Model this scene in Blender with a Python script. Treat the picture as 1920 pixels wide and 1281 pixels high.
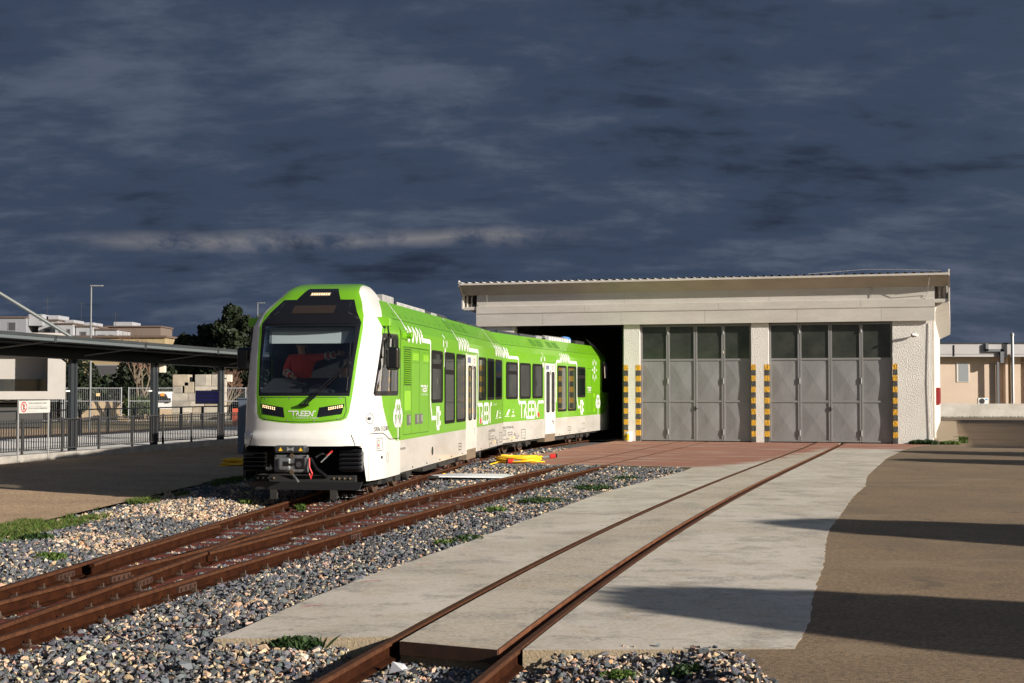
import bpy, bmesh, math, random
import numpy as np
from mathutils import Vector, Matrix
R = math.radians
random.seed(7); rng = np.random.default_rng(7)
scene = bpy.context.scene
COL = scene.collection
for o in list(bpy.data.objects):
    bpy.data.objects.remove(o)

# ------------------------------------------------------------------ camera
cam = bpy.data.cameras.new('camera')
cam.sensor_width = 36.0
cam.lens = 50.6
cam.clip_start = 0.1
cam.clip_end = 3000
camo = bpy.data.objects.new('camera', cam)
camo.location = (0, 0, 1.9)
camo.rotation_euler = (R(90 + 1.9), 0, 0)
COL.objects.link(camo)
scene.camera = camo
scene.render.resolution_x = 1024
scene.render.resolution_y = 683

# ------------------------------------------------------------------ sun, sky, exposure
SUN_EL, SUN_AZ = 17.6, 122.0                 # azimuth clockwise from +Y
sv = Vector((math.sin(R(SUN_AZ)) * math.cos(R(SUN_EL)), math.cos(R(SUN_AZ)) * math.cos(R(SUN_EL)), math.sin(R(SUN_EL))))
sun = bpy.data.lights.new('sun', 'SUN')
sun.energy = 5.0
sun.angle = R(0.5)
sun.color = (1.0, 0.915, 0.79)
suno = bpy.data.objects.new('sun', sun)
suno.rotation_euler = sv.to_track_quat('Z', 'Y').to_euler()
suno.location = (40, -25, 30)
COL.objects.link(suno)

scene.view_settings.view_transform = 'Standard'
scene.view_settings.look = 'None'
scene.view_settings.exposure = 0.75
scene.view_settings.gamma = 1.0
scene.view_settings.use_curve_mapping = False

world = bpy.data.worlds.new('World')
scene.world = world
world.use_nodes = True
wn, wl = world.node_tree.nodes, world.node_tree.links
wn.clear()
def WN(t, **k):
    n = wn.new(t)
    for a, b in k.items():
        setattr(n, a, b)
    return n
def wmath(op, a, b=None, c=None):
    n = WN('ShaderNodeMath', operation=op)
    for i, x in enumerate((a, b, c)):
        if x is None:
            continue
        if isinstance(x, (int, float)):
            n.inputs[i].default_value = x
        else:
            wl.new(x, n.inputs[i])
    return n.outputs[0]
tc = WN('ShaderNodeTexCoord')
sp = WN('ShaderNodeSeparateXYZ')
wl.new(tc.outputs['Generated'], sp.inputs[0])
dx, dy, dz = sp.outputs
zz = wmath('ADD', wmath('MAXIMUM', dz, 0.0), 0.26)
cu = wmath('DIVIDE', dx, zz)
cv = wmath('DIVIDE', dy, zz)
cb = WN('ShaderNodeCombineXYZ')
wl.new(cu, cb.inputs[0]); wl.new(cv, cb.inputs[1])
def wnoise(scale, detail, rough, off, stretch=(1, 1, 1), dist=0.0):
    m = WN('ShaderNodeMapping')
    m.inputs['Location'].default_value = off
    m.inputs['Scale'].default_value = stretch
    wl.new(cb.outputs[0], m.inputs[0])
    n = WN('ShaderNodeTexNoise')
    n.inputs['Scale'].default_value = scale
    n.inputs['Detail'].default_value = detail
    n.inputs['Roughness'].default_value = rough
    n.inputs['Distortion'].default_value = dist
    wl.new(m.outputs[0], n.inputs['Vector'])
    return n.outputs['Fac']
n0 = wnoise(1.1, 3, 0.5, (6.3, 2.2, 4), (0.8, 1.0, 1), 0.0)        # wide light and dark reaches
n1 = wnoise(2.5, 9, 0.60, (3.1, 1.7, 0), (0.85, 1.05, 1), 0.2)      # broad cloud masses
n2 = wnoise(9.0, 8, 0.64, (9.0, 4.0, 2), (0.6, 1.15, 1), 0.25)       # ragged bellies
nn = wmath('ADD', wmath('ADD', wmath('MULTIPLY', n1, 0.50), wmath('MULTIPLY', n2, 0.29)), wmath('MULTIPLY', n0, 0.21))
ramp = WN('ShaderNodeValToRGB')
wl.new(nn, ramp.inputs[0])
cr = ramp.color_ramp
cr.interpolation = 'EASE'
cr.elements[0].position = 0.385; cr.elements[0].color = (0.0125, 0.0182, 0.0310, 1)
cr.elements[1].position = 0.625; cr.elements[1].color = (0.053, 0.066, 0.097, 1)
e = cr.elements.new(0.50); e.color = (0.0258, 0.0372, 0.0630, 1)
# a paler torn strip low in the cloud deck
el = wmath('ARCTANGENT', wmath('DIVIDE', dz, dy))
nw = wnoise(2.0, 4, 0.5, (1, 5, 7))
nst = wnoise(9.0, 6, 0.62, (2, 8, 1), (1.0, 0.5, 1))
band = wmath('SUBTRACT', 1.0, wmath('MULTIPLY', wmath('ABSOLUTE', wmath('SUBTRACT', wmath('ADD', el, wmath('MULTIPLY', wmath('SUBTRACT', nw, 0.5), 0.022)), 0.1035)), 120.0))
band = wmath('MAXIMUM', band, 0.0)
az = wmath('ARCTAN2', dx, dy)
azm = WN('ShaderNodeMapRange', interpolation_type='SMOOTHSTEP')
wl.new(wmath('ABSOLUTE', wmath('ADD', az, 0.125)), azm.inputs[0])
azm.inputs[1].default_value = 0.20; azm.inputs[2].default_value = 0.10
stm = WN('ShaderNodeMapRange', interpolation_type='SMOOTHSTEP')
wl.new(nst, stm.inputs[0]); stm.inputs[1].default_value = 0.33; stm.inputs[2].default_value = 0.58
bf = wmath('MULTIPLY', wmath('MULTIPLY', band, azm.outputs[0]), stm.outputs[0])
bmix = WN('ShaderNodeMix', data_type='RGBA')
wl.new(wmath('MULTIPLY', bf, 0.75), bmix.inputs[0])
wl.new(ramp.outputs[0], bmix.inputs[6])
bmix.inputs[7].default_value = (0.140, 0.136, 0.142, 1)
sky = WN('ShaderNodeTexSky')
sky.sky_type = 'NISHITA'
sky.sun_disc = False
sky.sun_elevation = R(SUN_EL)
sky.sun_rotation = R(SUN_AZ)
skm = WN('ShaderNodeVectorMath', operation='SCALE')
wl.new(sky.outputs[0], skm.inputs[0]); skm.inputs['Scale'].default_value = 0.11
# the cloud deck thins out towards the side the sun shines from
sd = wmath('ADD', wmath('MULTIPLY', dx, sv.x / math.cos(R(SUN_EL))), wmath('MULTIPLY', dy, sv.y / math.cos(R(SUN_EL))))
op = WN('ShaderNodeMapRange', interpolation_type='SMOOTHSTEP')
wl.new(sd, op.inputs[0])
op.inputs[1].default_value = -0.35; op.inputs[2].default_value = 1.0
op.inputs[3].default_value = 0.0; op.inputs[4].default_value = 0.45
smix = WN('ShaderNodeMix', data_type='RGBA')
wl.new(op.outputs[0], smix.inputs[0])
wl.new(bmix.outputs[2], smix.inputs[6]); wl.new(skm.outputs[0], smix.inputs[7])
bg = WN('ShaderNodeBackground')
wl.new(smix.outputs[2], bg.inputs[0]); bg.inputs[1].default_value = 1.0
wo = WN('ShaderNodeOutputWorld')
wl.new(bg.outputs[0], wo.inputs[0])

# ------------------------------------------------------------------ helpers
XF = {}                                            # world matrices of the empties
def thing(name, label, cat, loc=(0, 0, 0), rotz=0.0, group=None):
    o = bpy.data.objects.new(name, None)
    o.empty_display_size = 0.3
    COL.objects.link(o)
    o.location = loc; o.rotation_euler = (0, 0, rotz)
    XF[o.name] = Matrix.Translation(loc) @ Matrix.Rotation(rotz, 4, 'Z')
    tag(o, label, cat, group)
    return o
def tag(o, label, cat, group=None):
    o['label'] = label; o['category'] = cat
    if group:
        o['group'] = group
    return o
def kind(o, k):
    o['kind'] = k
    return o
def link_mesh(name, me, mat, parent=None, world=False):
    o = bpy.data.objects.new(name, me)
    COL.objects.link(o)
    if mat is not None:
        for m in (mat if isinstance(mat, (list, tuple)) else [mat]):
            me.materials.append(m)
    if parent is not None:
        o.parent = parent
        if world:
            p = parent
            M = XF.get(p.name)
            if M is None and p.parent is not None:
                M = XF.get(p.parent.name)
            if M is not None and p.type == 'EMPTY':
                o.matrix_parent_inverse = M.inverted()
    return o
def copy_part(o, parent, mat_loc=None, rotz=None, scale=None):
    c = o.copy()
    COL.objects.link(c)
    c.parent = parent
    if mat_loc is not None:
        c.location = mat_loc
    if rotz is not None:
        c.rotation_euler = (0, 0, rotz)
    if scale is not None:
        c.scale = scale
    return c
def copy_tree(o, parent=None):
    c = o.copy()
    COL.objects.link(c)
    c.parent = parent
    for ch in list(o.children):
        copy_tree(ch, c)
    return c

class MB:
    """collects faces of one mesh object"""
    def __init__(s, M=None):
        s.v = []; s.f = []; s.m = []; s.M = M; s.mi = 0
    def add(s, vs, fs):
        n = len(s.v)
        s.v += [tuple(map(float, p)) for p in vs]
        for f in fs:
            s.f.append([i + n for i in f]); s.m.append(s.mi)
        return s
    def bb(s, x0, x1, y0, y1, z0, z1):
        return s.add([(x0, y0, z0), (x1, y0, z0), (x1, y1, z0), (x0, y1, z0), (x0, y0, z1), (x1, y0, z1), (x1, y1, z1), (x0, y1, z1)],
                     [(3, 2, 1, 0), (4, 5, 6, 7), (0, 1, 5, 4), (1, 2, 6, 5), (2, 3, 7, 6), (3, 0, 4, 7)])
    def cb(s, c, d, rot=None):
        x, y, z = d[0] / 2, d[1] / 2, d[2] / 2
        P = [Vector(p) for p in ((-x, -y, -z), (x, -y, -z), (x, y, -z), (-x, y, -z), (-x, -y, z), (x, -y, z), (x, y, z), (-x, y, z))]
        if rot is not None:
            P = [rot @ p for p in P]
        return s.add([p + Vector(c) for p in P], [(3, 2, 1, 0), (4, 5, 6, 7), (0, 1, 5, 4), (1, 2, 6, 5), (2, 3, 7, 6), (3, 0, 4, 7)])
    def bar(s, a, b, w, h=None):
        a, b = Vector(a), Vector(b); h = h or w
        d = b - a; L = d.length
        q = d.to_track_quat('Y', 'Z').to_matrix()
        return s.cb((a + b) / 2, (w, L, h), q)
    def quad(s, *p):
        return s.add(p, [tuple(range(len(p)))])
    def tube(s, pts, r, n=8, caps=True, closed=False):
        pts = [Vector(p) for p in pts]; N = len(pts)
        rr = r if isinstance(r, (list, tuple)) else [r] * N
        vs = []; up = None
        for i, p in enumerate(pts):
            if closed:
                t = pts[(i + 1) % N] - pts[i - 1]
            else:
                t = pts[min(i + 1, N - 1)] - pts[max(i - 1, 0)]
            t.normalize()
            if up is None:
                up = Vector((0, 0, 1)) if abs(t.z) < .9 else Vector((1, 0, 0))
            sx = t.cross(up).normalized(); sy = sx.cross(t).normalized(); up = sy
            for k in range(n):
                a = 2 * math.pi * k / n
                vs.append(p + sx * (math.cos(a) * rr[i]) + sy * (math.sin(a) * rr[i]))
        fs = []
        for i in range(N if closed else N - 1):
            j = (i + 1) % N
            for k in range(n):
                fs.append((i * n + k, i * n + (k + 1) % n, j * n + (k + 1) % n, j * n + k))
        if caps and not closed:
            fs.append(tuple(range(n))[::-1]); fs.append(tuple((N - 1) * n + k for k in range(n)))
        return s.add(vs, fs)
    def lathe(s, prof, n=16, c=(0, 0, 0), axis='Z', caps=True):
        vs = []
        for r, h in prof:
            for k in range(n):
                a = 2 * math.pi * k / n
                x, y = r * math.cos(a), r * math.sin(a)
                p = (x, y, h) if axis == 'Z' else ((h, x, y) if axis == 'X' else (y, h, x))
                vs.append((p[0] + c[0], p[1] + c[1], p[2] + c[2]))
        fs = []
        for i in range(len(prof) - 1):
            for k in range(n):
                fs.append((i * n + k, i * n + (k + 1) % n, (i + 1) * n + (k + 1) % n, (i + 1) * n + k))
        if caps:
            fs.append(tuple(range(n))[::-1]); fs.append(tuple((len(prof) - 1) * n + k for k in range(n)))
        return s.add(vs, fs)
    def prism(s, poly, z0, z1):
        n = len(poly)
        vs = [(x, y, z0) for x, y in poly] + [(x, y, z1) for x, y in poly]
        fs = [tuple(range(n))[::-1], tuple(range(n, 2 * n))] + [(i, (i + 1) % n, n + (i + 1) % n, n + i) for i in range(n)]
        return s.add(vs, fs)
    def sweep(s, prof, pts, z=0.0, caps=True):
        """prof: list of (lateral, height); pts: plan polyline"""
        pts = np.array(pts, float); d = np.gradient(pts, axis=0); d /= np.hypot(d[:, 0], d[:, 1])[:, None]
        n = len(prof); vs = []
        for p, t in zip(pts, d):
            for l, h in prof:
                vs.append((p[0] + t[1] * l, p[1] - t[0] * l, z + h))
        fs = []
        N = len(pts)
        for i in range(N - 1):
            for k in range(n):
                fs.append((i * n + k, i * n + (k + 1) % n, (i + 1) * n + (k + 1) % n, (i + 1) * n + k))
        if caps:
            fs.append(tuple(range(n))); fs.append(tuple((N - 1) * n + k for k in range(n))[::-1])
        return s.add(vs, fs)
    def mesh(s, name, smooth=False):
        me = bpy.data.meshes.new(name)
        V = s.v
        if s.M is not None:
            V = [tuple(s.M @ Vector(p)) for p in V]
        me.from_pydata(V, [], s.f)
        if any(s.m):
            me.polygons.foreach_set('material_index', s.m)
        me.update()
        bm = bmesh.new(); bm.from_mesh(me)
        bmesh.ops.recalc_face_normals(bm, faces=bm.faces)
        bm.to_mesh(me); bm.free()
        if smooth:
            me.polygons.foreach_set('use_smooth', [True] * len(me.polygons))
            try:
                me.set_sharp_from_angle(angle=R(38))
            except Exception:
                pass
        return me
    def build(s, name, mat, parent=None, smooth=False, bevel=0.0, world=False, seg=2):
        o = link_mesh(name, s.mesh(name, smooth), mat, parent, world)
        if bevel:
            b = o.modifiers.new('bevel', 'BEVEL')
            b.width = bevel; b.segments = seg; b.limit_method = 'ANGLE'; b.angle_limit = R(40)
            b.harden_normals = False
        return o

def ribbon(pts, w, closed=False):
    """flat 2D ribbon with mitred joints: returns verts, quads"""
    P = np.array(pts, float); n = len(P)
    L, Rr = [], []
    for i in range(n):
        if closed:
            a, b = P[i] - P[i - 1], P[(i + 1) % n] - P[i]
        else:
            a = P[i] - P[i - 1] if i else P[1] - P[0]
            b = P[i + 1] - P[i] if i < n - 1 else P[-1] - P[-2]
        a = a / (np.hypot(*a) + 1e-9); b = b / (np.hypot(*b) + 1e-9)
        na, nb = np.array([-a[1], a[0]]), np.array([-b[1], b[0]])
        m = na + nb; m /= np.hypot(*m) + 1e-9
        k = min(1.6, 1 / max(.35, m @ na))
        L.append(P[i] + m * k * w / 2); Rr.append(P[i] - m * k * w / 2)
    vs = L + Rr
    fs = [(i, (i + 1) % n, n + (i + 1) % n, n + i) for i in range(n if closed else n - 1)]
    return vs, fs
def text2d(body, size, align='LEFT', spacing=1.0, sx=1.0):
    cu = bpy.data.curves.new('txt', 'FONT')
    cu.body = body; cu.size = size; cu.align_x = align; cu.space_character = spacing
    cu.resolution_u = 2
    ob = bpy.data.objects.new('txt', cu)
    COL.objects.link(ob)
    dg = bpy.context.evaluated_depsgraph_get()
    me = bpy.data.meshes.new_from_object(ob.evaluated_get(dg))
    vs = [(v.co.x * sx, v.co.y) for v in me.vertices]
    fs = [tuple(p.vertices) for p in me.polygons]
    bpy.data.objects.remove(ob); bpy.data.curves.remove(cu); bpy.data.meshes.remove(me)
    return vs, fs

# ------------------------------------------------------------------ materials
def pmat(name, col, rough=0.6, metal=0.0, col2=None, scale=6.0, contrast=(0.35, 0.65), fine=0.0, fscale=120.0, bump=0.0,
         bscale=90.0, bdist=0.01, spec=0.5, coat=0.0, stretch=(1, 1, 1), detail=5, rvar=0.0):
    m = bpy.data.materials.new(name)
    m.use_nodes = True
    nt = m.node_tree; N, L = nt.nodes, nt.links
    b = N['Principled BSDF']
    b.inputs['Roughness'].default_value = rough
    b.inputs['Metallic'].default_value = metal
    b.inputs['Specular IOR Level'].default_value = spec
    b.inputs['Coat Weight'].default_value = coat
    b.inputs['Coat Roughness'].default_value = 0.06
    col = (*col, 1)
    if col2 is None and fine == 0 and bump == 0:
        b.inputs['Base Color'].default_value = col
        return m
    t = N.new('ShaderNodeTexCoord')
    mp = N.new('ShaderNodeMapping'); mp.inputs['Scale'].default_value = stretch
    L.new(t.outputs['Object'], mp.inputs[0])
    out = None
    if col2 is not None:
        n = N.new('ShaderNodeTexNoise'); n.inputs['Scale'].default_value = scale; n.inputs['Detail'].default_value = detail
        n.inputs['Roughness'].default_value = 0.6
        L.new(mp.outputs[0], n.inputs['Vector'])
        r = N.new('ShaderNodeMapRange'); r.inputs[1].default_value = contrast[0]; r.inputs[2].default_value = contrast[1]
        L.new(n.outputs['Fac'], r.inputs[0])
        mx = N.new('ShaderNodeMix'); mx.data_type = 'RGBA'
        L.new(r.outputs[0], mx.inputs[0]); mx.inputs[6].default_value = col; mx.inputs[7].default_value = (*col2, 1)
        out = mx.outputs[2]
        if rvar:
            rr = N.new('ShaderNodeMapRange'); rr.inputs[3].default_value = rough - rvar; rr.inputs[4].default_value = rough + rvar
            L.new(n.outputs['Fac'], rr.inputs[0]); L.new(rr.outputs[0], b.inputs['Roughness'])
    if fine:
        n = N.new('ShaderNodeTexNoise'); n.inputs['Scale'].default_value = fscale; n.inputs['Detail'].default_value = 3
        L.new(mp.outputs[0], n.inputs['Vector'])
        r = N.new('ShaderNodeMapRange'); r.inputs[1].default_value = 0.25; r.inputs[2].default_value = 0.75
        r.inputs[3].default_value = 1 - fine; r.inputs[4].default_value = 1 + fine
        L.new(n.outputs['Fac'], r.inputs[0])
        mx = N.new('ShaderNodeVectorMath'); mx.operation = 'SCALE'
        if out is None:
            mx.inputs[0].default_value = col[:3]
        else:
            L.new(out, mx.inputs[0])
        L.new(r.outputs[0], mx.inputs['Scale'])
        out = mx.outputs[0]
    if out is None:
        b.inputs['Base Color'].default_value = col
    else:
        L.new(out, b.inputs['Base Color'])
    if bump:
        n = N.new('ShaderNodeTexNoise'); n.inputs['Scale'].default_value = bscale; n.inputs['Detail'].default_value = 4
        L.new(mp.outputs[0], n.inputs['Vector'])
        bp = N.new('ShaderNodeBump'); bp.inputs['Strength'].default_value = bump; bp.inputs['Distance'].default_value = bdist
        L.new(n.outputs['Fac'], bp.inputs['Height']); L.new(bp.outputs[0], b.inputs['Normal'])
    return m
def vmat(name, rough=0.8, bump=0.0, bscale=40, spec=0.3, transl=0.0):
    """colour comes from the mesh's own 'Col' attribute (one colour for each stone, leaf or blade)"""
    m = bpy.data.materials.new(name); m.use_nodes = True
    N, L = m.node_tree.nodes, m.node_tree.links
    b = N['Principled BSDF']; b.inputs['Roughness'].default_value = rough; b.inputs['Specular IOR Level'].default_value = spec
    a = N.new('ShaderNodeAttribute'); a.attribute_name = 'Col'
    L.new(a.outputs['Color'], b.inputs['Base Color'])
    if bump:
        t = N.new('ShaderNodeTexCoord'); n = N.new('ShaderNodeTexNoise'); n.inputs['Scale'].default_value = bscale
        L.new(t.outputs['Object'], n.inputs['Vector'])
        bp = N.new('ShaderNodeBump'); bp.inputs['Strength'].default_value = bump; bp.inputs['Distance'].default_value = 0.01
        L.new(n.outputs['Fac'], bp.inputs['Height']); L.new(bp.outputs[0], b.inputs['Normal'])
    if transl:
        tr = N.new('ShaderNodeBsdfTranslucent'); L.new(a.outputs['Color'], tr.inputs[0])
        mx = N.new('ShaderNodeMixShader'); mx.inputs[0].default_value = transl
        L.new(b.outputs[0], mx.inputs[1]); L.new(tr.outputs[0], mx.inputs[2])
        L.new(mx.outputs[0], N['Material Output'].inputs[0])
    return m
def glassmat(name, tint, rough=0.01, refl=1.0):
    """thin tinted pane: transparent with mirror reflection by Fresnel"""
    m = bpy.data.materials.new(name); m.use_nodes = True
    N, L = m.node_tree.nodes, m.node_tree.links
    N.remove(N['Principled BSDF'])
    tr = N.new('ShaderNodeBsdfTransparent'); tr.inputs[0].default_value = (*tint, 1)
    gl = N.new('ShaderNodeBsdfGlossy'); gl.inputs['Roughness'].default_value = rough; gl.inputs[0].default_value = (.95, .97, 1, 1)
    fr = N.new('ShaderNodeFresnel'); fr.inputs[0].default_value = 1.52
    mm = N.new('ShaderNodeMath'); mm.operation = 'MULTIPLY'; mm.inputs[1].default_value = refl
    L.new(fr.outputs[0], mm.inputs[0])
    mx = N.new('ShaderNodeMixShader')
    L.new(mm.outputs[0], mx.inputs[0]); L.new(tr.outputs[0], mx.inputs[1]); L.new(gl.outputs[0], mx.inputs[2])
    L.new(mx.outputs[0], N['Material Output'].inputs[0])
    return m
def emat(name, col, strength):
    m = bpy.data.materials.new(name); m.use_nodes = True
    b = m.node_tree.nodes['Principled BSDF']
    b.inputs['Base Color'].default_value = (*col, 1)
    b.inputs['Emission Color'].default_value = (*col, 1); b.inputs['Emission Strength'].default_value = strength
    return m
def colour_attr(me, cols_per_vert):
    at = me.color_attributes.new('Col', 'FLOAT_COLOR', 'POINT')
    a = np.ones((len(me.vertices), 4), np.float32); a[:, :3] = cols_per_vert
    at.data.foreach_set('color', a.ravel())
def np_mesh(name, V, T):
    """triangle mesh straight from numpy arrays"""
    me = bpy.data.meshes.new(name)
    nv, nt = len(V), len(T)
    me.vertices.add(nv); me.vertices.foreach_set('co', np.ascontiguousarray(V, np.float32).ravel())
    me.loops.add(nt * 3); me.loops.foreach_set('vertex_index', np.ascontiguousarray(T, np.int32).ravel())
    me.polygons.add(nt)
    me.polygons.foreach_set('loop_start', np.arange(0, nt * 3, 3, dtype=np.int32))
    me.polygons.foreach_set('loop_total', np.full(nt, 3, np.int32))
    me.update(calc_edges=True)
    me.validate()
    me.polygons.foreach_set('use_smooth', np.zeros(len(me.polygons), bool))
    return me
# ------------------------------------------------------------------ material set
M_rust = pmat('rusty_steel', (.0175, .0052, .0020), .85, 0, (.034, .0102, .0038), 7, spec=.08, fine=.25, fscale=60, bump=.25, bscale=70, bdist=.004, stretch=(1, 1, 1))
M_rust_head = pmat('lighter_rail_head', (.048, .0165, .0066), .65, 0, (.076, .030, .0130), 11, fine=.3, fscale=40, spec=.25)
M_rust_dark = pmat('dark_rusty_steel', (.030, .013, .008), .7, 0, (.055, .022, .011), 9, fine=.3, fscale=70)
M_sleeper = pmat('red_oxide_steel', (.105, .022, .014), .7, 0, (.07, .020, .014), 9, fine=.25, fscale=60)
M_bolt = pmat('dull_bolt_steel', (.045, .025, .016), .7, 0)
M_dirt = pmat('dirt', (.17, .125, .085), .95, 0, (.10, .075, .055), .9, fine=.3, fscale=40, bump=.5, bscale=30, bdist=.02)
M_yard = pmat('gritty_old_asphalt', (.43, .295, .178), .92, 0, (.33, .225, .138), .7, fine=.6, fscale=26, bump=.5, bscale=70, bdist=.012)
M_bal_bed = pmat('ballast_bed', (.12, .105, .09), .95, 0, (.07, .07, .075), 14, fine=.4, fscale=50, bump=1, bscale=30, bdist=.03)
M_stone = vmat('ballast_stone', .85, .35, 55)
M_grass = vmat('grass_blades', .7, 0, spec=.25, transl=.25)
M_leaf = vmat('leaf', .6, 0, spec=.3, transl=.2)
M_bark = pmat('bark', (.10, .075, .055), .9, 0, (.06, .045, .035), 12, bump=.6, bscale=30)
M_pale_bark = pmat('pale_bark', (.17, .135, .095), .9, 0, (.11, .085, .062), 8)
M_black = pmat('black_rubber', (.012, .012, .013), .55)
M_dark = pmat('dark_interior', (.010, .010, .011), .9)
M_white = pmat('white_paint', (.80, .79, .77), .5, 0, (.70, .69, .67), 3, fine=.04)
M_metal = pmat('galvanised_steel', (.42, .43, .45), .45, .6, (.33, .34, .36), 20)

def concrete_mat(name, red, tint=((.54, .49, .425), (.43, .38, .31))):
    """broom-finished concrete; the apron before the shed keeps worn red paint"""
    m = bpy.data.materials.new(name); m.use_nodes = True
    N, L = m.node_tree.nodes, m.node_tree.links
    b = N['Principled BSDF']; b.inputs['Roughness'].default_value = .85; b.inputs['Specular IOR Level'].default_value = .3
    t = N.new('ShaderNodeTexCoord')
    def noise(scale, det=5, st=(1, 1, 1), ro=.6, off=(0, 0, 0)):
        mp = N.new('ShaderNodeMapping'); mp.inputs['Scale'].default_value = st; mp.inputs['Location'].default_value = off
        L.new(t.outputs['Object'], mp.inputs[0])
        n = N.new('ShaderNodeTexNoise'); n.inputs['Scale'].default_value = scale; n.inputs['Detail'].default_value = det
        n.inputs['Roughness'].default_value = ro
        L.new(mp.outputs[0], n.inputs['Vector']); return n.outputs['Fac']
    def mr(x, a, c, d=0., e=1., smooth=True):
        r = N.new('ShaderNodeMapRange'); r.interpolation_type = 'SMOOTHSTEP' if smooth else 'LINEAR'
        L.new(x, r.inputs[0])
        for i, q in enumerate((a, c, d, e)):
            r.inputs[1 + i].default_value = q
        return r.outputs[0]
    def mix(f, a, c):
        x = N.new('ShaderNodeMix'); x.data_type = 'RGBA'
        L.new(f, x.inputs[0])
        for k, q in ((6, a), (7, c)):
            if isinstance(q, tuple):
                x.inputs[k].default_value = (*q, 1)
            else:
                L.new(q, x.inputs[k])
        return x.outputs[2]
    def ma(op, a, c):
        x = N.new('ShaderNodeMath'); x.operation = op
        for k, q in ((0, a), (1, c)):
            if isinstance(q, (int, float)):
                x.inputs[k].default_value = q
            else:
                L.new(q, x.inputs[k])
        return x.outputs[0]
    c = mix(mr(noise(.55, 5, (1, .8, 1)), .38, .62), tint[0], tint[1])
    c = mix(ma('MULTIPLY', mr(noise(1.3, 7, (.9, 1.0, 1), .68, (4, 2, 0)), .49, .63), .8), c, (.25, .225, .19))      # dark scuffs
    c = mix(ma('MULTIPLY', mr(noise(3.4, 6, (.8, 1.0, 1), .7, (1, 7, 0)), .55, .66), .65), c, (.17, .155, .14))
    c = mix(ma('MULTIPLY', mr(noise(2.3, 4, (1, 1, 1), .6, (8, 8, 0)), .54, .70), .55), c, (.38, .28, .165))              # rusty tinge
    c = mix(ma('MULTIPLY', mr(noise(22, 4, (1, 1, 1), .75), .36, .64), .45), c, (.66, .62, .56))
    c = mix(ma('MULTIPLY', mr(noise(16, 5, (1, 1, 1), .8, (2, 5, 0)), .55, .72), .35), c, (.24, .21, .17))
    c = mix(ma('MULTIPLY', mr(noise(38, 2, (1, 1, 1), .5, (3, 3, 3)), .66, .74), .55), c, (.13, .12, .11))               # pits
    if red:
        s = N.new('ShaderNodeSeparateXYZ'); L.new(t.outputs['Object'], s.inputs[0])
        x, y = s.outputs[0], s.outputs[1]
        lim = ma('ADD', 35.0, ma('MULTIPLY', mr(x, 5.2, 10.2, 0, 1, False), 11.2))
        lim = ma('SUBTRACT', lim, ma('MULTIPLY', mr(x, 10.5, 13.0, 0, 1, False), 1.2))
        f = ma('ADD', ma('SUBTRACT', y, lim), ma('MULTIPLY', ma('SUBTRACT', noise(1.4, 5, (.35, 1.3, 1)), .5), 6.0))
        f = mr(f, -.5, .8)
        wear = mr(noise(1.1, 6, (.45, 1.5, 1), .7, (5, 1, 0)), .30, .52)
        f = ma('MULTIPLY', f, ma('ADD', .35, ma('MULTIPLY', wear, .6)))
        rc = mix(mr(noise(2.2, 5, (.4, 1.4, 1)), .35, .65), (.34, .135, .085), (.27, .115, .085))
        c = mix(f, c, rc)
    L.new(c, b.inputs['Base Color'])
    bp = N.new('ShaderNodeBump'); bp.inputs['Strength'].default_value = .35; bp.inputs['Distance'].default_value = .006
    L.new(noise(110, 3), bp.inputs['Height']); L.new(bp.outputs[0], b.inputs['Normal'])
    return m
M_conc = concrete_mat('weathered_concrete', True)
M_conc_mid = concrete_mat('rust_tinged_concrete', True, ((.455, .395, .315), (.35, .285, .205)))
M_conc_edge = pmat('raw_concrete', (.25, .195, .125), .9, 0, (.26, .21, .15), 8, fine=.25, fscale=60, bump=.7, bscale=45, bdist=.015)

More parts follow.
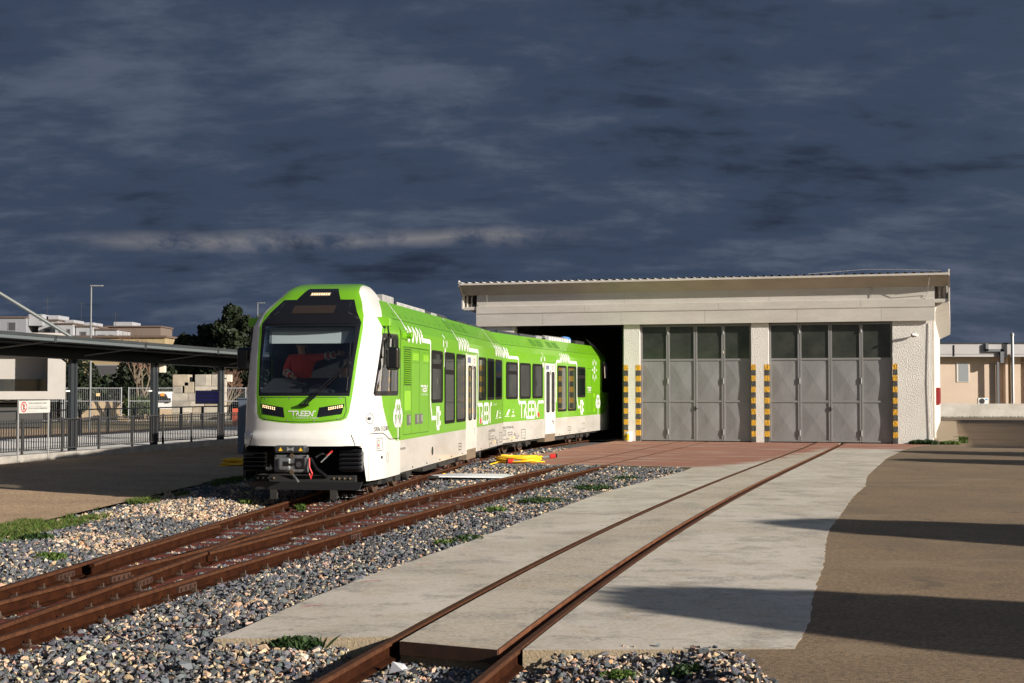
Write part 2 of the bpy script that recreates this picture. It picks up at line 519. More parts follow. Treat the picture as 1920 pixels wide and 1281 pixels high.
def asphalt_mat():
    m = pmat('worn_asphalt', (.215, .148, .086), .88, 0, (.160, .110, .066), .45, fine=.5, fscale=30, bump=.55, bscale=85, bdist=.008)
    N, L = m.node_tree.nodes, m.node_tree.links
    b = N['Principled BSDF']; src = b.inputs['Base Color'].links[0].from_socket
    t = N.new('ShaderNodeTexCoord'); v = N.new('ShaderNodeTexVoronoi'); v.inputs['Scale'].default_value = 26
    L.new(t.outputs['Object'], v.inputs['Vector'])
    r = N.new('ShaderNodeMapRange'); r.inputs[1].default_value = .10; r.inputs[2].default_value = .16; r.inputs[3].default_value = .8; r.inputs[4].default_value = 0
    L.new(v.outputs['Distance'], r.inputs[0])
    mx = N.new('ShaderNodeMix'); mx.data_type = 'RGBA'; L.new(r.outputs[0], mx.inputs[0]); L.new(src, mx.inputs[6])
    mx.inputs[7].default_value = (.30, .26, .21, 1)
    out = mx.outputs[2]
    for sc, lo, hi, k, colr, st in ((.16, .50, .62, .55, (.115, .084, .054), (1, 1, 1)), (.55, .56, .66, .5, (.26, .195, .125), (.5, 1.3, 1)), (1.6, .60, .68, .6, (.080, .062, .044), (1, .6, 1)), (.9, .485, .497, .0, (.05, .045, .04), (1, 1, 1))):
        mp = N.new('ShaderNodeMapping'); mp.inputs['Scale'].default_value = st; mp.inputs['Location'].default_value = (sc * 7, 3, 0)
        L.new(t.outputs['Object'], mp.inputs[0])
        n = N.new('ShaderNodeTexNoise'); n.inputs['Scale'].default_value = sc; n.inputs['Detail'].default_value = 7; n.inputs['Roughness'].default_value = .62
        L.new(mp.outputs[0], n.inputs['Vector'])
        q = N.new('ShaderNodeMapRange'); q.interpolation_type = 'SMOOTHSTEP'; q.inputs[1].default_value = lo; q.inputs[2].default_value = hi; q.inputs[4].default_value = k
        L.new(n.outputs['Fac'], q.inputs[0])
        m2 = N.new('ShaderNodeMix'); m2.data_type = 'RGBA'; L.new(q.outputs[0], m2.inputs[0]); L.new(out, m2.inputs[6]); m2.inputs[7].default_value = (*colr, 1)
        out = m2.outputs[2]
    L.new(out, b.inputs['Base Color'])
    return m
M_asph = asphalt_mat()

# ------------------------------------------------------------------ plan of the tracks (gauge 0.95, centre to centre of rails 1.01)
T1 = [6.39697121e-05, -3.68220749e-03, 1.71575685e-01, -6.25012091]
T2 = [-3.01807834e-05, 4.10211941e-03, 1.12051217e-01, -6.16824021]
T3 = [-3.55902174e-05, 4.12384081e-03, 1.51712629e-01, -2.51928015]
def track_pts(T, off, y0, y1, n):
    y = np.linspace(y0, y1, n); x = np.polyval(T, y); d = np.polyval(np.polyder(T), y)
    L = np.hypot(1, d)
    return np.stack([x + off / L, y - off * d / L], 1)
def inside(px, py, poly):
    poly = np.array(poly); r = np.zeros(len(px), bool); j = len(poly) - 1
    for i in range(len(poly)):
        xi, yi = poly[i]; xj, yj = poly[j]
        c = ((yi > py) != (yj > py)) & (px < (xj - xi) * (py - yi) / (yj - yi + 1e-12) + xi)
        r ^= c; j = i
    return r

# ------------------------------------------------------------------ ground sheets
g = kind(MB().quad((-900, -60, -.27), (900, -60, -.27), (900, 2500, -.27), (-900, 2500, -.27)).build('ground', M_dirt), 'structure')

SLAB_L = [(-2.28, 11.06), (-1.51, 14.61), (-.28, 19.08), (1.53, 26.13), (4.0, 33.6), (4.40, 35.2)]
SLAB_R = [(2.08, 10.65), (2.45, 11.9), (2.78, 13.33), (3.27, 15.30), (3.50, 16.2), (3.72, 17.18), (4.3, 19.6), (5.09, 22.30), (6.09, 25.74), (7.0, 28.6), (7.82, 31.76), (9.2, 36.2), (10.46, 40.19), (11.4, 42.8), (12.21, 45.11), (13.3, 47.8), (14.4, 49.7)]
def rough_line(pts, step, amp, seed):
    r = np.random.default_rng(seed); out = []
    for a, b in zip(pts[:-1], pts[1:]):
        a, b = np.array(a), np.array(b); n = max(1, int(np.hypot(*(b - a)) / step))
        for k in range(n):
            q = a + (b - a) * k / n
            if k or out:
                q = q + np.array([r.normal(0, amp), r.normal(0, amp * .5)])
            out.append(tuple(q))
    out.append(tuple(pts[-1])); return out
r3L = track_pts(T3, -.505, 10.75, 54, 60); r3R = track_pts(T3, .505, 10.6, 54, 60)
shed_in = [(14.0, 54.0)]
# right-hand asphalt yard
asph = [(1.55, -8), (1.50, 9.3), (1.42, 10.0), (1.50, 10.75), (1.8, 11.0)] + [(x - .25, y) for x, y in SLAB_R[1:]] + [(14.9, 52), (24.7, 83), (29.0, 97.5), (120, 97.5), (120, -8)]
def sheet(name, poly, z, mat, thick=0.0, k='structure', parent=None):
    bm = bmesh.new()
    vs = [bm.verts.new((x, y, z)) for x, y in poly]
    f = bm.faces.new(vs)
    if f.normal.z < 0:
        f.normal_flip()
    bm.normal_update()
    if f.normal.z < 0:
        f.normal_flip()
    if thick:
        ret = bmesh.ops.extrude_face_region(bm, geom=[f])
        for e in ret['geom']:
            if isinstance(e, bmesh.types.BMVert):
                e.co.z -= thick
    bmesh.ops.triangulate(bm, faces=bm.faces[:])
    bmesh.ops.recalc_face_normals(bm, faces=bm.faces[:])
    me = bpy.data.meshes.new(name); bm.to_mesh(me); bm.free()
    o = link_mesh(name, me, [mat, M_conc_edge] if thick else mat, parent)
    if thick:
        for p in me.polygons:
            p.material_index = 1 if abs(p.normal.z) < .5 else 0
    if parent is None and k:
        kind(o, k)
    return o
sheet('asphalt_yard', asph, -.010, M_asph)

# concrete apron: three slabs beside and between the rails of the near track
conc = bpy.data.objects.new('concrete_apron', None); COL.objects.link(conc); kind(conc, 'structure'); XF[conc.name] = Matrix()
leftpoly = rough_line(SLAB_L, .5, .012, 3) + [(2.2, 36.35), (-.45, 36.9), (-.1, 38.6), (.86, 42.4), (1.9, 46.6), (3.9, 53.4), (3.9, 56)]
leftpoly += [tuple(p) for p in track_pts(T3, -.505 - .045, 56, 11.02, 60)]
o = sheet('slab', leftpoly, -.004, M_conc, .22, parent=conc)
mid = [tuple(p) for p in track_pts(T3, -.505 + .095, 10.80, 56, 60)] + [tuple(p) for p in track_pts(T3, .505 - .115, 56, 10.62, 60)]
sheet('slab', mid, .006, M_conc_mid, .10, parent=conc)
sheet('slab_footing', [(x, y + .06) for x, y in mid], -.081, M_conc_edge, .16, parent=conc)
rightpoly = [tuple(p) for p in track_pts(T3, .505 + .05, 10.72, 56, 60)] + [(13.5, 56), (14.2, 50.6)] + rough_line(SLAB_R, .16, .009, 5)[::-1]
sheet('slab', rightpoly, -.006, M_conc, .22, parent=conc)
# steel angle round the middle slab
ed = MB()
ed.sweep([(-.006, -.095), (.006, -.095), (.006, .008), (-.006, .008)], track_pts(T3, .505 - .109, 10.62, 50, 70))
ed.build('steel_edging', pmat('edging_steel', (.075, .026, .010), .6, .0, (.14, .052, .022), 4, fine=.3, fscale=30), conc)
a0, a1 = track_pts(T3, -.40, 10.80, 11, 2)[0], track_pts(T3, .39, 10.62, 11, 2)[0]
MB().bar((a0[0], a0[1] - .008, -.042), (a1[0], a1[1] - .008, -.042), .014, .098).build('steel_edging', M_rust_dark, conc)
sheet('track_trough', [tuple(p) for p in track_pts(T3, -.62, 10.9, 56, 40)] + [tuple(p) for p in track_pts(T3, .62, 56, 10.9, 40)], -.17, M_rust_dark, parent=conc)
# a few pink marking strokes sprayed on the slab edge
for (x, y, a) in ((-1.86, 12.65, .9), (-1.50, 14.3, .9), (-1.05, 15.7, .9), (-.66, 17.2, .9)):
    vs, fs = ribbon([(x + .02, y), (x + .10, y + .07), (x + .20, y + .10)], .016)
    MB().add([(p[0], p[1], .0005) for p in vs], fs).build('spray_mark', pmat('pink_spray', (.75, .16, .20), .8), conc)

# left yard: old gritty asphalt between ballast and platform
BAL_LEFT = [(-7.3, 6.0), (-7.1, 12), (-7.0, 16), (-6.95, 19), (-6.6, 24), (-6.3, 28.5), (-5.9, 33), (-5.2, 38), (-4.3, 44), (-2.5, 52)]
yard = [(-60, -8)] + [(-7.4, -8)] + [(x - .05, y) for x, y in BAL_LEFT] + [(-2.5, 70), (-60, 70)]
sheet('yard', yard, -.02, M_yard)

# ------------------------------------------------------------------ ballast
BAL = BAL_LEFT + [(3.7, 53.0), (1.75, 46.6), (.75, 42.4), (-.2, 38.6), (-.5, 36.85), (2.2, 36.3)] + [(x, y) for x, y in SLAB_L[::-1]] + [(-1.0, 10.95), (1.62, 10.72), (1.72, 9.3), (1.75, 6.0)]
slabLx = lambda y: np.interp(y, [p[1] for p in SLAB_L], [p[0] for p in SLAB_L])
leftx = lambda y: np.interp(y, [p[1] for p in BAL_LEFT], [p[0] for p in BAL_LEFT])
def vnoise(x, y, s, seed=0):
    """cheap smooth 2-D value noise"""
    x = np.asarray(x) / s + seed * 17.3; y = np.asarray(y) / s + seed * 5.1
    xi, yi = np.floor(x), np.floor(y); fx, fy = x - xi, y - yi
    fx = fx * fx * (3 - 2 * fx); fy = fy * fy * (3 - 2 * fy)
    h = lambda a, b: np.modf(np.abs(np.sin(a * 127.1 + b * 311.7 + seed) * 43758.5453))[0]
    return (h(xi, yi) * (1 - fx) + h(xi + 1, yi) * fx) * (1 - fy) + (h(xi, yi + 1) * (1 - fx) + h(xi + 1, yi + 1) * fx) * fy
def bal_z(x, y):
    x = np.asarray(x, float); y = np.asarray(y, float)
    c1, c2 = np.polyval(T1, y), np.polyval(T2, y)
    z = np.where((np.abs(x - c1) < .46) | (np.abs(x - c2) < .46), -.180, -.155)
    # shoulder left of the first track: a low bank that falls to the yard
    d = (c1 - .75) - x; w = np.maximum(c1 - .75 - leftx(y), .5)
    t = np.clip(d / w, 0, 1)
    z = np.where(d > 0, -.155 + .17 * np.sin(np.pi * np.clip(t * 1.1, 0, 1)) ** 1.3 * (.55 + .45 * vnoise(x, y, 1.6, 2)) + .10 * t, z)
    # between the second track and the slab
    ds = slabLx(y) - x; dr = x - (c2 + .62)
    t2 = np.clip(dr / np.maximum(dr + ds, .2), 0, 1)
    z = np.where((dr > 0) & (y > 10.9) & (y < 36), -.150 + (.02 + .105 * np.clip((y - 11) / 1.2, 0, 1)) * t2 ** .8, z)
    fr = (y < 10.9) & (x > c2 + .62)
    z = np.where(fr, -.125 + .095 * np.clip((y - 9.9) / .85, 0, 1) * (.5 + .5 * vnoise(x, y, .6, 15)), z)
    z = np.where(fr & (x > 1.15), z + (-.012 - z) * np.clip((x - 1.15) / .28, 0, 1), z)
    c3 = np.polyval(T3, y)
    z = np.where((y < 11) & (np.abs(x - c3) < .8), -.165, z)
    z = np.where((y > 32) & (x > c1 + .6), np.maximum(z, -.15 + .11 * np.clip((y - 33) / 3, 0, 1)), z)
    return z + .035 * (vnoise(x, y, .45, 5) - .5) + .02 * (vnoise(x, y, .16, 6) - .5)
xs = np.arange(-7.6, 4.2, .16); ys = np.arange(6, 54, .2)
X, Y = np.meshgrid(xs, ys); Z = bal_z(X, Y) - .015
ok = inside(X.ravel(), Y.ravel(), BAL).reshape(X.shape)
near = ok.copy()
for sx in (-1, 0, 1):
    for sy in (-1, 0, 1):
        near |= np.roll(np.roll(ok, sy, 0), sx, 1)
Z = np.where(ok, Z, Z - .06)
idx = np.arange(X.size).reshape(X.shape)
q = near[:-1, :-1] & near[1:, :-1] & near[:-1, 1:] & near[1:, 1:]
a, b_, c_, d_ = idx[:-1, :-1][q], idx[:-1, 1:][q], idx[1:, 1:][q], idx[1:, :-1][q]
bed = np_mesh('ballast_bed', np.stack([X.ravel(), Y.ravel(), Z.ravel()], 1), np.concatenate([np.stack([a, b_, c_], 1), np.stack([a, c_, d_], 1)]))
kind(link_mesh('ballast_bed', bed, M_bal_bed), 'structure')

# stone templates: hulls of a few random points
def stone_template(seed):
    r = np.random.default_rng(seed)
    bm = bmesh.new()
    for k in range(9):
        p = r.normal(size=3); p /= np.linalg.norm(p); p *= r.uniform(.78, 1.0)
        bm.verts.new((p[0] * .62, p[1] * .5, p[2] * .40))
    ret = bmesh.ops.convex_hull(bm, input=bm.verts[:])
    bmesh.ops.delete(bm, geom=[v for v in bm.verts if not v.link_faces], context='VERTS')
    bmesh.ops.triangulate(bm, faces=bm.faces[:])
    bmesh.ops.recalc_face_normals(bm, faces=bm.faces[:])
    bm.verts.index_update()
    V = np.array([v.co[:] for v in bm.verts]); F = np.array([[v.index for v in f.verts] for f in bm.faces]); bm.free()
    return V, F
TEMPL = [stone_template(k) for k in range(14)]
def rand_rot(n, r):
    q = r.normal(size=(n, 4)); q /= np.linalg.norm(q, axis=1)[:, None]
    w, x, y, z = q.T
    return np.stack([1 - 2 * (y * y + z * z), 2 * (x * y - z * w), 2 * (x * z + y * w), 2 * (x * y + z * w), 1 - 2 * (x * x + z * z), 2 * (y * z - x * w),
                     2 * (x * z - y * w), 2 * (y * z + x * w), 1 - 2 * (x * x + y * y)], 1).reshape(n, 3, 3)
SLEEP = []       # (x, y, heading, half length, track) filled below, used to keep stones off the sleepers
def sleeper_rows():
    y = 7.2
    while y < 49:
        if y < 23.6:
            xa = np.polyval(T1, y) - .86; xb = np.polyval(T2, y) + .86
            h = math.atan((np.polyval(np.polyder(T1), y) + np.polyval(np.polyder(T2), y)) / 2)
            SLEEP.append(((xa + xb) / 2, y, h, (xb - xa) / 2 / math.cos(h) * .99, 0))
        else:
            for k, T in ((1, T1), (2, T2)):
                if k == 2 and y > 36:
                    continue
                h = math.atan(np.polyval(np.polyder(T), y))
                SLEEP.append((np.polyval(T, y), y, h, .87, k))
        y += .62
sleeper_rows()
SLEEP.append((np.polyval(T3, 9.55), 9.55, .21, .85, 3)); SLEEP.append((np.polyval(T3, 8.95), 8.95, .21, .85, 3))

def scatter(y0, y1, dens, size, r):
    x0, x1 = -7.3, 4.1
    n = int((x1 - x0) * (y1 - y0) * dens)
    x = r.uniform(x0, x1, n); y = r.uniform(y0, y1, n)
    k = inside(x, y, BAL) & (np.abs(x) < .39 * y + .5)
    k &= ~((x < np.polyval(T1, y) - 2.0) & (vnoise(x, y, .8, 9) > .80) & (r.random(n) < .7))
    for T, a, b in ((T1, 0, 60), (T2, 0, 37), (T3, 0, 11)):
        d = np.abs(x - np.polyval(T, y)) * math.cos(.2)
        k &= ~((np.abs(d - .505) < .045) & (y > a) & (y < b))
    for (sx, sy, h, hl, t) in SLEEP:
        dx, dy = x - sx, y - sy
        al = dx * math.cos(h) - dy * math.sin(h); ac = dx * math.sin(h) + dy * math.cos(h)
        m = (np.abs(ac) < .085) & (np.abs(al) < hl)
        k &= ~(m & (r.random(n) < (.88 if t in (0, 3) else .8)))
    x, y = x[k], y[k]; n = len(x)
    c1, c2 = np.polyval(T1, y), np.polyval(T2, y)
    p = .26 + .28 * (vnoise(x, y, 1.1, 3) - .5) + .25 * (vnoise(x, y, .35, 13) - .5)
    bank = x < c1 - .6
    p = np.where(bank, np.where(vnoise(x, y, 1.6, 4) > .46, .20, .76), p)
    p = np.where((x > c1 - .5) & (x < c2 + .5), np.where(vnoise(x, y, 1.3, 8) > .6, .45, .12), p)
    p = np.where((y < 10.9) & (x > -2.2), .48, p)
    be = r.random(n) < p
    s = size * np.exp(r.normal(0, .28, n)) * np.where(be, .92, 1.05)
    zb = bal_z(x, y)
    z = zb + r.uniform(-.012, .016, n) + (s - size) * .12
    rail = np.zeros(n, bool)
    for T in (T1, T2):
        rail |= np.abs(np.abs(x - np.polyval(T, y)) - .505) < .11
    z = np.where(rail, z - .02, z)
    g = r.uniform(.6, 1.25, n)[:, None]
    grey = np.array([.108, .114, .128]) * g * (1 + r.normal(0, .05, (n, 3)))
    beig = np.array([.47, .345, .24]) * r.uniform(.7, 1.15, n)[:, None] * (1 + r.normal(0, .06, (n, 3)))
    rustm = r.random(n) < .05
    beig[rustm] = np.array([.42, .22, .12]) * g[rustm]
    pale = r.random(n) < .15
    beig[pale] = np.array([.54, .46, .37])
    col = np.where(be[:, None], beig, grey)
    return x, y, z, s, np.clip(col, .01, .9)
parts = []
for (y0, y1, dens, size) in ((8.2, 12.5, 900, .047), (12.5, 16, 830, .047), (16, 21, 700, .049), (21, 28, 500, .054), (28, 36, 290, .067), (36, 47, 130, .085)):
    parts.append(scatter(y0, y1, dens, size, rng))
x, y, z, s, col = [np.concatenate([p[i] for p in parts]) for i in range(5)]
tid = rng.integers(0, len(TEMPL), len(x)); rot = rand_rot(len(x), rng)
VV, TT, CC = [], [], []; base = 0
for t, (V, F) in enumerate(TEMPL):
    k = np.where(tid == t)[0]
    v = np.einsum('nij,vj->nvi', rot[k], V) * s[k][:, None, None]
    v[:, :, 2] *= .85
    v += np.stack([x[k], y[k], z[k]], 1)[:, None, :]
    f = F[None] + (np.arange(len(k)) * len(V))[:, None, None] + base
    VV.append(v.reshape(-1, 3)); TT.append(f.reshape(-1, 3)); CC.append(np.repeat(col[k], len(V), 0)); base += len(k) * len(V)
me = np_mesh('ballast_stones', np.concatenate(VV), np.concatenate(TT))
colour_attr(me, np.concatenate(CC))
o = kind(link_mesh('ballast_stones', me, M_stone), 'stuff')
tag(o, 'loose grey and cream crushed stone ballast around the rails', 'ballast')

# ------------------------------------------------------------------ rails, sleepers, clips
PROF = [(-.06, -.14), (.06, -.14), (.06, -.128), (.012, -.113), (.008, -.104), (.008, -.045), (.016, -.036), (.031, -.030), (.031, -.006), (.024, 0), (-.024, 0), (-.031, -.006), (-.031, -.030), (-.016, -.036), (-.008, -.045), (-.008, -.104), (-.012, -.113), (-.06, -.128)]
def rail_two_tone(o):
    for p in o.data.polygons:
        p.material_index = 1 if p.center.z > -.040 else 0  # head faces take the lighter brown, web and foot the darker one
t_main = thing('railway_track', 'rusty narrow gauge track running under the green train', 'railway track', (np.polyval(T1, 14), 14, -.14))
t_side = thing('railway_track', 'rusty siding track joining the train track at the switch', 'railway track', (np.polyval(T2, 14), 14, -.14))
t_conc = thing('railway_track', 'brown rails set flush into the pale concrete slab', 'railway track', (np.polyval(T3, 12), 12, -.14))
for T, par, y1 in ((T1, t_main, 62), (T2, t_side, 56), (T3, t_conc, 56)):
    for sgn in (-1, 1):
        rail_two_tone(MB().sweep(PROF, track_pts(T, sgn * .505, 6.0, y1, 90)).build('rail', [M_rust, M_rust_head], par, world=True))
# check rail along the left rail, wing rails at the crossing nose
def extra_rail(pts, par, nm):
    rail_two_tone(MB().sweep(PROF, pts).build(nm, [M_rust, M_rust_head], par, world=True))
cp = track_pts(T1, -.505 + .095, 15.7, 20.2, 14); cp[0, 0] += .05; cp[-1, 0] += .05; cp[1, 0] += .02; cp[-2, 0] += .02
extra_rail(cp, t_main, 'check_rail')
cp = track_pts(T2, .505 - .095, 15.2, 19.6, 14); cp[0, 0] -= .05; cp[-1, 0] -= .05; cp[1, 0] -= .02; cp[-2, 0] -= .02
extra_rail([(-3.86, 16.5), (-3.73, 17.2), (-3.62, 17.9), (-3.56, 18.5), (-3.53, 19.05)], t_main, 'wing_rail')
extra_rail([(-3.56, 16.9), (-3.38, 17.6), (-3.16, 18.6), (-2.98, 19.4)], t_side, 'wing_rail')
# sleepers: pressed steel troughs
def sleeper_mesh(hl):
    b = MB()
    b.add([(-hl, -.075, 0), (hl, -.075, 0), (hl, .075, 0), (-hl, .075, 0), (-hl, -.11, -.09), (hl, -.11, -.09), (hl, .11, -.09), (-hl, .11, -.09)],
          [(0, 1, 2, 3), (0, 4, 5, 1), (2, 6, 7, 3), (1, 5, 6, 2), (0, 3, 7, 4)])
    return b.mesh('sleeper')
std = sleeper_mesh(.87)
for (sx, sy, h, hl, t) in SLEEP:
    par = {0: t_main, 1: t_main, 2: t_side, 3: t_conc}[t]
    me = std if t in (1, 2) else sleeper_mesh(hl)
    if not me.materials:
        me.materials.append(M_sleeper)
    o = bpy.data.objects.new('sleeper', me); COL.objects.link(o); o.parent = par
    o.matrix_parent_inverse = XF[par.name].inverted()
    o.location = (sx, sy, -.139); o.rotation_euler = (0, 0, -h)
# rail clips with an upright bolt
cl = MB()
cl.bb(-.055, .02, -.035, .035, .0, .016).bb(-.05, -.01, -.03, .03, .014, .028)
cl.lathe([(.017, .0), (.017, .035), (.011, .036), (.011, .062)], 6, (.0, 0, 0))
clip = cl.mesh('rail_clip'); clip.materials.append(M_bolt)
def place_clip(T, par, off, sy, flip):
    p = track_pts(T, off + flip * .075, sy, sy + .01, 2)[0]; h = math.atan(np.polyval(np.polyder(T), sy))
    o = bpy.data.objects.new('rail_clip', clip); COL.objects.link(o); o.parent = par
    o.matrix_parent_inverse = XF[par.name].inverted()
    o.location = (p[0], p[1], -.132); o.rotation_euler = (0, 0, -h + (0 if flip > 0 else math.pi))
for (sx, sy, h, hl, t) in SLEEP:
    if sy > 33 or sy < 8.5:
        continue
    for T, par, kk in ((T1, t_main, (0, 1)), (T2, t_side, (0, 2)), (T3, t_conc, (3,))):
        if t in kk:
            for off in (-.505, .505):
                for fl in (-1, 1):
                    place_clip(T, par, off, sy, fl)
# fishplates at the joints, spacer blocks on the check rail
def plate(T, par, off, sy, ln=.42, nm='fishplate'):
    h = math.atan(np.polyval(np.polyder(T), sy)); p = track_pts(T, off, sy, sy + .01, 2)[0]
    rot = Matrix.Rotation(-h, 3, 'Z'); b = MB()
    for s_ in (-1, 1):
        b.cb(Vector((p[0], p[1], -.075)) + rot @ Vector((s_ * .022, 0, 0)), (.026, ln, .062), rot)
        for k in range(4):
            b.cb(Vector((p[0], p[1], -.075)) + rot @ Vector((s_ * .044, (k - 1.5) * ln / 4, 0)), (.02, .03, .03), rot)
    b.build(nm, M_rust_dark, par, world=True)
plate(T1, t_main, -.505, 15.3); plate(T2, t_side, -.505, 15.1); plate(T1, t_main, .505, 14.9); plate(T2, t_side, .505, 14.55)
plate(T2, t_side, .505, 19.6); plate(T2, t_side, -.505, 19.5, .3); plate(T2, t_side, -.505, 26.0, .2); plate(T2, t_side, .505, 24.4, .2)
plate(T1, t_main, -.46, 17.0, .1, 'spacer_block'); plate(T1, t_main, -.46, 18.4, .1, 'spacer_block'); plate(T1, t_main, -.46, 19.6, .1, 'spacer_block')
plate(T2, t_side, -.47, 17.6, .12, 'spacer_block'); plate(T2, t_side, -.47, 18.5, .12, 'spacer_block')
# ------------------------------------------------------------------ the green and white train
A1, A2 = 7.388, 15.111
TS = 1.0336                                      # size of the train against its first drawing
TRM = Matrix.Translation((-3.1239 * TS, 25.4476 * TS, -.064)) @ Matrix.Rotation(R(-A1), 4, 'Z') @ Matrix.Scale(TS, 4)
TR0 = Matrix.Translation((-3.1239, 25.4476, 0)) @ Matrix.Rotation(R(-A1), 4, 'Z')
CAR2 = TR0.inverted() @ (Matrix.Translation((-1.3795, 39.4504, 0)) @ Matrix.Rotation(R(-A2), 4, 'Z'))
train = thing('passenger_train', 'two-car train in bright green and white livery leaving the shed', 'train', tuple(TRM.translation), R(-A1))
train.scale = (TS, TS, TS)
W = 1.15
def paint(name, col, col2, rough=.30, coat=.45):
    return pmat(name, col, rough, 0, col2, 1.3, fine=.03, fscale=8, coat=coat)
P_white = paint('train_white', (.66, .655, .64), (.60, .59, .57))
P_skirt = pmat('train_light_grey_white', (.46, .445, .42), .33, 0, (.36, .34, .31), 1.4, (.42, .72), fine=.04, fscale=5, coat=.35, stretch=(1, .5, 1.6))
P_green = paint('train_green', (.142, .372, .010), (.130, .348, .010))
P_lime = paint('train_lime_panel', (.235, .52, .02), (.22, .50, .02))
P_deco = pmat('livery_white_film', (.60, .60, .60), .4)
P_black = pmat('train_black_gloss', (.008, .008, .010), .16, spec=.5)
P_frame = pmat('window_rubber', (.010, .009, .009), .7, spec=.15)
P_pane = pmat('dark_tinted_pane', (.010, .012, .013), .015, spec=.9, coat=.6)
P_under = pmat('underframe_black', (.016, .016, .017), .6, 0, (.03, .028, .026), 8)
P_grey = pmat('roof_grey', (.30, .30, .30), .5, 0, (.24, .24, .24), 5)
P_dgrey = pmat('dark_grey_metal', (.06, .062, .068), .45, .3)
P_wheel = pmat('wheel_steel', (.10, .055, .035), .6, .3, (.06, .04, .03), 10)
P_seam = pmat('panel_seam', (.015, .02, .012), .6)
P_glass = glassmat('windscreen_glass', (.62, .66, .68), .01, 1.0)
P_print = pmat('black_print', (.02, .02, .022), .5)
P_red = pmat('red_print', (.60, .03, .03), .5)
P_alu = pmat('brushed_aluminium', (.55, .55, .55), .35, .7)
P_led = emat('lit_led', (1.0, .66, .36), 1.3)
P_led_dim = emat('faint_destination_display', (.016, .010, .007), .4)
P_brown = pmat('door_step_brown', (.16, .12, .085), .6)

# ---- shape of the cab
PLAN=[(1.15,.10),(1.15,-.6),(1.135,-1.2),(1.09,-1.7),(1.03,-1.98),(.93,-2.14),(.75,-2.25),(.45,-2.33),(0,-2.37)]
FZ=[(.0,-2.28),(.41,-2.28),(1.17,-2.30),(1.19,-2.24),(1.5,-2.22),(1.8,-2.15),(2.4,-1.97),(2.97,-1.72),(3.2,-1.50),(3.35,-1.25),(3.48,-1.06),(3.58,-.90),(3.66,-.70),(3.72,-.42),(3.74,-.3)]
WZ=[(.0,1.),(2.8,1.),(2.95,.995),(3.14,.909),(3.30,.81),(3.47,.69),(3.58,.62),(3.66,.56),(3.72,.50),(3.74,.46)]
def itp(T,z): return np.interp(z,[a for a,_ in T],[b for _,b in T])
def crom(P,n):
    P=np.array(P,float); Q=np.vstack([2*P[0]-P[1],P,[-P[-2][0],P[-2][1]]]); out=[]
    for i in range(1,len(Q)-2):
        p0,p1,p2,p3=Q[i-1:i+3]
        for t in np.linspace(0,1,n,endpoint=False):
            out.append(.5*((2*p1)+(-p0+p2)*t+(2*p0-5*p1+4*p2-p3)*t*t+(-p0+3*p1-3*p2+p3)*t**3))
    out.append(P[-1]); return np.array(out)
HALF=crom(PLAN,4)
CURVE=np.vstack([HALF,[(-v,u) for v,u in HALF[::-1][1:]]])  # right -> front -> left
def level(z):
    w=itp(WZ,z); f=itp(FZ,z); k=(.10-f)/(.10+2.37)
    c=CURVE.copy(); q=float(np.clip((z-2.75)/.55,0,1)); q=q*q*(3-2*q)
    c[:,0]=np.sign(c[:,0])*1.15*(np.abs(c[:,0])/1.15)**(1-.42*q); c[:,0]*=w; c[:,1]=.10+(c[:,1]-.10)*k; return c
def surf(v,z):
    c=level(z); h=c[:len(HALF)]; av=abs(v)
    # h v decreasing to 0
    if av>h[0,0]: return 99.
    return np.interp(-av,-h[:,0],h[:,1])

def side_v(z):
    return np.interp(z, [2.95, 3.14, 3.47], [W, 1.045, .793])
def smap(u, z, off=.004):
    v = W + off if z <= 2.95 else float(side_v(z)) + off * .85
    return (v, u, z + (off * .5 if z > 2.95 else 0))
class Deco:
    """flat film on the right-hand flank of a car, in (u, z)"""
    def __init__(s, car, off=.004):
        s.b = MB(CAR2 if car == 2 else None); s.off = off
    def put(s, vs, fs):
        s.b.add([smap(p[0], p[1], s.off) for p in vs], fs); return s
    def line(s, pts, w, closed=False, sub=True):
        if sub:
            q = [pts[0]]
            for a, b in zip(pts[:-1], pts[1:]):
                n = max(1, int(math.hypot(b[0] - a[0], b[1] - a[1]) / .08))
                q += [(a[0] + (b[0] - a[0]) * k / n, a[1] + (b[1] - a[1]) * k / n) for k in range(1, n + 1)]
            pts = q
        return s.put(*ribbon(pts, w, closed))
    def rect(s, u0, u1, z0, z1):
        return s.put([(u0, z0), (u1, z0), (u1, z1), (u0, z1)], [(0, 1, 2, 3)])
    def ell(s, u, z, a, b, n=14):
        vs = [(u, z)] + [(u + a * math.cos(2 * math.pi * k / n), z + b * math.sin(2 * math.pi * k / n)) for k in range(n)]
        return s.put(vs, [(0, 1 + k, 1 + (k + 1) % n) for k in range(n)])
    def text(s, body, u, z, h, width=None):
        vs, fs = text2d(body, h)
        if width:
            mx = max(p[0] for p in vs); k = width / mx
            vs = [(p[0] * k, p[1]) for p in vs]
        return s.put([(p[0] + u, p[1] + z) for p in vs], fs)
    def build(s, name, mat):
        return s.b.build(name, mat, train)
def wave(u0, u1, n, zc=2.905, amp=.115):
    N = n * 14
    return [(u0 + (u1 - u0) * k / N, zc + amp * math.cos(2 * math.pi * n * k / N) * (1 if abs(math.cos(2 * math.pi * n * k / N)) < .95 else 1.0)) for k in range(N + 1)]
def arc(cx, cy, rx, ry, a0, a1, n=6):
    return [(cx + rx * math.cos(R(a0 + (a1 - a0) * k / n)), cy + ry * math.sin(R(a0 + (a1 - a0) * k / n))) for k in range(n + 1)]
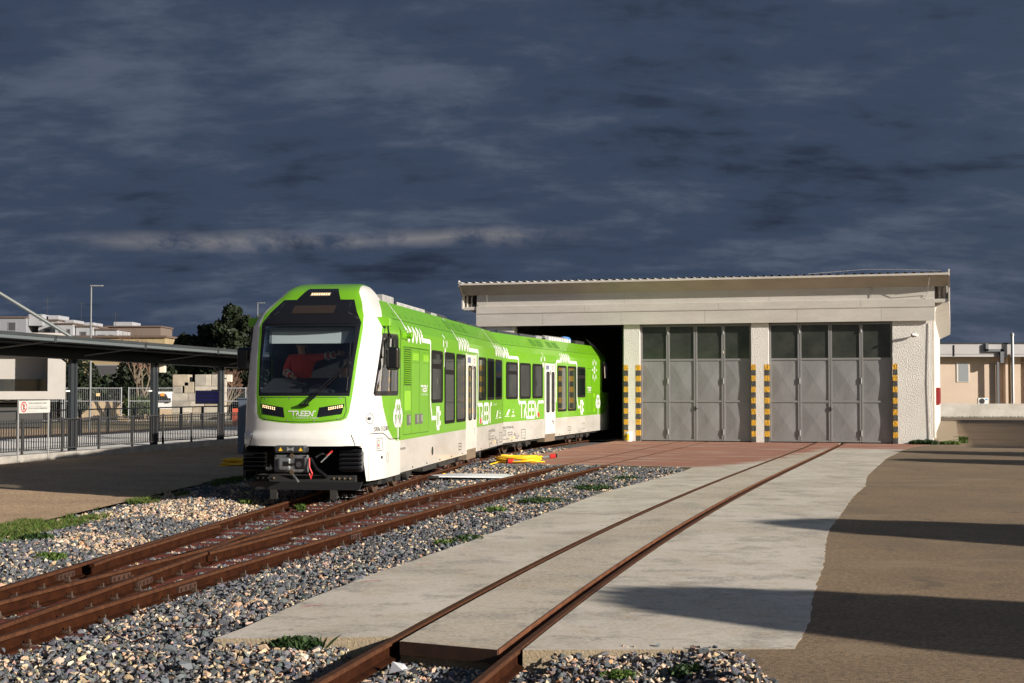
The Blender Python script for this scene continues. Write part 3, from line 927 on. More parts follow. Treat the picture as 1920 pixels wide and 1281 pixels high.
def treen(put, u0, z0, h, sx, w, left=0.0, right=0.0):
    """the curly word mark TREEN; put(points, width) draws one stroke. letter height h, sx = width of one unit"""
    T = lambda pts: [(u0 + x * sx, z0 + y * h) for x, y in pts]
    put(T([(-left, 1), (0, 1), (1.02, 1)] + arc(1.02, .78, .20, .22, 90, -60, 6) + [(1.02, .5), (.95, .44), (.93, .36), (.93, 0)]), w)    # bar of T, bowl and stem of R
    put(T([(.42, 1), (.42, 0)]), w)
    put(T([(1.06, .5), (1.2, .36), (1.24, .14), (1.36, 0), (2.72, 0), (2.86, .14), (2.86, .82)]), w)                                    # leg of R runs on as the base line
    put(T([(1.62, 0), (1.62, .82), (1.74, 1), (2.72, 1), (2.86, .82)]), w)
    put(T([(1.62, .5), (2.05, .5)]), w)
    put(T([(2.24, 0), (2.24, 1)]), w)
    put(T([(2.24, .5), (2.66, .5)]), w)
    put(T([(2.72, 1), (2.95, .9), (3.28, .04), (3.40, .04), (3.42, .82), (3.55, 1), (3.85 + right, 1)]), w)

# ---- car bodies
def body(u0, u1, M):
    for name, prof, mat in (('skirt_panel', [(W, .43), (W, 1.0)], P_skirt), ('side_panel', [(W, 1.0), (W, 2.95)], P_green),
                            ('roof_slope', [(W, 2.95), (1.045, 3.14), (.793, 3.47)], P_green)):
        for sg in (1, -1):
            b = MB(M)
            for (v0, z0), (v1, z1) in zip(prof[:-1], prof[1:]):
                b.quad((sg * v0, u0, z0), (sg * v0, u1, z0), (sg * v1, u1, z1), (sg * v1, u0, z1))
            b.build(name, mat, train)
    b = MB(M); b.quad((-.793, u0, 3.47), (.793, u0, 3.47), (.793, u1, 3.47), (-.793, u1, 3.47))
    b.build('roof_deck', P_grey, train)
    b = MB(M); b.quad((-W, u0, .43), (W, u0, .43), (W, u1, .43), (-W, u1, .43)).bb(-1.0, 1.0, u0 + .05, u1 - .05, .36, .425)
    b.build('floor_pan', P_under, train)
    b = MB(M)
    for u in (u0 + .002, u1 - .002):
        b.quad((-W, u, .43), (W, u, .43), (W, u, 2.95), (1.045, u, 3.14), (.793, u, 3.47), (-.793, u, 3.47), (-1.045, u, 3.14), (-W, u, 2.95))
    b.build('end_wall', P_under, train)
body(.10, 13.53, None)
body(0.0, 13.40, CAR2)
# gangway bellows between the cars
bl = MB()
for k in range(9):
    f = k / 8; u = 13.54 + f * .42; r_ = 1.06 - (.05 if k % 2 else 0)
    bl.bb(-r_ + .03 * f, r_ + .03 * f, u, u + .05, .55, 3.02 - (.04 if k % 2 else 0)); bl.bb(-.74, .74, u, u + .05, 3.0, 3.40 - (.03 if k % 2 else 0))
bl.build('gangway_bellows', P_under, train)

# ---- windows: rounded rubber frame with a flush dark pane
def rrect(u0, u1, z0, z1, r, n=4):
    P = []
    for (cx, cz, a) in ((u1 - r, z1 - r, 0), (u0 + r, z1 - r, 90), (u0 + r, z0 + r, 180), (u1 - r, z0 + r, 270)):
        P += [(cx + r * math.cos(R(a + 90 * k / n)), cz + r * math.sin(R(a + 90 * k / n))) for k in range(n + 1)]
    return P
def window(u0, u1, z0, z1, M, transom=None, fw=.085, r=.10, name='window', x=W, fmat=None, parent=None):
    out, inn = rrect(u0, u1, z0, z1, r), rrect(u0 + fw, u1 - fw, z0 + fw * .8, z1 - fw * .8, r * .55)
    n = len(out); b = MB(M)
    vs = [(x + .001, p[0], p[1]) for p in out] + [(x + .012, p[0], p[1]) for p in out] + [(x + .012, p[0], p[1]) for p in inn] + [(x + .003, p[0], p[1]) for p in inn]
    fs = []
    for k in range(3):
        fs += [(k * n + i, k * n + (i + 1) % n, (k + 1) * n + (i + 1) % n, (k + 1) * n + i) for i in range(n)]
    b.add(vs, fs)
    if transom:
        b.bb(x + .002, x + .011, u0 + fw, u1 - fw, transom - .05, transom + .05)
    fr = b.build(name, fmat or P_frame, parent or train)
    p = MB(M); p.add([(x + .004, q[0], q[1]) for q in inn], [tuple(range(n))])
    p.build('pane', P_pane, fr)
    return fr
for u, z0, tr in ((3.07, 1.63, 2.36), (4.55, 1.18, 2.26), (6.0, 1.18, None), (9.19, 1.63, None), (10.62, 1.63, None), (12.03, 1.63, 2.30)):
    window(u, u + 1.25, z0, 2.675, None, tr)
for u, z0, tr in ((.39, 1.625, 2.36), (1.86, 1.625, None), (3.32, 1.625, None), (6.54, 1.19, None), (7.99, 1.19, None), (9.42, 1.625, 2.32)):
    window(u, u + 1.25, z0, 2.655, CAR2, tr)
# ---- doors
def door(u0, u1, split, M, num):
    dz0, dz1 = .53, 2.69
    for k, (a, b) in enumerate(((u0 + .03, split - .012), (split + .012, u1 - .03))):
        d = MB(M); d.bb(W + .001, W + .012, a, b, dz0, dz1)
        lf = d.build('door_leaf', P_white if num == 2 else pmat('door_cream', (.58, .56, .52), .35, coat=.4), train)
        m_ = (a + b) / 2; hw = (b - a) * .30
        window(m_ - hw, m_ + hw, 1.19, 2.44, M, None, .045, .09, 'door_window', W + .012, parent=lf)
        s = MB(M)
        if k == 0:
            for q in range(3):
                s.bb(W + .0125, W + .0145, a + .09 + q * .15, a + .20 + q * .15, 2.50, 2.63)
            s.build('pictogram', pmat('blue_pictogram', (.05, .08, .18), .5), lf)
        else:
            vs, fs = ribbon(arc((a + b) / 2, 2.56, .09, .05, 0, 340, 10), .022)
            s.add([(W + .0135, p[0], p[1]) for p in vs], fs)
            s.build('pictogram', P_red, lf)
            t = MB(M)
            if num == 1:
                vs, fs = text2d('2', .20)
                t.add([(W + .0135, m_ - .06 + p[0], .86 + p[1]) for p in vs], fs)
            else:
                vs, fs = ribbon(arc(m_, .86, .10, .06, -60, 220, 10), .03)
                t.add([(W + .0135, p[0], p[1]) for p in vs], fs)
                vs, fs = ribbon([(m_ - .02, .99), (m_ - .01, .90), (m_ + .09, .88), (m_ + .13, .80)], .035)
                t.add([(W + .0135, p[0], p[1]) for p in vs], fs)
            t.build('door_marking', P_print, lf)
    g = MB(M); g.bb(W + .0005, W + .006, split - .014, split + .014, dz0, dz1).build('door_gap', P_seam, train)
    g = MB(M); g.bb(W + .002, W + .02, split - .03, split + .03, 2.36, 2.46)
    g.build('door_sensor', P_black, train)
    g = MB(M); g.bb(W + .001, W + .018, split - .035, split - .012, 1.36, 1.47).build('door_button', pmat('amber_button', (.75, .38, .03), .4), train)
    g = MB(M); g.bb(W + .001, W + .018, u0 - .32, u1 + .12, 2.735, 2.752).build('rain_gutter', P_green, train)
    g = MB(M); g.bb(W - .25, W - .004, u0 + .02, u1 - .02, .30, .52).bb(W - .02, W + .001, u0, u1, .43, .53)
    g.build('door_step', P_brown, train)
door(7.40, 8.80, 8.25, None, 1)
door(4.84, 6.20, 5.56, CAR2, 2)
for M, u0, u1 in ((None, 7.33, 7.41), (None, 8.79, 8.87), (CAR2, 4.78, 4.85), (CAR2, 6.19, 6.26)):
    b = MB(M); b.bb(W + .0005, W + .005, u0, u1, .43, 2.72).build('door_jamb', P_white if M is None else P_skirt, train)

# ---- access panels, louvres, latches on the leading car
sm = MB()
for a, b in (((.36, 1.09), (.36, 2.655)), ((.36, 2.655), (2.80, 2.655)), ((2.80, 2.655), (2.76, 1.08)), ((.36, 1.09), (2.76, 1.08)), ((1.10, 1.09), (1.12, 2.655)), ((1.83, 1.09), (1.86, 2.655))):
    vs, fs = ribbon([a, b], .016); sm.add([(W + .003, p[0], p[1]) for p in vs], fs)
sm.build('panel_seam', pmat('green_seam_dark', (.05, .15, .01), .6), train)  # dark green lines along the panel joints
MB().bb(W, W + .02, .40, 2.82, 2.665, 2.69).build('drip_rail', P_green, train)
for k in range(16):
    z = 1.985 + k * .0395
    l = MB(); l.add([(W + .003, .47, z), (W + .003, 1.02, z), (W + .028, 1.02, z + .004), (W + .028, .47, z + .004), (W + .003, .47, z + .030), (W + .003, 1.02, z + .030)],
                    [(0, 1, 2, 3), (3, 2, 5, 4), (0, 3, 4), (1, 5, 2)])
    l.build('louvre_slat', P_green, train)
MB().bb(W + .001, W + .002, .45, 1.04, 1.97, 2.63).build('louvre_backing', P_seam, train)
for (a, b, z0, z1) in ((1.20, 1.77, 2.435, 2.565), (2.24, 2.76, 2.43, 2.555), (.46, 1.0, 1.52, 1.87)):
    MB().bb(W + .001, W + .006, a, b, z0, z1).build('inspection_flap', P_lime, train, bevel=.003)
for (a, b) in ((.68, 1.02), (1.43, 1.74), (1.82, 2.16)):
    f = MB().bb(W + .001, W + .006, a, b, 1.25, 1.44).build('latch', pmat('latch_grey', (.10, .095, .09), .5), train)
    MB().bb(W + .006, W + .012, a + .17, b - .04, 1.29, 1.42).build('latch_handle', P_alu, f)
rv = MB()
for (u0, u1, z) in ((.48, 1.0, 2.63), (1.2, 1.75, 2.61), (2.2, 2.75, 2.60), (1.2, 1.75, 2.40), (2.2, 2.75, 2.39), (.48, 1.0, 1.945), (.48, 1.0, 1.90), (.48, 1.0, 1.47)):
    for k in range(5):
        u = u0 + (u1 - u0) * k / 4; rv.bb(W + .002, W + .008, u - .012, u + .012, z - .008, z + .008)
kind(rv.build('rivets', pmat('rivet', (.10, .22, .03), .4), train), 'stuff')
# seams
sm = MB()
for pts in ([(.12, 2.95), (.05, 1.05)], [(.05, 1.05), (-.02, 1.04)]):
    vs, fs = ribbon(pts, .025); sm.add([(W + .004, p[0], p[1]) for p in vs], fs)
sm.build('cab_seam', P_seam, train)
for M, u0, u1 in ((None, -.25, 13.5), (CAR2, .05, 13.35)):
    d = MB(M)
    vs, fs = ribbon([(u0 + (u1 - u0) * k / 20, 3.135) for k in range(21)], .012)
    d.add([smap(p[0], p[1], .003) for p in vs], fs); d.build('roof_seam', pmat('roof_seam_green', (.02, .07, .01), .6), train)
    d = MB(M)
    for k in range(22):
        u = u0 + .5 + k * .58
        if u > u1 - .3:
            break
        vs, fs = ribbon([(u, 3.20), (u + .02, 3.26)], .02); d.add([smap(p[0], p[1], .004) for p in vs], fs)
    kind(d.build('roof_clips', P_seam, train), 'stuff')
    # mesh grilles in the roof slope
    for (a, b) in (((5.9, 6.7), (7.0, 7.8), (8.1, 8.6)) if M is None else ((3.9, 4.5), (4.7, 5.4), (6.0, 6.6), (6.8, 7.5))):
        gg = MB(M)
        gg.add([smap(a, 3.20, .006), smap(b, 3.20, .006), smap(b, 3.40, .006), smap(a, 3.40, .006)], [(0, 1, 2, 3)])
        gg.build('roof_grille', pmat('green_mesh', (.085, .25, .015), .5, 0, (.035, .10, .01), 60), train)

# ---- livery
d = Deco(1)
d.line([(.62, 3.46), (.62, 2.97), (.66, 2.95)], .055); d.put(*ribbon(wave(.66, 2.10, 4), .085))
d.line([(2.10, 3.0), (2.13, 2.83), (2.90, 2.83), (2.97, 2.80), (2.97, 1.68), (3.02, 1.52), (3.10, 1.42), (3.12, 1.33), (3.55, 1.33)], .085)
d.line([(3.66, 1.13), (3.66, 1.50), (3.90, 1.50), (3.90, 1.13), (3.66, 1.13)], .11); d.rect(3.95, 4.10, 1.37, 1.46).rect(3.95, 4.10, 1.17, 1.26)
d.build('livery_line', P_deco)
d = Deco(1)
d.line([(4.47, 3.02), (4.61, 2.95), (4.62, 2.86)], .045); d.ell(4.41, 2.845, .045, .085).ell(4.81, 2.84, .045, .085).ell(4.60, 2.67, .07, .10).line([(4.57, 2.7), (4.52, 2.36)], .05)
d.build('livery_sprout', P_deco)
d = Deco(1)
d.line([(6.22, 3.46), (6.22, 2.97), (6.26, 2.95)], .055); d.put(*ribbon(wave(6.26, 7.68, 4), .085))
d.line([(7.68, 3.0), (7.72, 2.805), (9.05, 2.805), (9.12, 2.76), (9.12, 2.0), (9.06, 1.62), (9.06, 1.52)], .085)
treen(lambda p, w: d.line(p, w), 9.10, 1.08, .45, .60, .085)
d.build('livery_line', P_deco)
d = Deco(1); d.line([(12.0, 3.46), (12.0, 2.97), (12.03, 2.95)], .055); d.put(*ribbon(wave(12.03, 13.5, 4), .085)); d.build('livery_line', P_deco)
d = Deco(2); d.put(*ribbon(wave(0.02, .58, 2), .085)); d.line([(.58, 3.0), (.62, 2.785), (1.62, 2.785), (1.72, 2.74), (1.72, 1.62), (1.80, 1.50)], .085)
treen(lambda p, w: d.line(p, w), 1.80, 1.08, .44, .635, .085, 0, .7)
d.build('livery_line', P_deco)
d = Deco(2)
d.line([(4.52, 3.0), (4.60, 2.94), (4.61, 2.83)], .045); d.ell(4.39, 2.80, .05, .085).ell(4.83, 2.81, .05, .085).ell(4.63, 2.64, .07, .09).ell(4.80, 2.40, .045, .10)
d.build('livery_sprout', P_deco)
d = Deco(2)
d.line([(6.30, 1.50), (6.36, 1.62), (6.36, 2.70), (6.44, 2.785), (6.90, 2.785), (6.93, 3.0)], .085); d.put(*ribbon(wave(6.93, 8.20, 4), .085))
d.line([(8.20, 3.0), (8.25, 2.785), (9.25, 2.785), (9.34, 2.72), (9.34, 1.60), (9.48, 1.42), (9.52, 1.30), (9.85, 1.30)], .085)
d.line([(9.95, 1.10), (9.95, 1.48), (10.20, 1.48), (10.20, 1.10), (9.95, 1.10)], .12); d.rect(10.26, 10.42, 1.36, 1.46).rect(10.26, 10.42, 1.14, 1.24)
d.build('livery_line', P_deco)
d = Deco(2)
d.put(*ribbon(arc(12.21, 2.58, .09, .10, 0, 345, 12), .075)); d.ell(11.86, 2.58, .07, .035).ell(12.56, 2.58, .07, .035)
for (u, z) in ((11.97, 2.82), (12.46, 2.82), (11.97, 2.34), (12.46, 2.34)):
    d.ell(u, z, .055, .09)
d.line([(12.10, 2.99), (12.20, 2.93), (12.21, 2.83)], .04).line([(12.21, 2.33), (12.21, 2.18)], .05)
d.build('livery_flower', P_deco)
def tree_logo(car, u, z0, sc):
    d = Deco(car)
    d.line([(u, z0), (u, z0 + .30 * sc)], .075)
    for (x, z, a, b) in ((-.10, .62, .14, .12), (.10, .62, .14, .12), (-.24, .43, .16, .16), (.22, .43, .16, .16), (0, .43, .18, .16), (-.15, .33, .13, .09), (.15, .33, .13, .09)):
        d.ell(u + x, z0 + z * sc, a, b * sc)
    o = d.build('livery_tree', P_deco)
    d = Deco(car, .006)
    for (x, z) in ((-.09, .60), (.09, .60), (-.22, .43), (0, .43), (.20, .43)):
        d.ell(u + x, z0 + z * sc, .045, .055)
    d.b.build('livery_leaf', P_green, o)
tree_logo(1, -.10, .99, 1.0); tree_logo(2, 12.82, .98, .98)
for car, u in ((1, 12.1), (2, .30)):
    d = Deco(car)
    for k, (x, z) in enumerate(((.10, 1.18), (.16, 1.235), (.26, 1.29))):
        d.put([(u + x, z), (u + x + .20, z), (u + x + .28, z + .05), (u + x + .08, z + .05)], [(0, 1, 2, 3)])
    d.rect(u - .06, u + .46, 1.145, 1.158); d.rect(u + .78, u + .92, 1.24, 1.29).rect(u + .76, u + .94, 1.335, 1.343).rect(u + .76, u + .94, 1.195, 1.203).rect(u + .64, u + 1.06, 1.14, 1.165)
    d.build('operator_logo', P_deco)
for car, u in ((1, 1.97), (2, 10.98)):
    d = Deco(car); treen(lambda p, w: d.line(p, w, sub=False), u + .06, 1.86, .105, .165, .026, .3)
    d.text('IL TRENO È GREEN', u + .07, 1.785, .045, .60); d.build('small_wordmark', P_deco)
d = Deco(1); d.text('IL TRENO È GREEN', 11.66, 1.49, .055, .6); d.build('small_wordmark', P_deco)
for car, uu, body_ in ((1, 10.87, '94 83 0 312 001-0 I-FAL'), (2, .08, '94 83 0 312 001-0 I-FAL')):
    d = Deco(car); d.text(body_, uu, .815, .10, 1.1)
    for (a, b, z0, z1) in ((0, .30, .64, .78), (.52, .95, .64, .71), (1.96, 2.42, .50, .75)):
        d.line([(uu + a, z0), (uu + b, z0), (uu + b, z1), (uu + a, z1), (uu + a, z0)], .014, sub=False)
    for k in range(3):
        d.rect(uu + .05, uu + .25, .665 + k * .035, .675 + k * .035)
    d.rect(uu + 1.96, uu + 2.42, .58, .587).rect(uu + 1.96, uu + 2.42, .665, .672)
    d.text('A', uu + 1.18, .60, .13, .14); d.text('32 t  18 m', uu + 1.30, .56, .06, .42); d.text('R 68t', uu + 1.30, .50, .06, .3)
    d.text('14 m', uu + .02, .515, .055, .25).text('46 P', uu + .38, .515, .055, .2)
    d.build('data_panel', P_print)
    d = Deco(car); d.rect(uu + .72, uu + .82, .51, .57).rect(uu + 1.05, uu + 1.24, .51, .58); d.build('data_mark', pmat('ochre_print', (.72, .48, .22), .5))
d = Deco(1); d.text('STADLER', .07, .83, .055, .48); d.build('maker_mark', P_print)
for car, a in ((1, 9.40), (2, 3.94)):
    d = Deco(car, .007); d.rect(a, a + .22, 1.075, 1.205); d.build('fire_sticker', P_red)
d = Deco(1); d.line([(6.34, .57), (6.68, .57), (6.68, .71), (6.34, .71), (6.34, .57)], .018, sub=False).rect(6.44, 6.60, .63, .655); d.build('filler_flap', P_seam)
d = Deco(2); d.line([(8.0, .55), (8.4, .55), (8.4, .68), (8.0, .68), (8.0, .55)], .014, sub=False).rect(8.0, 8.4, .61, .615); d.rect(10.1, 10.16, .72, .75).rect(10.3, 10.36, .72, .75).rect(10.5, 10.56, .72, .75).rect(10.1, 10.6, .555, .565); d.build('filler_flap', P_seam)
d = Deco(2); d.line([(10.95, 1.07), (11.74, 1.07), (11.74, 2.62), (10.95, 2.62), (10.95, 1.07)], .018).line([(11.88, 1.07), (12.45, 1.07), (12.45, 1.80), (11.88, 1.80), (11.88, 1.07)], .012); d.build('panel_seam', pmat('seam_green_dark', (.05, .15, .01), .6))
d = Deco(2); d.rect(12.0, 12.3, 1.62, 1.75).rect(12.0, 12.3, 1.10, 1.22); d.build('inspection_flap', P_lime)
# small hardware on the skirt
b = MB()
b.lathe([(.0, 0), (.085, .0), (.085, .006), (.05, .003)], 16, (W + .001, 3.19, .685), 'X'); b.build('fuel_cap', P_seam, train)
for k in range(9):
    MB().cb((W + .006, 1.2 + k * 1.4, .475), (.012, .05, .025)).build('jacking_plug', P_dgrey, train)
    MB(CAR2).cb((W + .006, 1.0 + k * 1.45, .475), (.012, .05, .025)).build('jacking_plug', P_dgrey, train)
# ------------------------------------------------------------------ cab of the train
def poly_in(x, y, P):
    r = False; j = len(P) - 1
    for i in range(len(P)):
        xi, yi = P[i]; xj, yj = P[j]
        if (yi > y) != (yj > y) and x < (xj - xi) * (y - yi) / (yj - yi) + xi:
            r = not r
        j = i
    return r
def sym(h):
    return h + [(-a, b) for a, b in h[::-1]]
BLACKP = sym([(.26, 3.625), (.38, 3.415), (.61, 3.415), (.845, 3.0), (.76, 1.79)])
GLASSP = sym([(.765, 2.94), (.745, 1.93), (.72, 1.845)])
GREENP = sym([(.535, 3.80), (.635, 3.55), (.745, 3.37), (.853, 3.14), (.882, 2.92), (.815, 1.95), (.80, 1.78), (.765, 1.52), (.73, 1.43), (.66, 1.395), (.35, 1.36), (.12, 1.347)])
OPENP = [(-1.0, .30), (-.97, .955), (-.90, .985), (.90, .985), (.97, .955), (1.03, .30)]
SIDEG = [(.2, 3.60), (.03, 3.50), (-.23, 3.41), (-.96, 3.10), (-1.14, 2.97), (-1.20, 2.845), (-1.12, 2.60), (-1.12, 2.0), (-1.28, 1.79), (-1.20, 1.60), (-1.08, 1.46), (-.83, 1.20), (-.55, 1.07), (-.24, 1.005), (.2, 1.0)]
CABW = [(-1.15, 2.845), (-.10, 2.86), (-.06, 2.80), (-.07, 1.83), (-.12, 1.79), (-1.60, 1.79), (-1.66, 1.83)]
CABG = [(-1.09, 2.76), (-.17, 2.77), (-.17, 1.87), (-1.55, 1.87)]
bm = bmesh.new()
zs = sorted(set(np.round(np.concatenate([np.linspace(.41, 1.17, 9), [1.19], np.linspace(1.25, 3.0, 30), np.linspace(3.0, 3.47, 14), np.linspace(3.47, 3.74, 9)]), 4)))
rows = []
for z in zs:
    rows.append([bm.verts.new((p[0], p[1], z)) for p in level(z)])
for i in range(len(rows) - 1):
    for k in range(len(rows[0]) - 1):
        bm.faces.new((rows[i][k], rows[i][k + 1], rows[i + 1][k + 1], rows[i + 1][k]))
bm.faces.new(rows[-1])                                       # roof cap
bk = [bm.verts.new((v.co.x, .10, v.co.z)) for v in ()]
def cut(sel, co, no):
    fs = [f for f in bm.faces if sel(f.calc_center_median())]
    g = set(fs)
    for f in fs:
        g.update(f.edges); g.update(f.verts)
    bmesh.ops.bisect_plane(bm, geom=list(g), dist=1e-5, plane_co=co, plane_no=no)
front = lambda c: c.y < -.15 and (abs(c.x) < 1.08)
for P in (BLACKP, GLASSP, GREENP, OPENP):
    for i in range(len(P)):
        (x0, z0), (x1, z1) = P[i], P[(i + 1) % len(P)]
        if abs(x0 - x1) + abs(z0 - z1) < 1e-6:
            continue
        lo, hi = min(z0, z1) - .12, max(z0, z1) + .12
        xl, xh = min(x0, x1) - .15, max(x0, x1) + .15
        cut(lambda c: front(c) and lo < c.z < hi and xl < c.x < xh, (x0, 0, z0), (z1 - z0, 0, -(x1 - x0)))
side = lambda c: abs(c.x) > .70
for P in (SIDEG, CABW, CABG):
    for i in range(len(P)):
        (u0, z0), (u1, z1) = P[i], P[(i + 1) % len(P)]
        lo, hi = min(z0, z1) - .12, max(z0, z1) + .12
        ul, uh = min(u0, u1) - .15, max(u0, u1) + .15
        cut(lambda c: side(c) and lo < c.z < hi and ul < c.y < uh, (0, u0, z0), (0, z1 - z0, -(u1 - u0)))
cls = {}; bm.faces.index_update()
bm.normal_update()
for f in bm.faces:
    c = f.calc_center_median()
    sidey = abs(c.x) > .80 and poly_in(c.y, c.z, SIDEG)
    if abs(c.x) > .9 and poly_in(c.y, c.z, CABG):
        k = 'cab_side_window'
    elif abs(c.x) > .9 and poly_in(c.y, c.z, CABW):
        k = 'side_window_surround'
    elif c.y < -.15 and poly_in(c.x, c.z, GLASSP):
        k = 'windscreen'
    elif c.y < -.15 and poly_in(c.x, c.z, BLACKP):
        k = 'windscreen_surround'
    elif c.y < -1.0 and abs(c.x) < 1.035 and poly_in(c.x, c.z, OPENP):
        k = None
    elif (poly_in(c.x, c.z, GREENP) and (c.y < -.9 or c.z > 3.3)) or (c.z > 3.735 and abs(c.x) < .2):
        k = 'front_mask'
    elif sidey:
        k = 'cab_side_panel'
    elif c.z < 1.18:
        k = 'bumper_skirt'
    else:
        k = 'nose_shell'
    cls[f.index] = k
bm.faces.index_update(); bm.faces.ensure_lookup_table()
order = [cls_k for cls_k in ('nose_shell', 'bumper_skirt', 'front_mask', 'cab_side_panel', 'windscreen_surround', 'windscreen', 'side_window_surround', 'cab_side_window')]
lay = bm.faces.layers.int.new('cls')
for f in bm.faces:
    c = f.calc_center_median()
for f, k in zip(bm.faces, [None] * 0):
    pass
bm.normal_update()
NOSE_MATS = {'nose_shell': P_white, 'bumper_skirt': P_white, 'front_mask': P_green, 'cab_side_panel': P_green, 'windscreen_surround': P_black, 'windscreen': P_glass,
             'side_window_surround': P_black, 'cab_side_window': P_glass}
vn = {v.index: None for v in bm.verts}
bm.verts.index_update()
VN = [v.normal.copy() for v in bm.verts]; VC = [v.co.copy() for v in bm.verts]
FL = [([v.index for v in f.verts], kk) for f, kk in zip(bm.faces, [cls[i] for i in range(len(bm.faces))])]
bm.free()
nose_parts = []
for nm in order:
    fl = [f for f, k in FL if k == nm]
    groups = [fl]
    if nm in ('cab_side_panel', 'side_window_surround', 'cab_side_window'):
        groups = [[f for f in fl if sum(VC[i].x for i in f) > 0], [f for f in fl if sum(VC[i].x for i in f) <= 0]]
    for fl in groups:
        used = sorted({i for f in fl for i in f}); mp = {i: n for n, i in enumerate(used)}
        me = bpy.data.meshes.new(nm)
        me.from_pydata([VC[i][:] for i in used], [], [[mp[i] for i in f] for f in fl])
        me.polygons.foreach_set('use_smooth', [True] * len(me.polygons))
        me.update()
        sgn = 1
        try:
            me.normals_split_custom_set_from_vertices([VN[i][:] for i in used])
        except Exception:
            pass
        nose_parts.append(link_mesh(nm, me, NOSE_MATS[nm], train))
# rear cab of the second car: the same shapes turned round
RM = CAR2 @ Matrix.Translation((0, 13.50, 0)) @ Matrix.Rotation(math.pi, 4, 'Z')
for o in nose_parts:
    c = o.copy(); COL.objects.link(c); c.parent = train; c.matrix_local = RM
def npt(v, z, off=.004):
    """point on the cab front, pushed outwards"""
    e_ = .01
    u = surf(v, z)
    n = Vector((-(surf(v + e_, z) - surf(v - e_, z)) / (2 * e_), 1, -(surf(v, z + e_) - surf(v, z - e_)) / (2 * e_))); n.normalize()
    return Vector((v, u, z)) - n * off
def ndeco(polys, name, mat, off=.004, parent=None):
    b = MB()
    for vs, fs in polys:
        b.add([npt(p[0], p[1], off) for p in vs], fs)
    return b.build(name, mat, parent or train)
def grid_quad(P, n=8, m=4):
    """bilinear patch over 4 (v,z) corners"""
    a, b, c, d = [np.array(p) for p in P]; vs = []
    for j in range(m + 1):
        for i in range(n + 1):
            s_, t_ = i / n, j / m
            vs.append(tuple((a * (1 - s_) + b * s_) * (1 - t_) + (d * (1 - s_) + c * s_) * t_))
    return vs, [(j * (n + 1) + i, j * (n + 1) + i + 1, (j + 1) * (n + 1) + i + 1, (j + 1) * (n + 1) + i) for j in range(m) for i in range(n)]
# head lamps
for s_ in (-1, 1):
    hl = ndeco([grid_quad([(s_ * .27, 1.445), (s_ * .655, 1.50), (s_ * .69, 1.665), (s_ * .30, 1.605)], 10, 4)], 'headlight', P_black, .006)
    for k in range(7):
        c = (s_ * (.655 - k * .034), 1.637 - k * .0065)
        for dz in (0, -.026):
            ndeco([grid_quad([(c[0] - .0085, c[1] + dz - .0075), (c[0] + .0085, c[1] + dz - .0075), (c[0] + .0085, c[1] + dz + .0075), (c[0] - .0085, c[1] + dz + .0075)], 1, 1)], 'led', P_led, .009, hl)
tl = ndeco([grid_quad([(-.17, 3.485), (.17, 3.485), (.17, 3.545), (-.17, 3.545)], 8, 3)], 'top_headlight', pmat('lamp_reflector', (.45, .36, .25), .3), .004)
for k in range(8):
    ndeco([grid_quad([(-.155 + k * .041, 3.50), (-.135 + k * .041, 3.50), (-.135 + k * .041, 3.522), (-.155 + k * .041, 3.522)], 1, 1)], 'led', P_led, .007, tl)
ndeco([grid_quad([(-.36, 3.165), (.36, 3.165), (.36, 3.305), (-.36, 3.305)], 10, 4)], 'destination_display', P_led_dim, .003)
for s_ in (-1, 1):
    vs, fs = ribbon([(s_ * .57, 3.37), (s_ * .60, 3.18), (s_ * .80, 3.06)], .008); ndeco([(vs, fs)], 'display_edge', P_dgrey, .004)
ndeco([ribbon([(-.78 + .052 * k, 2.985) for k in range(31)], .012)], 'display_edge', P_black, .005)
# panel seam and screws of the green hood
hood = [(-.70, 1.77), (.70, 1.77), (.725, 1.55), (.69, 1.45), (.62, 1.415), (.33, 1.383), (0, 1.372), (-.33, 1.383), (-.62, 1.415), (-.69, 1.45), (-.725, 1.55)]
hp = []
for a, b in zip(hood, hood[1:] + hood[:1]):
    n = 8 if abs(a[0] - b[0]) > .5 else 2
    hp += [(a[0] + (b[0] - a[0]) * k / n, a[1] + (b[1] - a[1]) * k / n) for k in range(n)]
ndeco([ribbon(hp, .009, True)], 'hood_seam', P_seam, .004)
for (v, z) in ((-.62, 1.755), (-.2, 1.755), (.22, 1.755), (.62, 1.755), (-.60, 1.43), (.60, 1.43), (-.22, 1.392), (.22, 1.392)):
    ndeco([grid_quad([(v - .010, z - .010), (v + .010, z - .010), (v + .010, z + .010), (v - .010, z + .010)], 1, 1)], 'hood_screw', P_alu, .006)
polys = []
treen(lambda p, w: polys.append(ribbon([q for a, b in zip(p[:-1], p[1:]) for q in (a, ((a[0] + b[0]) / 2, (a[1] + b[1]) / 2))] + [p[-1]], w)), -.17, 1.472, .072, .108, .0145, .4, 0)
ndeco(polys, 'front_wordmark', P_deco, .006)
vs, fs = text2d('IL TRENO È GREEN', .038, spacing=1.25)
mx = max(p[0] for p in vs)
ndeco([([(p[0] * .42 / mx - .13, p[1] + 1.425) for p in vs], fs)], 'front_motto', P_deco, .006)
# slits in the bumper
for s_ in (-1, 1):
    ndeco([ribbon([(s_ * .815, 1.165), (s_ * .85, 1.08), (s_ * .875, .99)], .012)], 'bumper_seam', P_seam, .004)
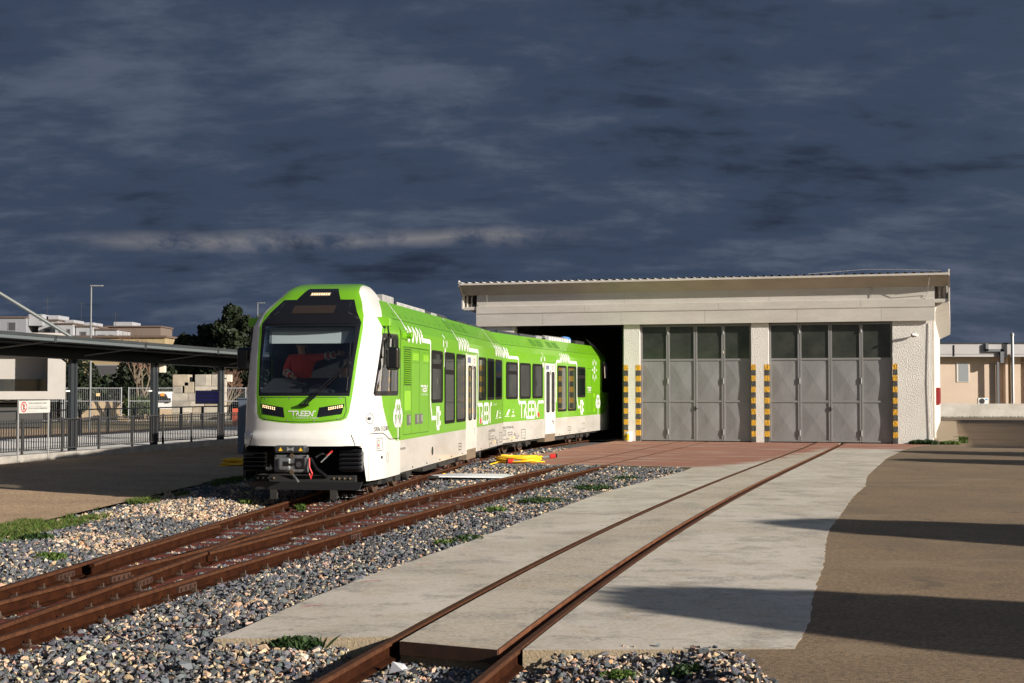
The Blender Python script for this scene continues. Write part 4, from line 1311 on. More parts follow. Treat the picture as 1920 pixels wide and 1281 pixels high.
# wiper: arm, second arm and blade
wb = MB()
wb.cb(npt(.06, 1.635, .05), (.16, .06, .04))
base_a, base_b, joint = npt(.03, 1.635, .06), npt(.09, 1.635, .06), npt(.70, 2.32, .05)
wp = wb.build('wiper', P_black, train, bevel=.01)
w2 = MB(); w2.tube([base_a, joint], .012, 6).tube([base_b, joint + Vector((.02, 0, -.03))], .012, 6).cb(joint, (.07, .04, .06)); w2.build('wiper_arm', P_black, wp)
w3 = MB(); w3.tube([npt(.705, 2.68, .015), npt(.715, 2.32, .03), npt(.71, 1.87, .015)], .012, 6).bar(npt(.715, 2.45, .03), npt(.72, 2.1, .03), .03, .03); w3.build('wiper_blade', P_black, wp)
# cab-side prints and seams on the nose flank
def flank(u, z, off=.004):
    h = level(z)[:len(HALF)]
    v = float(np.interp(u, h[::-1, 1], h[::-1, 0]))
    du = .02; v2 = float(np.interp(u + du, h[::-1, 1], h[::-1, 0])); t = Vector((v2 - v, du)).normalized()
    return (v + t.y * off, u - t.x * off, z)
def fdeco(polys, name, mat, off=.004):
    b = MB()
    for vs, fs in polys:
        b.add([flank(p[0], p[1], off) for p in vs], fs)
    return b.build(name, mat, train)
vs, fs = text2d('SRBe 312.001', .115); mx = max(p[0] for p in vs)
fdeco([([(-1.67 + p[0] * .80 / mx, 1.205 + p[1]) for p in vs], fs)], 'running_number', P_print)
gr = [(-1.85 + .06 * k, 1.172) for k in range(10)] + [(-1.20, 1.16), (-1.05, 1.13), (-.85, 1.07), (-.72, 1.05), (-.35, 1.045), (.0, 1.045)]
fdeco([ribbon(gr, .014)], 'skirt_seam', P_seam)
fdeco([ribbon(arc(-1.80, 1.42, .11, .085, 0, 352, 20), .010), ([(-1.88, 1.395), (-1.79, 1.395), (-1.79, 1.445), (-1.88, 1.445)], [(0, 1, 2, 3)]), ([(-1.78, 1.412), (-1.74, 1.42), (-1.78, 1.428)], [(0, 1, 2)])], 'round_badge', P_print)
fdeco([ribbon([(-1.55, .885), (-1.25, .885), (-1.25, 1.09), (-1.55, 1.09), (-1.55, .885)], .010), ribbon([(-1.51, .92), (-1.40, .92), (-1.40, 1.05), (-1.51, 1.05), (-1.51, .92)], .009)], 'warning_sticker', P_dgrey)
fdeco([([(-1.49, .955), (-1.43, .955), (-1.445, .995), (-1.475, .995)], [(0, 1, 2, 3)])], 'warning_sticker', P_red)
fdeco([([(-1.33, .745), (-1.23, .745), (-1.23, .79), (-1.33, .79)], [(0, 1, 2, 3)])], 'socket', P_black)
fdeco([ribbon(arc(-.92, .75, .06, .085, 0, 350, 14), .018)], 'grab_recess', pmat('recess_grey', (.35, .34, .33), .5))
fdeco([ribbon([(-.80, .43), (-.80, 1.05)], .010), ribbon([(-.06, .43), (-.06, 1.03)], .010)], 'skirt_seam', pmat('pale_seam', (.42, .41, .39), .5))
# horn on the flank
hb = MB(); hb.bb(W, W + .03, .20, .52, 2.80, 2.93); hb.lathe([(.05, 0), (.06, .09), (.035, .10)], 12, (W + .03, .55, 2.86), 'X'); hb.build('horn', P_green, train, bevel=.008)
# mirrors: a bracket pod at the roof edge with an arm and a housing
for s_ in (-1, 1):
    pod = MB(); pod.add([(s_ * q[0], q[1], q[2]) for q in ((1.02, -1.18, 3.12), (1.02, -.98, 3.12), (1.06, -.98, 2.96), (1.06, -1.18, 2.96), (1.23, -1.14, 3.10), (1.23, -1.0, 3.10), (1.23, -1.0, 2.96), (1.23, -1.14, 2.96))],
                        [(0, 1, 2, 3), (4, 7, 6, 5), (0, 4, 5, 1), (3, 2, 6, 7), (0, 3, 7, 4), (1, 5, 6, 2)])
    po = pod.build('mirror_bracket', P_green, train, bevel=.012)
    MB().tube([(s_ * 1.18, -1.07, 2.97), (s_ * 1.19, -1.07, 2.86), (s_ * 1.24, -1.12, 2.78)], .016, 8).tube([(s_ * 1.19, -1.07, 2.88), (s_ * 1.19, -1.07, 2.42)], .014, 8).tube([(s_ * 1.19, -1.07, 2.44), (s_ * 1.27, -1.12, 2.44)], .018, 8).build('mirror_arm', P_black, po)
    mh = MB(); mh.bb(s_ * 1.18 if s_ > 0 else s_ * 1.40, s_ * 1.40 if s_ > 0 else s_ * 1.18, -1.24, -1.08, 2.22, 2.61)
    mo = mh.build('mirror_housing', P_black, po, bevel=.05, seg=4)
# black opening behind the bumper: recess, bolts, buffers, coupler, pilot plough
rc = MB()
rc.quad((-1.0, -1.35, .30), (1.0, -1.35, .30), (1.0, -1.35, 1.0), (-1.0, -1.35, 1.0)); rc.quad((-1.0, -2.2, .99), (1.0, -2.2, .99), (1.0, -1.35, .99), (-1.0, -1.35, .99))
rc.quad((-1.02, -2.0, .43), (-1.02, -1.35, .43), (-1.02, -1.35, 1.0), (-1.02, -2.0, 1.0)); rc.quad((1.04, -1.9, .43), (1.04, -1.35, .43), (1.04, -1.35, 1.0), (1.04, -1.9, 1.0))
rc.bb(-.85, .85, -2.0, -1.3, .40, .50)
rc.build('buffer_beam', M_dark, train)
for s_ in (-1, 1):
    for k in range(4):
        MB().lathe([(.0, 0), (.016, .0), (.016, .02), (.0, .02)], 8, (s_ * (.50 + k * .09), -2.022, .455), 'Y', caps=False).build('beam_bolt', pmat('brass_bolt', (.30, .24, .14), .4, .5), train)
    bf = MB()
    bf.bb(s_ * .80 - .21, s_ * .80 + .19, -2.05, -1.5, .56, .93)
    bo = bf.build('buffer', pmat('buffer_plastic', (.020, .021, .023), .42), train, bevel=.05, seg=3)
    for k in range(5):
        z = .585 + k * .07; x = s_ * .80 - .01
        rb = MB(); rb.add([(x - .19, -2.045, z), (x + .15, -2.045, z), (x + .19, -2.045, z + .03), (x + .15, -2.045, z + .06), (x - .19, -2.045, z + .06), (x - .19, -2.10, z + .03), (x + .13, -2.10, z + .03)],
                           [(0, 1, 6, 5), (5, 6, 3, 4), (1, 2, 6), (2, 3, 6), (0, 5, 4)])
        rb.build('buffer_rib', P_black, bo)
MB().bb(.965, .985, -2.03, -1.98, .66, .82).build('grab_handle', P_alu, train)
# coupler
P_coup = pmat('coupler_grey', (.17, .18, .185), .45, .4, (.10, .105, .11), 9)
cx = -.10
cu_ = MB(); cu_.bb(cx - .28, cx + .28, -2.42, -2.34, .57, .85)
head = cu_.build('coupler', P_coup, train, bevel=.02)
MB().bb(cx - .27, cx + .24, -2.46, -2.20, .88, 1.0).build('coupler_cover', pmat('coupler_cover_black', (.03, .032, .036), .4), head, bevel=.03)
MB().bb(cx - .20, cx + .01, -2.50, -2.42, .60, .81).build('coupler_cone', P_coup, head, bevel=.05, seg=3)
MB().bb(cx - .10, cx - .02, -2.508, -2.49, .68, .75).bb(cx - .04, cx + .06, -2.508, -2.42, .69, .72).build('coupler_slot', P_black, head)
MB().bb(cx + .06, cx + .23, -2.428, -2.40, .62, .80).build('coupler_cup', P_black, head, bevel=.03)
MB().lathe([(.0, 0), (.045, 0), (.045, .02), (.02, .03)], 12, (cx + .13, -2.435, .70), 'Y').build('coupler_pin', P_dgrey, head)
for (x, z) in ((cx + .02, .84), (cx + .02, .58)):
    MB().lathe([(.02, -.01), (.035, -.01), (.035, .03), (.02, .03)], 10, (x, -2.44, z), 'Y').build('coupler_bolt', pmat('bronze_pin', (.16, .11, .07), .4, .6), head)
for (x, z) in ((cx - .25, .83), (cx + .25, .83), (cx - .25, .59), (cx + .25, .60)):
    MB().lathe([(.0, 0), (.016, 0), (.016, .02)], 8, (x, -2.44, z), 'Y').build('coupler_bolt', P_black, head)
MB().tube([(cx + .0, -2.40, .56), (cx + .10, -2.46, .47), (cx + .14, -2.47, .42)], .018, 6).build('coupler_lever', P_coup, head)
MB().tube([(cx + .30, -2.42, .80), (cx + .31, -2.45, .66), (cx + .36, -2.46, .56), (cx + .34, -2.45, .48), (cx + .31, -2.45, .56)], .014, 6).build('pull_cord', P_red, head)
for x in (cx - .16, cx + .17):
    MB().add([(x - .035, -2.463, .915), (x + .035, -2.463, .915), (x, -2.463, .975)], [(0, 1, 2)]).build('warning_triangle', pmat('warning_yellow', (.75, .45, .02), .5), head)
MB().add([(cx - .055, -2.463, .91), (cx - .055, -2.463, .98), (cx, -2.463, .95), (cx + .055, -2.463, .98), (cx + .055, -2.463, .91), (cx, -2.463, .935)], [(0, 5, 2, 1), (5, 4, 3, 2)]).build('maker_plate', P_alu, head)
MB().tube([(cx + .28, -2.30, .80), (cx + .36, -2.2, .62), (cx + .48, -2.0, .48)], .03, 8).tube([(cx + .34, -2.2, .8), (cx + .42, -2.1, .86), (cx + .55, -1.9, .8)], .018, 8).build('air_hose', P_black, head)
MB().tube([(cx + .42, -2.15, .72), (cx + .60, -2.12, .90)], .012, 6).build('release_bar', P_alu, head)
MB().tube([(cx + .52, -2.13, .83), (cx + .60, -2.12, .905)], .016, 6).build('release_grip', P_red, head)
pl = MB()
pl.add([(-.98, -2.10, .40), (.98, -2.10, .40), (.98, -2.0, .40), (-.98, -2.0, .40), (-.80, -2.06, .27), (.92, -2.06, .27), (.92, -1.95, .27), (-.80, -1.95, .27)],
       [(0, 1, 2, 3), (0, 4, 5, 1), (1, 5, 6, 2), (2, 6, 7, 3), (3, 7, 4, 0), (4, 7, 6, 5)])
pl.build('plough', pmat('plough_grey', (.016, .017, .020), .5), train)
for s_ in (-1, 1):
    MB().bb(s_ * .5 - .05, s_ * .5 + .06, -2.06, -1.98, .12, .27).build('rail_guard', P_under, train)

# ---- running gear
def wheel(u, M, v=.489):
    b = MB(M @ Matrix.Translation((.09, 0, 0)) if M else Matrix.Translation((.09, 0, 0)))
    for s_ in (-1, 1):
        b.lathe([(.05, -.07), (.30, -.05), (.36, -.065), (.365, -.04), (.335, -.03), (.33, .05), (.29, .05), (.25, .02), (.10, .02), (.09, .06), (.0, .06)], 28, (s_ * v, u, .387), 'X', caps=False)
    b.lathe([(.06, -.45), (.06, .45)], 10, (0, u, .387), 'X')
    b.build('wheelset', P_wheel, train, smooth=True)
def bogie(u, M):
    b = MB(M @ Matrix.Translation((.09, 0, .04)) if M else Matrix.Translation((.09, 0, .04)))
    for s_ in (-1, 1):
        b.bb(s_ * .74 - .05, s_ * .74 + .05, u - 1.15, u + 1.15, .36, .52)
        for q in (-.85, .85):
            b.bb(s_ * .74 - .09, s_ * .74 + .09, u + q - .16, u + q + .16, .22, .44)
        b.lathe([(.12, -.05), (.12, .05)], 14, (s_ * .9, u + .1, .30), 'X'); b.bb(s_ * .84 - .03, s_ * .84 + .03, u - .6, u - .2, .20, .40)
    b.bb(-.7, .7, u - .2, u + .2, .36, .46)
    b.build('bogie_frame', P_under, train, bevel=.01)
    wheel(u - .85, M); wheel(u + .85, M)
bogie(1.25, None); bogie(10.1, None); bogie(3.0, CAR2); bogie(11.4, CAR2)
for M, us in ((None, ((3.2, 4.6), (5.0, 6.9), (7.4, 8.6))), (CAR2, ((5.0, 6.2), (6.6, 8.2), (8.6, 9.8)))):
    for a, b in us:
        MB(M).bb(.35, .98, a, b, .27, .425).build('underfloor_box', P_under, train, bevel=.02)
b = MB(); b.lathe([(.0, 0), (.10, 0), (.10, .14), (.05, .16)], 14, (.93, -.45, .36), 'Y').bb(.72, .95, -.75, -.5, .28, .44).tube([(.95, -.5, .40), (.98, -.1, .34), (.9, .2, .36)], .02, 6)
b.build('sanding_gear', P_under, train)

# ---- roof equipment
def rbox(M, u0, u1, v0, v1, z1, mat, name, bev=.015, z0=3.45):
    return MB(M).bb(v0, v1, u0, u1, z0, z1).build(name, mat, train, bevel=bev)
rbox(None, .55, 1.15, -.55, .50, 3.60, P_dgrey, 'roof_unit'); rbox(None, 1.25, 2.20, -.6, .58, 3.66, P_grey, 'roof_unit'); rbox(None, 2.2, 2.4, -.4, .60, 3.58, P_black, 'roof_duct')
vb = rbox(None, 2.45, 5.25, -.62, .60, 3.59, pmat('vent_box_white', (.34, .34, .33), .5), 'air_conditioner')
for k in range(4):
    MB().bb(.601, .606, 2.75 + k * .62, 3.05 + k * .62, 3.49, 3.57).build('vent_grille', P_grey, vb)
rbox(None, 5.35, 6.05, -.6, .58, 3.585, P_dgrey, 'roof_unit'); rbox(None, 6.05, 6.65, -.6, .60, 3.575, P_grey, 'roof_unit')
MB().add([(-.6, 6.75, 3.46), (.6, 6.75, 3.46), (.6, 8.75, 3.46), (-.6, 8.75, 3.46), (-.55, 6.9, 3.60), (.55, 6.9, 3.60), (.55, 7.95, 3.60), (-.55, 7.95, 3.60)],
         [(4, 5, 6, 7), (0, 1, 5, 4), (1, 2, 6, 5), (2, 3, 7, 6), (3, 0, 4, 7)]).build('battery_fairing', P_dgrey, train)
sp_ = pmat('solar_glass', (.03, .035, .045), .25, spec=.6)
for (M, a, b) in ((None, 9.3, 11.0), (None, 11.2, 13.2), (CAR2, .35, 1.3), (CAR2, 1.4, 3.8), (CAR2, 3.9, 5.9)):
    MB(M).add([(-.6, a, 3.46), (.62, a, 3.46), (.62, b + .1, 3.46), (-.6, b + .1, 3.46), (-.55, a + .1, 3.575), (.58, a + .1, 3.575), (.58, b - .1, 3.575), (-.55, b - .1, 3.575)],
              [(4, 5, 6, 7), (0, 1, 5, 4), (1, 2, 6, 5), (2, 3, 7, 6), (3, 0, 4, 7)]).build('roof_fairing', sp_, train)
rbox(CAR2, 6.0, 6.7, -.5, .6, 3.56, P_grey, 'roof_unit')
rk = MB(CAR2)
for k in range(9):
    rk.bb(.50, .62, 7.6 + k * .36, 7.85 + k * .36, 3.47, 3.60)
rk.build('pipe_rack', pmat('rack_pale', (.55, .55, .54), .5), train)
MB(CAR2).tube([(.45, 7.5, 3.60), (.45, 10.8, 3.62)], .05, 10).tube([(.2, 7.5, 3.60), (.2, 10.8, 3.62)], .05, 10).build('roof_pipe', P_alu, train, smooth=True)
MB(CAR2).lathe([(.0, 0), (.10, .03), (.13, .10), (.13, .75), (.10, .82), (0, .85)], 16, (.35, 10.7, 3.60), 'Y', caps=False).build('gas_bottle', pmat('blue_tank', (.06, .22, .55), .4), train, smooth=True)
rbox(CAR2, 11.9, 13.3, -.6, .55, 3.62, P_under, 'roof_unit')

# ---- inside of the cab
MB().bb(-1.0, 1.0, -1.9, .3, .98, 1.02).build('cab_floor', P_dgrey, train)
MB().bb(-1.1, 1.1, .02, .06, 1.0, 2.95).build('cab_bulkhead', pmat('bulkhead', (.012, .012, .014), .8), train)
MB().bb(-.95, .95, -1.2, .05, 3.02, 3.05).build('cab_ceiling', P_dgrey, train)
ds = MB()
ds.add([(-.80, -1.86, 1.02), (.80, -1.86, 1.02), (.80, -1.10, 1.02), (-.80, -1.10, 1.02), (-.80, -1.88, 1.88), (.80, -1.88, 1.88), (.80, -1.12, 2.10), (-.80, -1.12, 2.10)],
       [(4, 5, 6, 7), (0, 1, 5, 4), (1, 2, 6, 5), (2, 3, 7, 6), (3, 0, 4, 7)])
ds.build('dashboard', pmat('dash_grey', (.035, .038, .045), .6), train, bevel=.03)
MB().bb(-.22, .22, -1.78, -1.70, 1.84, 1.98).build('dash_screen', P_black, train, bevel=.01)
bm_ = pmat('sun_blind', (.66, .72, .73), .6)
MB().quad((-.70, -1.52, 2.86), (.62, -1.52, 2.86), (.55, -1.60, 2.66), (-.68, -1.60, 2.66)).build('sun_blind', bm_, train)
MB().quad((-.74, -1.49, 2.93), (.76, -1.49, 2.93), (.74, -1.585, 2.665), (-.72, -1.585, 2.665)).build('sun_blind', pmat('sun_blind_dark', (.30, .36, .39), .6), train)
st = MB(); st.bb(.15, .62, -.95, -.45, 1.42, 1.55).bb(.15, .62, -.50, -.38, 1.5, 2.25).bb(.3, .46, -.8, -.6, 1.02, 1.42)
st.build('driver_seat', pmat('seat_fabric', (.03, .03, .036), .8), train, bevel=.05)

# ------------------------------------------------------------------ two people in the cab
def skin_mesh(name, V, E, rad, root, sub=2):
    me = bpy.data.meshes.new(name); me.from_pydata(V, E, []); me.update()
    ob = bpy.data.objects.new(name, me); COL.objects.link(ob)
    md = ob.modifiers.new('skin', 'SKIN'); md.use_smooth_shade = True
    sv_ = me.skin_vertices[0].data
    for k, r in enumerate(rad):
        sv_[k].radius = (r, r) if isinstance(r, (int, float)) else r
    sv_[root].use_root = True
    s2 = ob.modifiers.new('sub', 'SUBSURF'); s2.levels = sub; s2.render_levels = sub
    dg = bpy.context.evaluated_depsgraph_get()
    out = bpy.data.meshes.new_from_object(ob.evaluated_get(dg))
    bpy.data.objects.remove(ob); bpy.data.meshes.remove(me)
    out.polygons.foreach_set('use_smooth', [True] * len(out.polygons))
    return out
M_skin = pmat('skin', (.42, .24, .16), .55); M_hair = pmat('dark_hair', (.02, .015, .012), .6)
M_eye = pmat('eye', (.02, .02, .02), .2); M_trs = pmat('navy_trousers', (.02, .022, .035), .8)
def person(label, loc, rotz, J, jacket, band, lower_seated, group=None):
    p = thing('person', label, 'person', loc, rotz, group)
    p.scale = (TS, TS, TS)
    V, E, Rd = [], [], []
    def add(co, r, par=None):
        V.append(co); Rd.append(r)
        if par is not None:
            E.append((par, len(V) - 1))
        return len(V) - 1
    pel = add(J['pelvis'], (.15, .11)); sp1 = add(J['waist'], (.13, .10), pel); ch = add(J['chest'], (.16, .11), sp1); nb = add(J['neckbase'], (.07, .065), ch)
    nk = add(J['neck'], .052, nb); h1 = add(J['jaw'], (.062, .072), nk); h2 = add(J['head'], (.078, .095), h1); h3 = add(J['crown'], (.060, .075), h2)
    nose = add(Vector(J['jaw']) + Vector((0, -.098, .035)), .012, h1)
    arms = {}
    for s_ in ('l', 'r'):
        a = add(J['sh' + s_], .062, ch); b = add(J['el' + s_], .045, a); c = add(J['wr' + s_], .030, b)
        d = Vector(J['wr' + s_]) - Vector(J['el' + s_]); d.normalize()
        up = Vector((0, 0, 1)) if abs(d.z) < .8 else Vector((0, -1, 0))
        sx = d.cross(up).normalized(); sy = sx.cross(d).normalized()
        w = Vector(J['wr' + s_])
        pm = add(w + d * .075, (.036, .018), c)
        for k, L_ in enumerate((.068, .080, .074, .058)):
            o1 = w + d * .10 + sy * (.030 - .020 * k)
            f1 = add(o1, .0095, pm); f2 = add(o1 + d * L_ * .55 - sx * .008, .0085, f1); add(o1 + d * L_ - sx * .022, .0075, f2)
        t1 = add(w + d * .045 + sy * .042, .011, pm); add(w + d * .085 + sy * .062 - sx * .012, .009, t1)
    for s_ in ('l', 'r'):
        a = add(J['hip' + s_], .085, pel); b = add(J['kn' + s_], .058, a); c = add(J['an' + s_], .040, b); add(Vector(J['an' + s_]) + Vector((0, -.17, -.05)), .036, c)
    body_ = link_mesh('body', skin_mesh('body', [tuple(v) for v in V], E, Rd, 0), M_skin, p)
    # jacket over torso and sleeves
    V, E, Rd = [], [], []
    pel = add(Vector(J['pelvis']) + Vector((0, 0, -.02)), (.185, .145)); sp1 = add(J['waist'], (.170, .135), pel); ch = add(J['chest'], (.195, .140), sp1); nb = add(J['neckbase'], (.090, .085), ch)
    for s_ in ('l', 'r'):
        a = add(J['sh' + s_], .085, ch); b = add(J['el' + s_], .066, a); e_ = Vector(J['el' + s_]); w = Vector(J['wr' + s_]); add(e_ + (w - e_) * .95, .052, b)
    jk = link_mesh('jacket', skin_mesh('jacket', [tuple(v) for v in V], E, Rd, 0), jacket, p)
    V, E, Rd = [], [], []
    pel = add(J['pelvis'], (.165, .125))
    for s_ in ('l', 'r'):
        a = add(J['hip' + s_], .098, pel); b = add(J['kn' + s_], .074, a); add(J['an' + s_], .062, b)
    link_mesh('trousers', skin_mesh('trousers', [tuple(v) for v in V], E, Rd, 0), M_trs, p)
    hr = MB(); c = Vector(J['head'])
    for i in range(7):
        pass
    prof = [(.104, -.02), (.108, .03), (.100, .07), (.070, .105), (.03, .122), (.0, .125)]
    hr.lathe(prof, 16, (c.x, c.y + .014, c.z + .002)); hr.build('hair', M_hair, p, smooth=True)
    for s_ in (-1, 1):
        MB().lathe([(0, -.012), (.010, -.007), (.012, 0), (.010, .007), (0, .012)], 8, (c.x + s_ * .032, c.y - .094, c.z - .02), caps=False).build('eye', M_eye, p, smooth=True)
        MB().cb((c.x + s_ * .086, c.y + .01, c.z - .03), (.02, .045, .06)).build('ear', M_skin, p, bevel=.008)
    MB().cb((c.x, c.y - .090, c.z - .095), (.045, .012, .010)).build('mouth', pmat('lips', (.32, .13, .11), .5), p)
    # reflective bands
    for s_ in ('l', 'r'):
        for (a, b, f) in ((('sh', 'el', .10), ('el', 'wr', .66)) if lower_seated else (('el', 'wr', .22), ('el', 'wr', .66))):
            A_, B_ = Vector(J[a + s_]), Vector(J[b + s_]); q = A_ + (B_ - A_) * f; d = (B_ - A_).normalized()
            rr = .092 if a == 'sh' else (.072 if f < .5 else .066)
            MB().tube([q - d * .022, q + d * .022], rr, 14).build('reflective_band', band, jk)
    return p
M_hv = pmat('orange_red_workwear', (.60, .045, .018), .75, 0, (.50, .035, .015), 6)
M_band = pmat('reflective_tape', (.45, .47, .48), .4)
M_navy = pmat('dark_jacket', (.015, .016, .024), .8)
M_lime = pmat('lime_reflective', (.42, .60, .05), .6)
J1 = dict(pelvis=(0, 0, .95), waist=(0, .0, 1.12), chest=(0, .01, 1.32), neckbase=(0, .01, 1.47), neck=(0, -.005, 1.53), jaw=(0, -.02, 1.59), head=(.0, -.02, 1.66), crown=(0, -.01, 1.73),
          shl=(-.19, .01, 1.41), ell=(-.26, -.06, 1.17), wrl=(-.12, -.26, 1.10), shr=(.19, .01, 1.42), elr=(.43, -.10, 1.44), wrr=(.64, -.22, 1.47),
          hipl=(-.09, 0, .90), knl=(-.10, -.02, .50), anl=(-.10, .02, .09), hipr=(.09, 0, .90), knr=(.10, -.02, .50), anr=(.10, .02, .09))
J2 = dict(pelvis=(0, 0, .55), waist=(0, -.02, .72), chest=(0, -.03, .92), neckbase=(0, -.03, 1.07), neck=(0, -.045, 1.13), jaw=(0, -.06, 1.19), head=(.0, -.06, 1.26), crown=(0, -.05, 1.33),
          shl=(-.20, -.03, 1.01), ell=(-.27, -.10, .76), wrl=(-.18, -.34, .74), shr=(.20, -.03, 1.01), elr=(.27, -.10, .76), wrr=(.18, -.34, .74),
          hipl=(-.10, -.05, .52), knl=(-.12, -.44, .52), anl=(-.12, -.42, .10), hipr=(.10, -.05, .52), knr=(.12, -.44, .52), anr=(.12, -.42, .10))
def tw(v, u, z):
    return tuple(TRM @ Vector((v, u, z)))
person('person in orange-red workwear standing in the cab and pointing sideways', tw(-.36, -.90, 1.02), R(-A1 + 4), J1, M_hv, M_band, False)
person('person in dark jacket with lime patches seated at the driving desk', tw(.36, -.68, 1.02), R(-A1 - 6), J2, M_navy, M_lime, True)
# ------------------------------------------------------------------ train shed
SH = Matrix.Translation((14.58, 49.92, 0)) @ Matrix.Rotation(R(-17), 4, 'Z')
shed = thing('train_shed', 'low white train shed with grey folding gates and corrugated roof', 'shed', (14.58, 49.92, 0), R(-17))
def stucco_mat():
    m = pmat('rough_white_stucco', (.80, .775, .745), .9, 0, (.74, .71, .675), 1.2, fine=.06, fscale=30)
    N, L = m.node_tree.nodes, m.node_tree.links
    t = N.new('ShaderNodeTexCoord'); n = N.new('ShaderNodeTexNoise'); n.inputs['Scale'].default_value = 24; n.inputs['Detail'].default_value = 4; n.inputs['Roughness'].default_value = .6
    L.new(t.outputs['Object'], n.inputs['Vector'])
    r = N.new('ShaderNodeMapRange'); r.inputs[1].default_value = .38; r.inputs[2].default_value = .62
    L.new(n.outputs['Fac'], r.inputs[0])
    b = N.new('ShaderNodeBump'); b.inputs['Strength'].default_value = .7; b.inputs['Distance'].default_value = .013
    L.new(r.outputs[0], b.inputs['Height']); L.new(b.outputs[0], N['Principled BSDF'].inputs['Normal'])
    return m
M_stucco = stucco_mat()
def stripe_mat(name, c1, c2):
    m = pmat(name, c1, .85, 0, c2, 9, fine=.15, fscale=40)
    N, L = m.node_tree.nodes, m.node_tree.links
    t = N.new('ShaderNodeTexCoord'); n = N.new('ShaderNodeTexNoise'); n.inputs['Scale'].default_value = 15; n.inputs['Detail'].default_value = 3
    L.new(t.outputs['Object'], n.inputs['Vector'])
    b = N.new('ShaderNodeBump'); b.inputs['Strength'].default_value = .8; b.inputs['Distance'].default_value = .04
    L.new(n.outputs['Fac'], b.inputs['Height']); L.new(b.outputs[0], N['Principled BSDF'].inputs['Normal'])
    return m
M_yel = stripe_mat('hazard_yellow', (.72, .40, .035), (.60, .32, .03))
M_blk = stripe_mat('hazard_black', (.085, .085, .08), (.06, .06, .058))
M_fascia = pmat('beige_sheet_metal', (.60, .57, .535), .55, 0, (.50, .47, .435), 1.1, (.35, .75), fine=.05, fscale=12, stretch=(.5, 1, 2))
M_soffit = pmat('beige_soffit', (.50, .45, .39), .7, 0, (.43, .38, .32), 1.2)
M_gate = pmat('grey_gate_paint', (.265, .27, .28), .45, 0, (.205, .205, .21), 1.6, (.35, .72), fine=.06, fscale=14, stretch=(1.6, 1, .45), rvar=.12)
M_gate_frame = pmat('grey_gate_frame', (.24, .24, .245), .5)
M_side = pmat('cream_plaster', (.60, .565, .52), .85, 0, (.53, .49, .44), 1.5, fine=.05)
M_corr = pmat('corrugated_roofing', (.62, .62, .61), .5, 0, (.50, .49, .47), 2)
M_pane_dirty = pmat('grimy_gate_pane', (.030, .034, .030), .14, 0, (.055, .060, .052), 1.6, spec=.5)
LEN = 33.0
# pillars
def pillar(x0, x1, y1=.45, top=4.32):
    return MB().bb(x0, x1, 0, y1, -.05, top).build('pillar', M_stucco, shed)
pillar(-1.33, 0.0); pillar(-6.25, -5.63); pillar(-10.93, -10.33); pillar(-16.5, -15.18)
# hazard stripes painted on the pillar edges (front face and reveal)
def stripes(x0, x1, n=14, z1=2.79):
    h = z1 / n
    for k in range(n):
        b = MB(); b.bb(x0, x1, -.004, .002, k * h + (.002 if k else 0), (k + 1) * h)
        b.build('hazard_stripe', M_yel if (n - 1 - k) % 2 == 0 else M_blk, shed)
stripes(-10.933, -10.77); stripes(-10.49, -10.326); stripes(-6.253, -6.09); stripes(-5.79, -5.626); stripes(-1.333, -1.17)
for (x, sg) in ((-10.326, 1), (-5.626, 1)):
    for k in range(14):
        h = 2.79 / 14
        MB().bb(x - .003 if sg > 0 else x, x + .004, .002, .09, k * h + (.002 if k else 0), (k + 1) * h).build('hazard_stripe', M_yel if (13 - k) % 2 == 0 else M_blk, shed)
# side and back walls, inner roof
MB().bb(-.22, -.002, .451, LEN, -.05, 5.0).build('side_wall', M_side, shed)
MB().bb(-16.6, -16.4, .45, LEN, -.05, 5.0).build('side_wall', M_side, shed)
bw = MB()
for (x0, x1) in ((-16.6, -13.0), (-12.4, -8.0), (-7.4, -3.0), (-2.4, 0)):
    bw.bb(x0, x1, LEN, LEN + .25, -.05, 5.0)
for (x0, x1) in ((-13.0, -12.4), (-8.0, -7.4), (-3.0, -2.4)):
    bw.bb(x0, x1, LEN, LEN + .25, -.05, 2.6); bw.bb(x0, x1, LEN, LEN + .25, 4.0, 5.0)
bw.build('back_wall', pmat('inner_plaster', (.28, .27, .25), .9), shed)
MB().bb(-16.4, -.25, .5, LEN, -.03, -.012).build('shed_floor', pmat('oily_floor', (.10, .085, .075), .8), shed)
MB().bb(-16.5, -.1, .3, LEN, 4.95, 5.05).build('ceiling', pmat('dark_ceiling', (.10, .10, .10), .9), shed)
for y in (8, 16, 24):
    MB().bb(-16.4, -.25, y - .15, y + .15, 4.5, 4.95).build('roof_beam', pmat('beam_grey', (.14, .14, .14), .8), shed)
# a tube lamp that shows through the gate panes
MB().bb(-7.9, -7.2, 3.2, 3.3, 3.30, 3.36).build('tube_lamp', emat('lit_tube', (1.0, .72, .38), 2.5), shed)
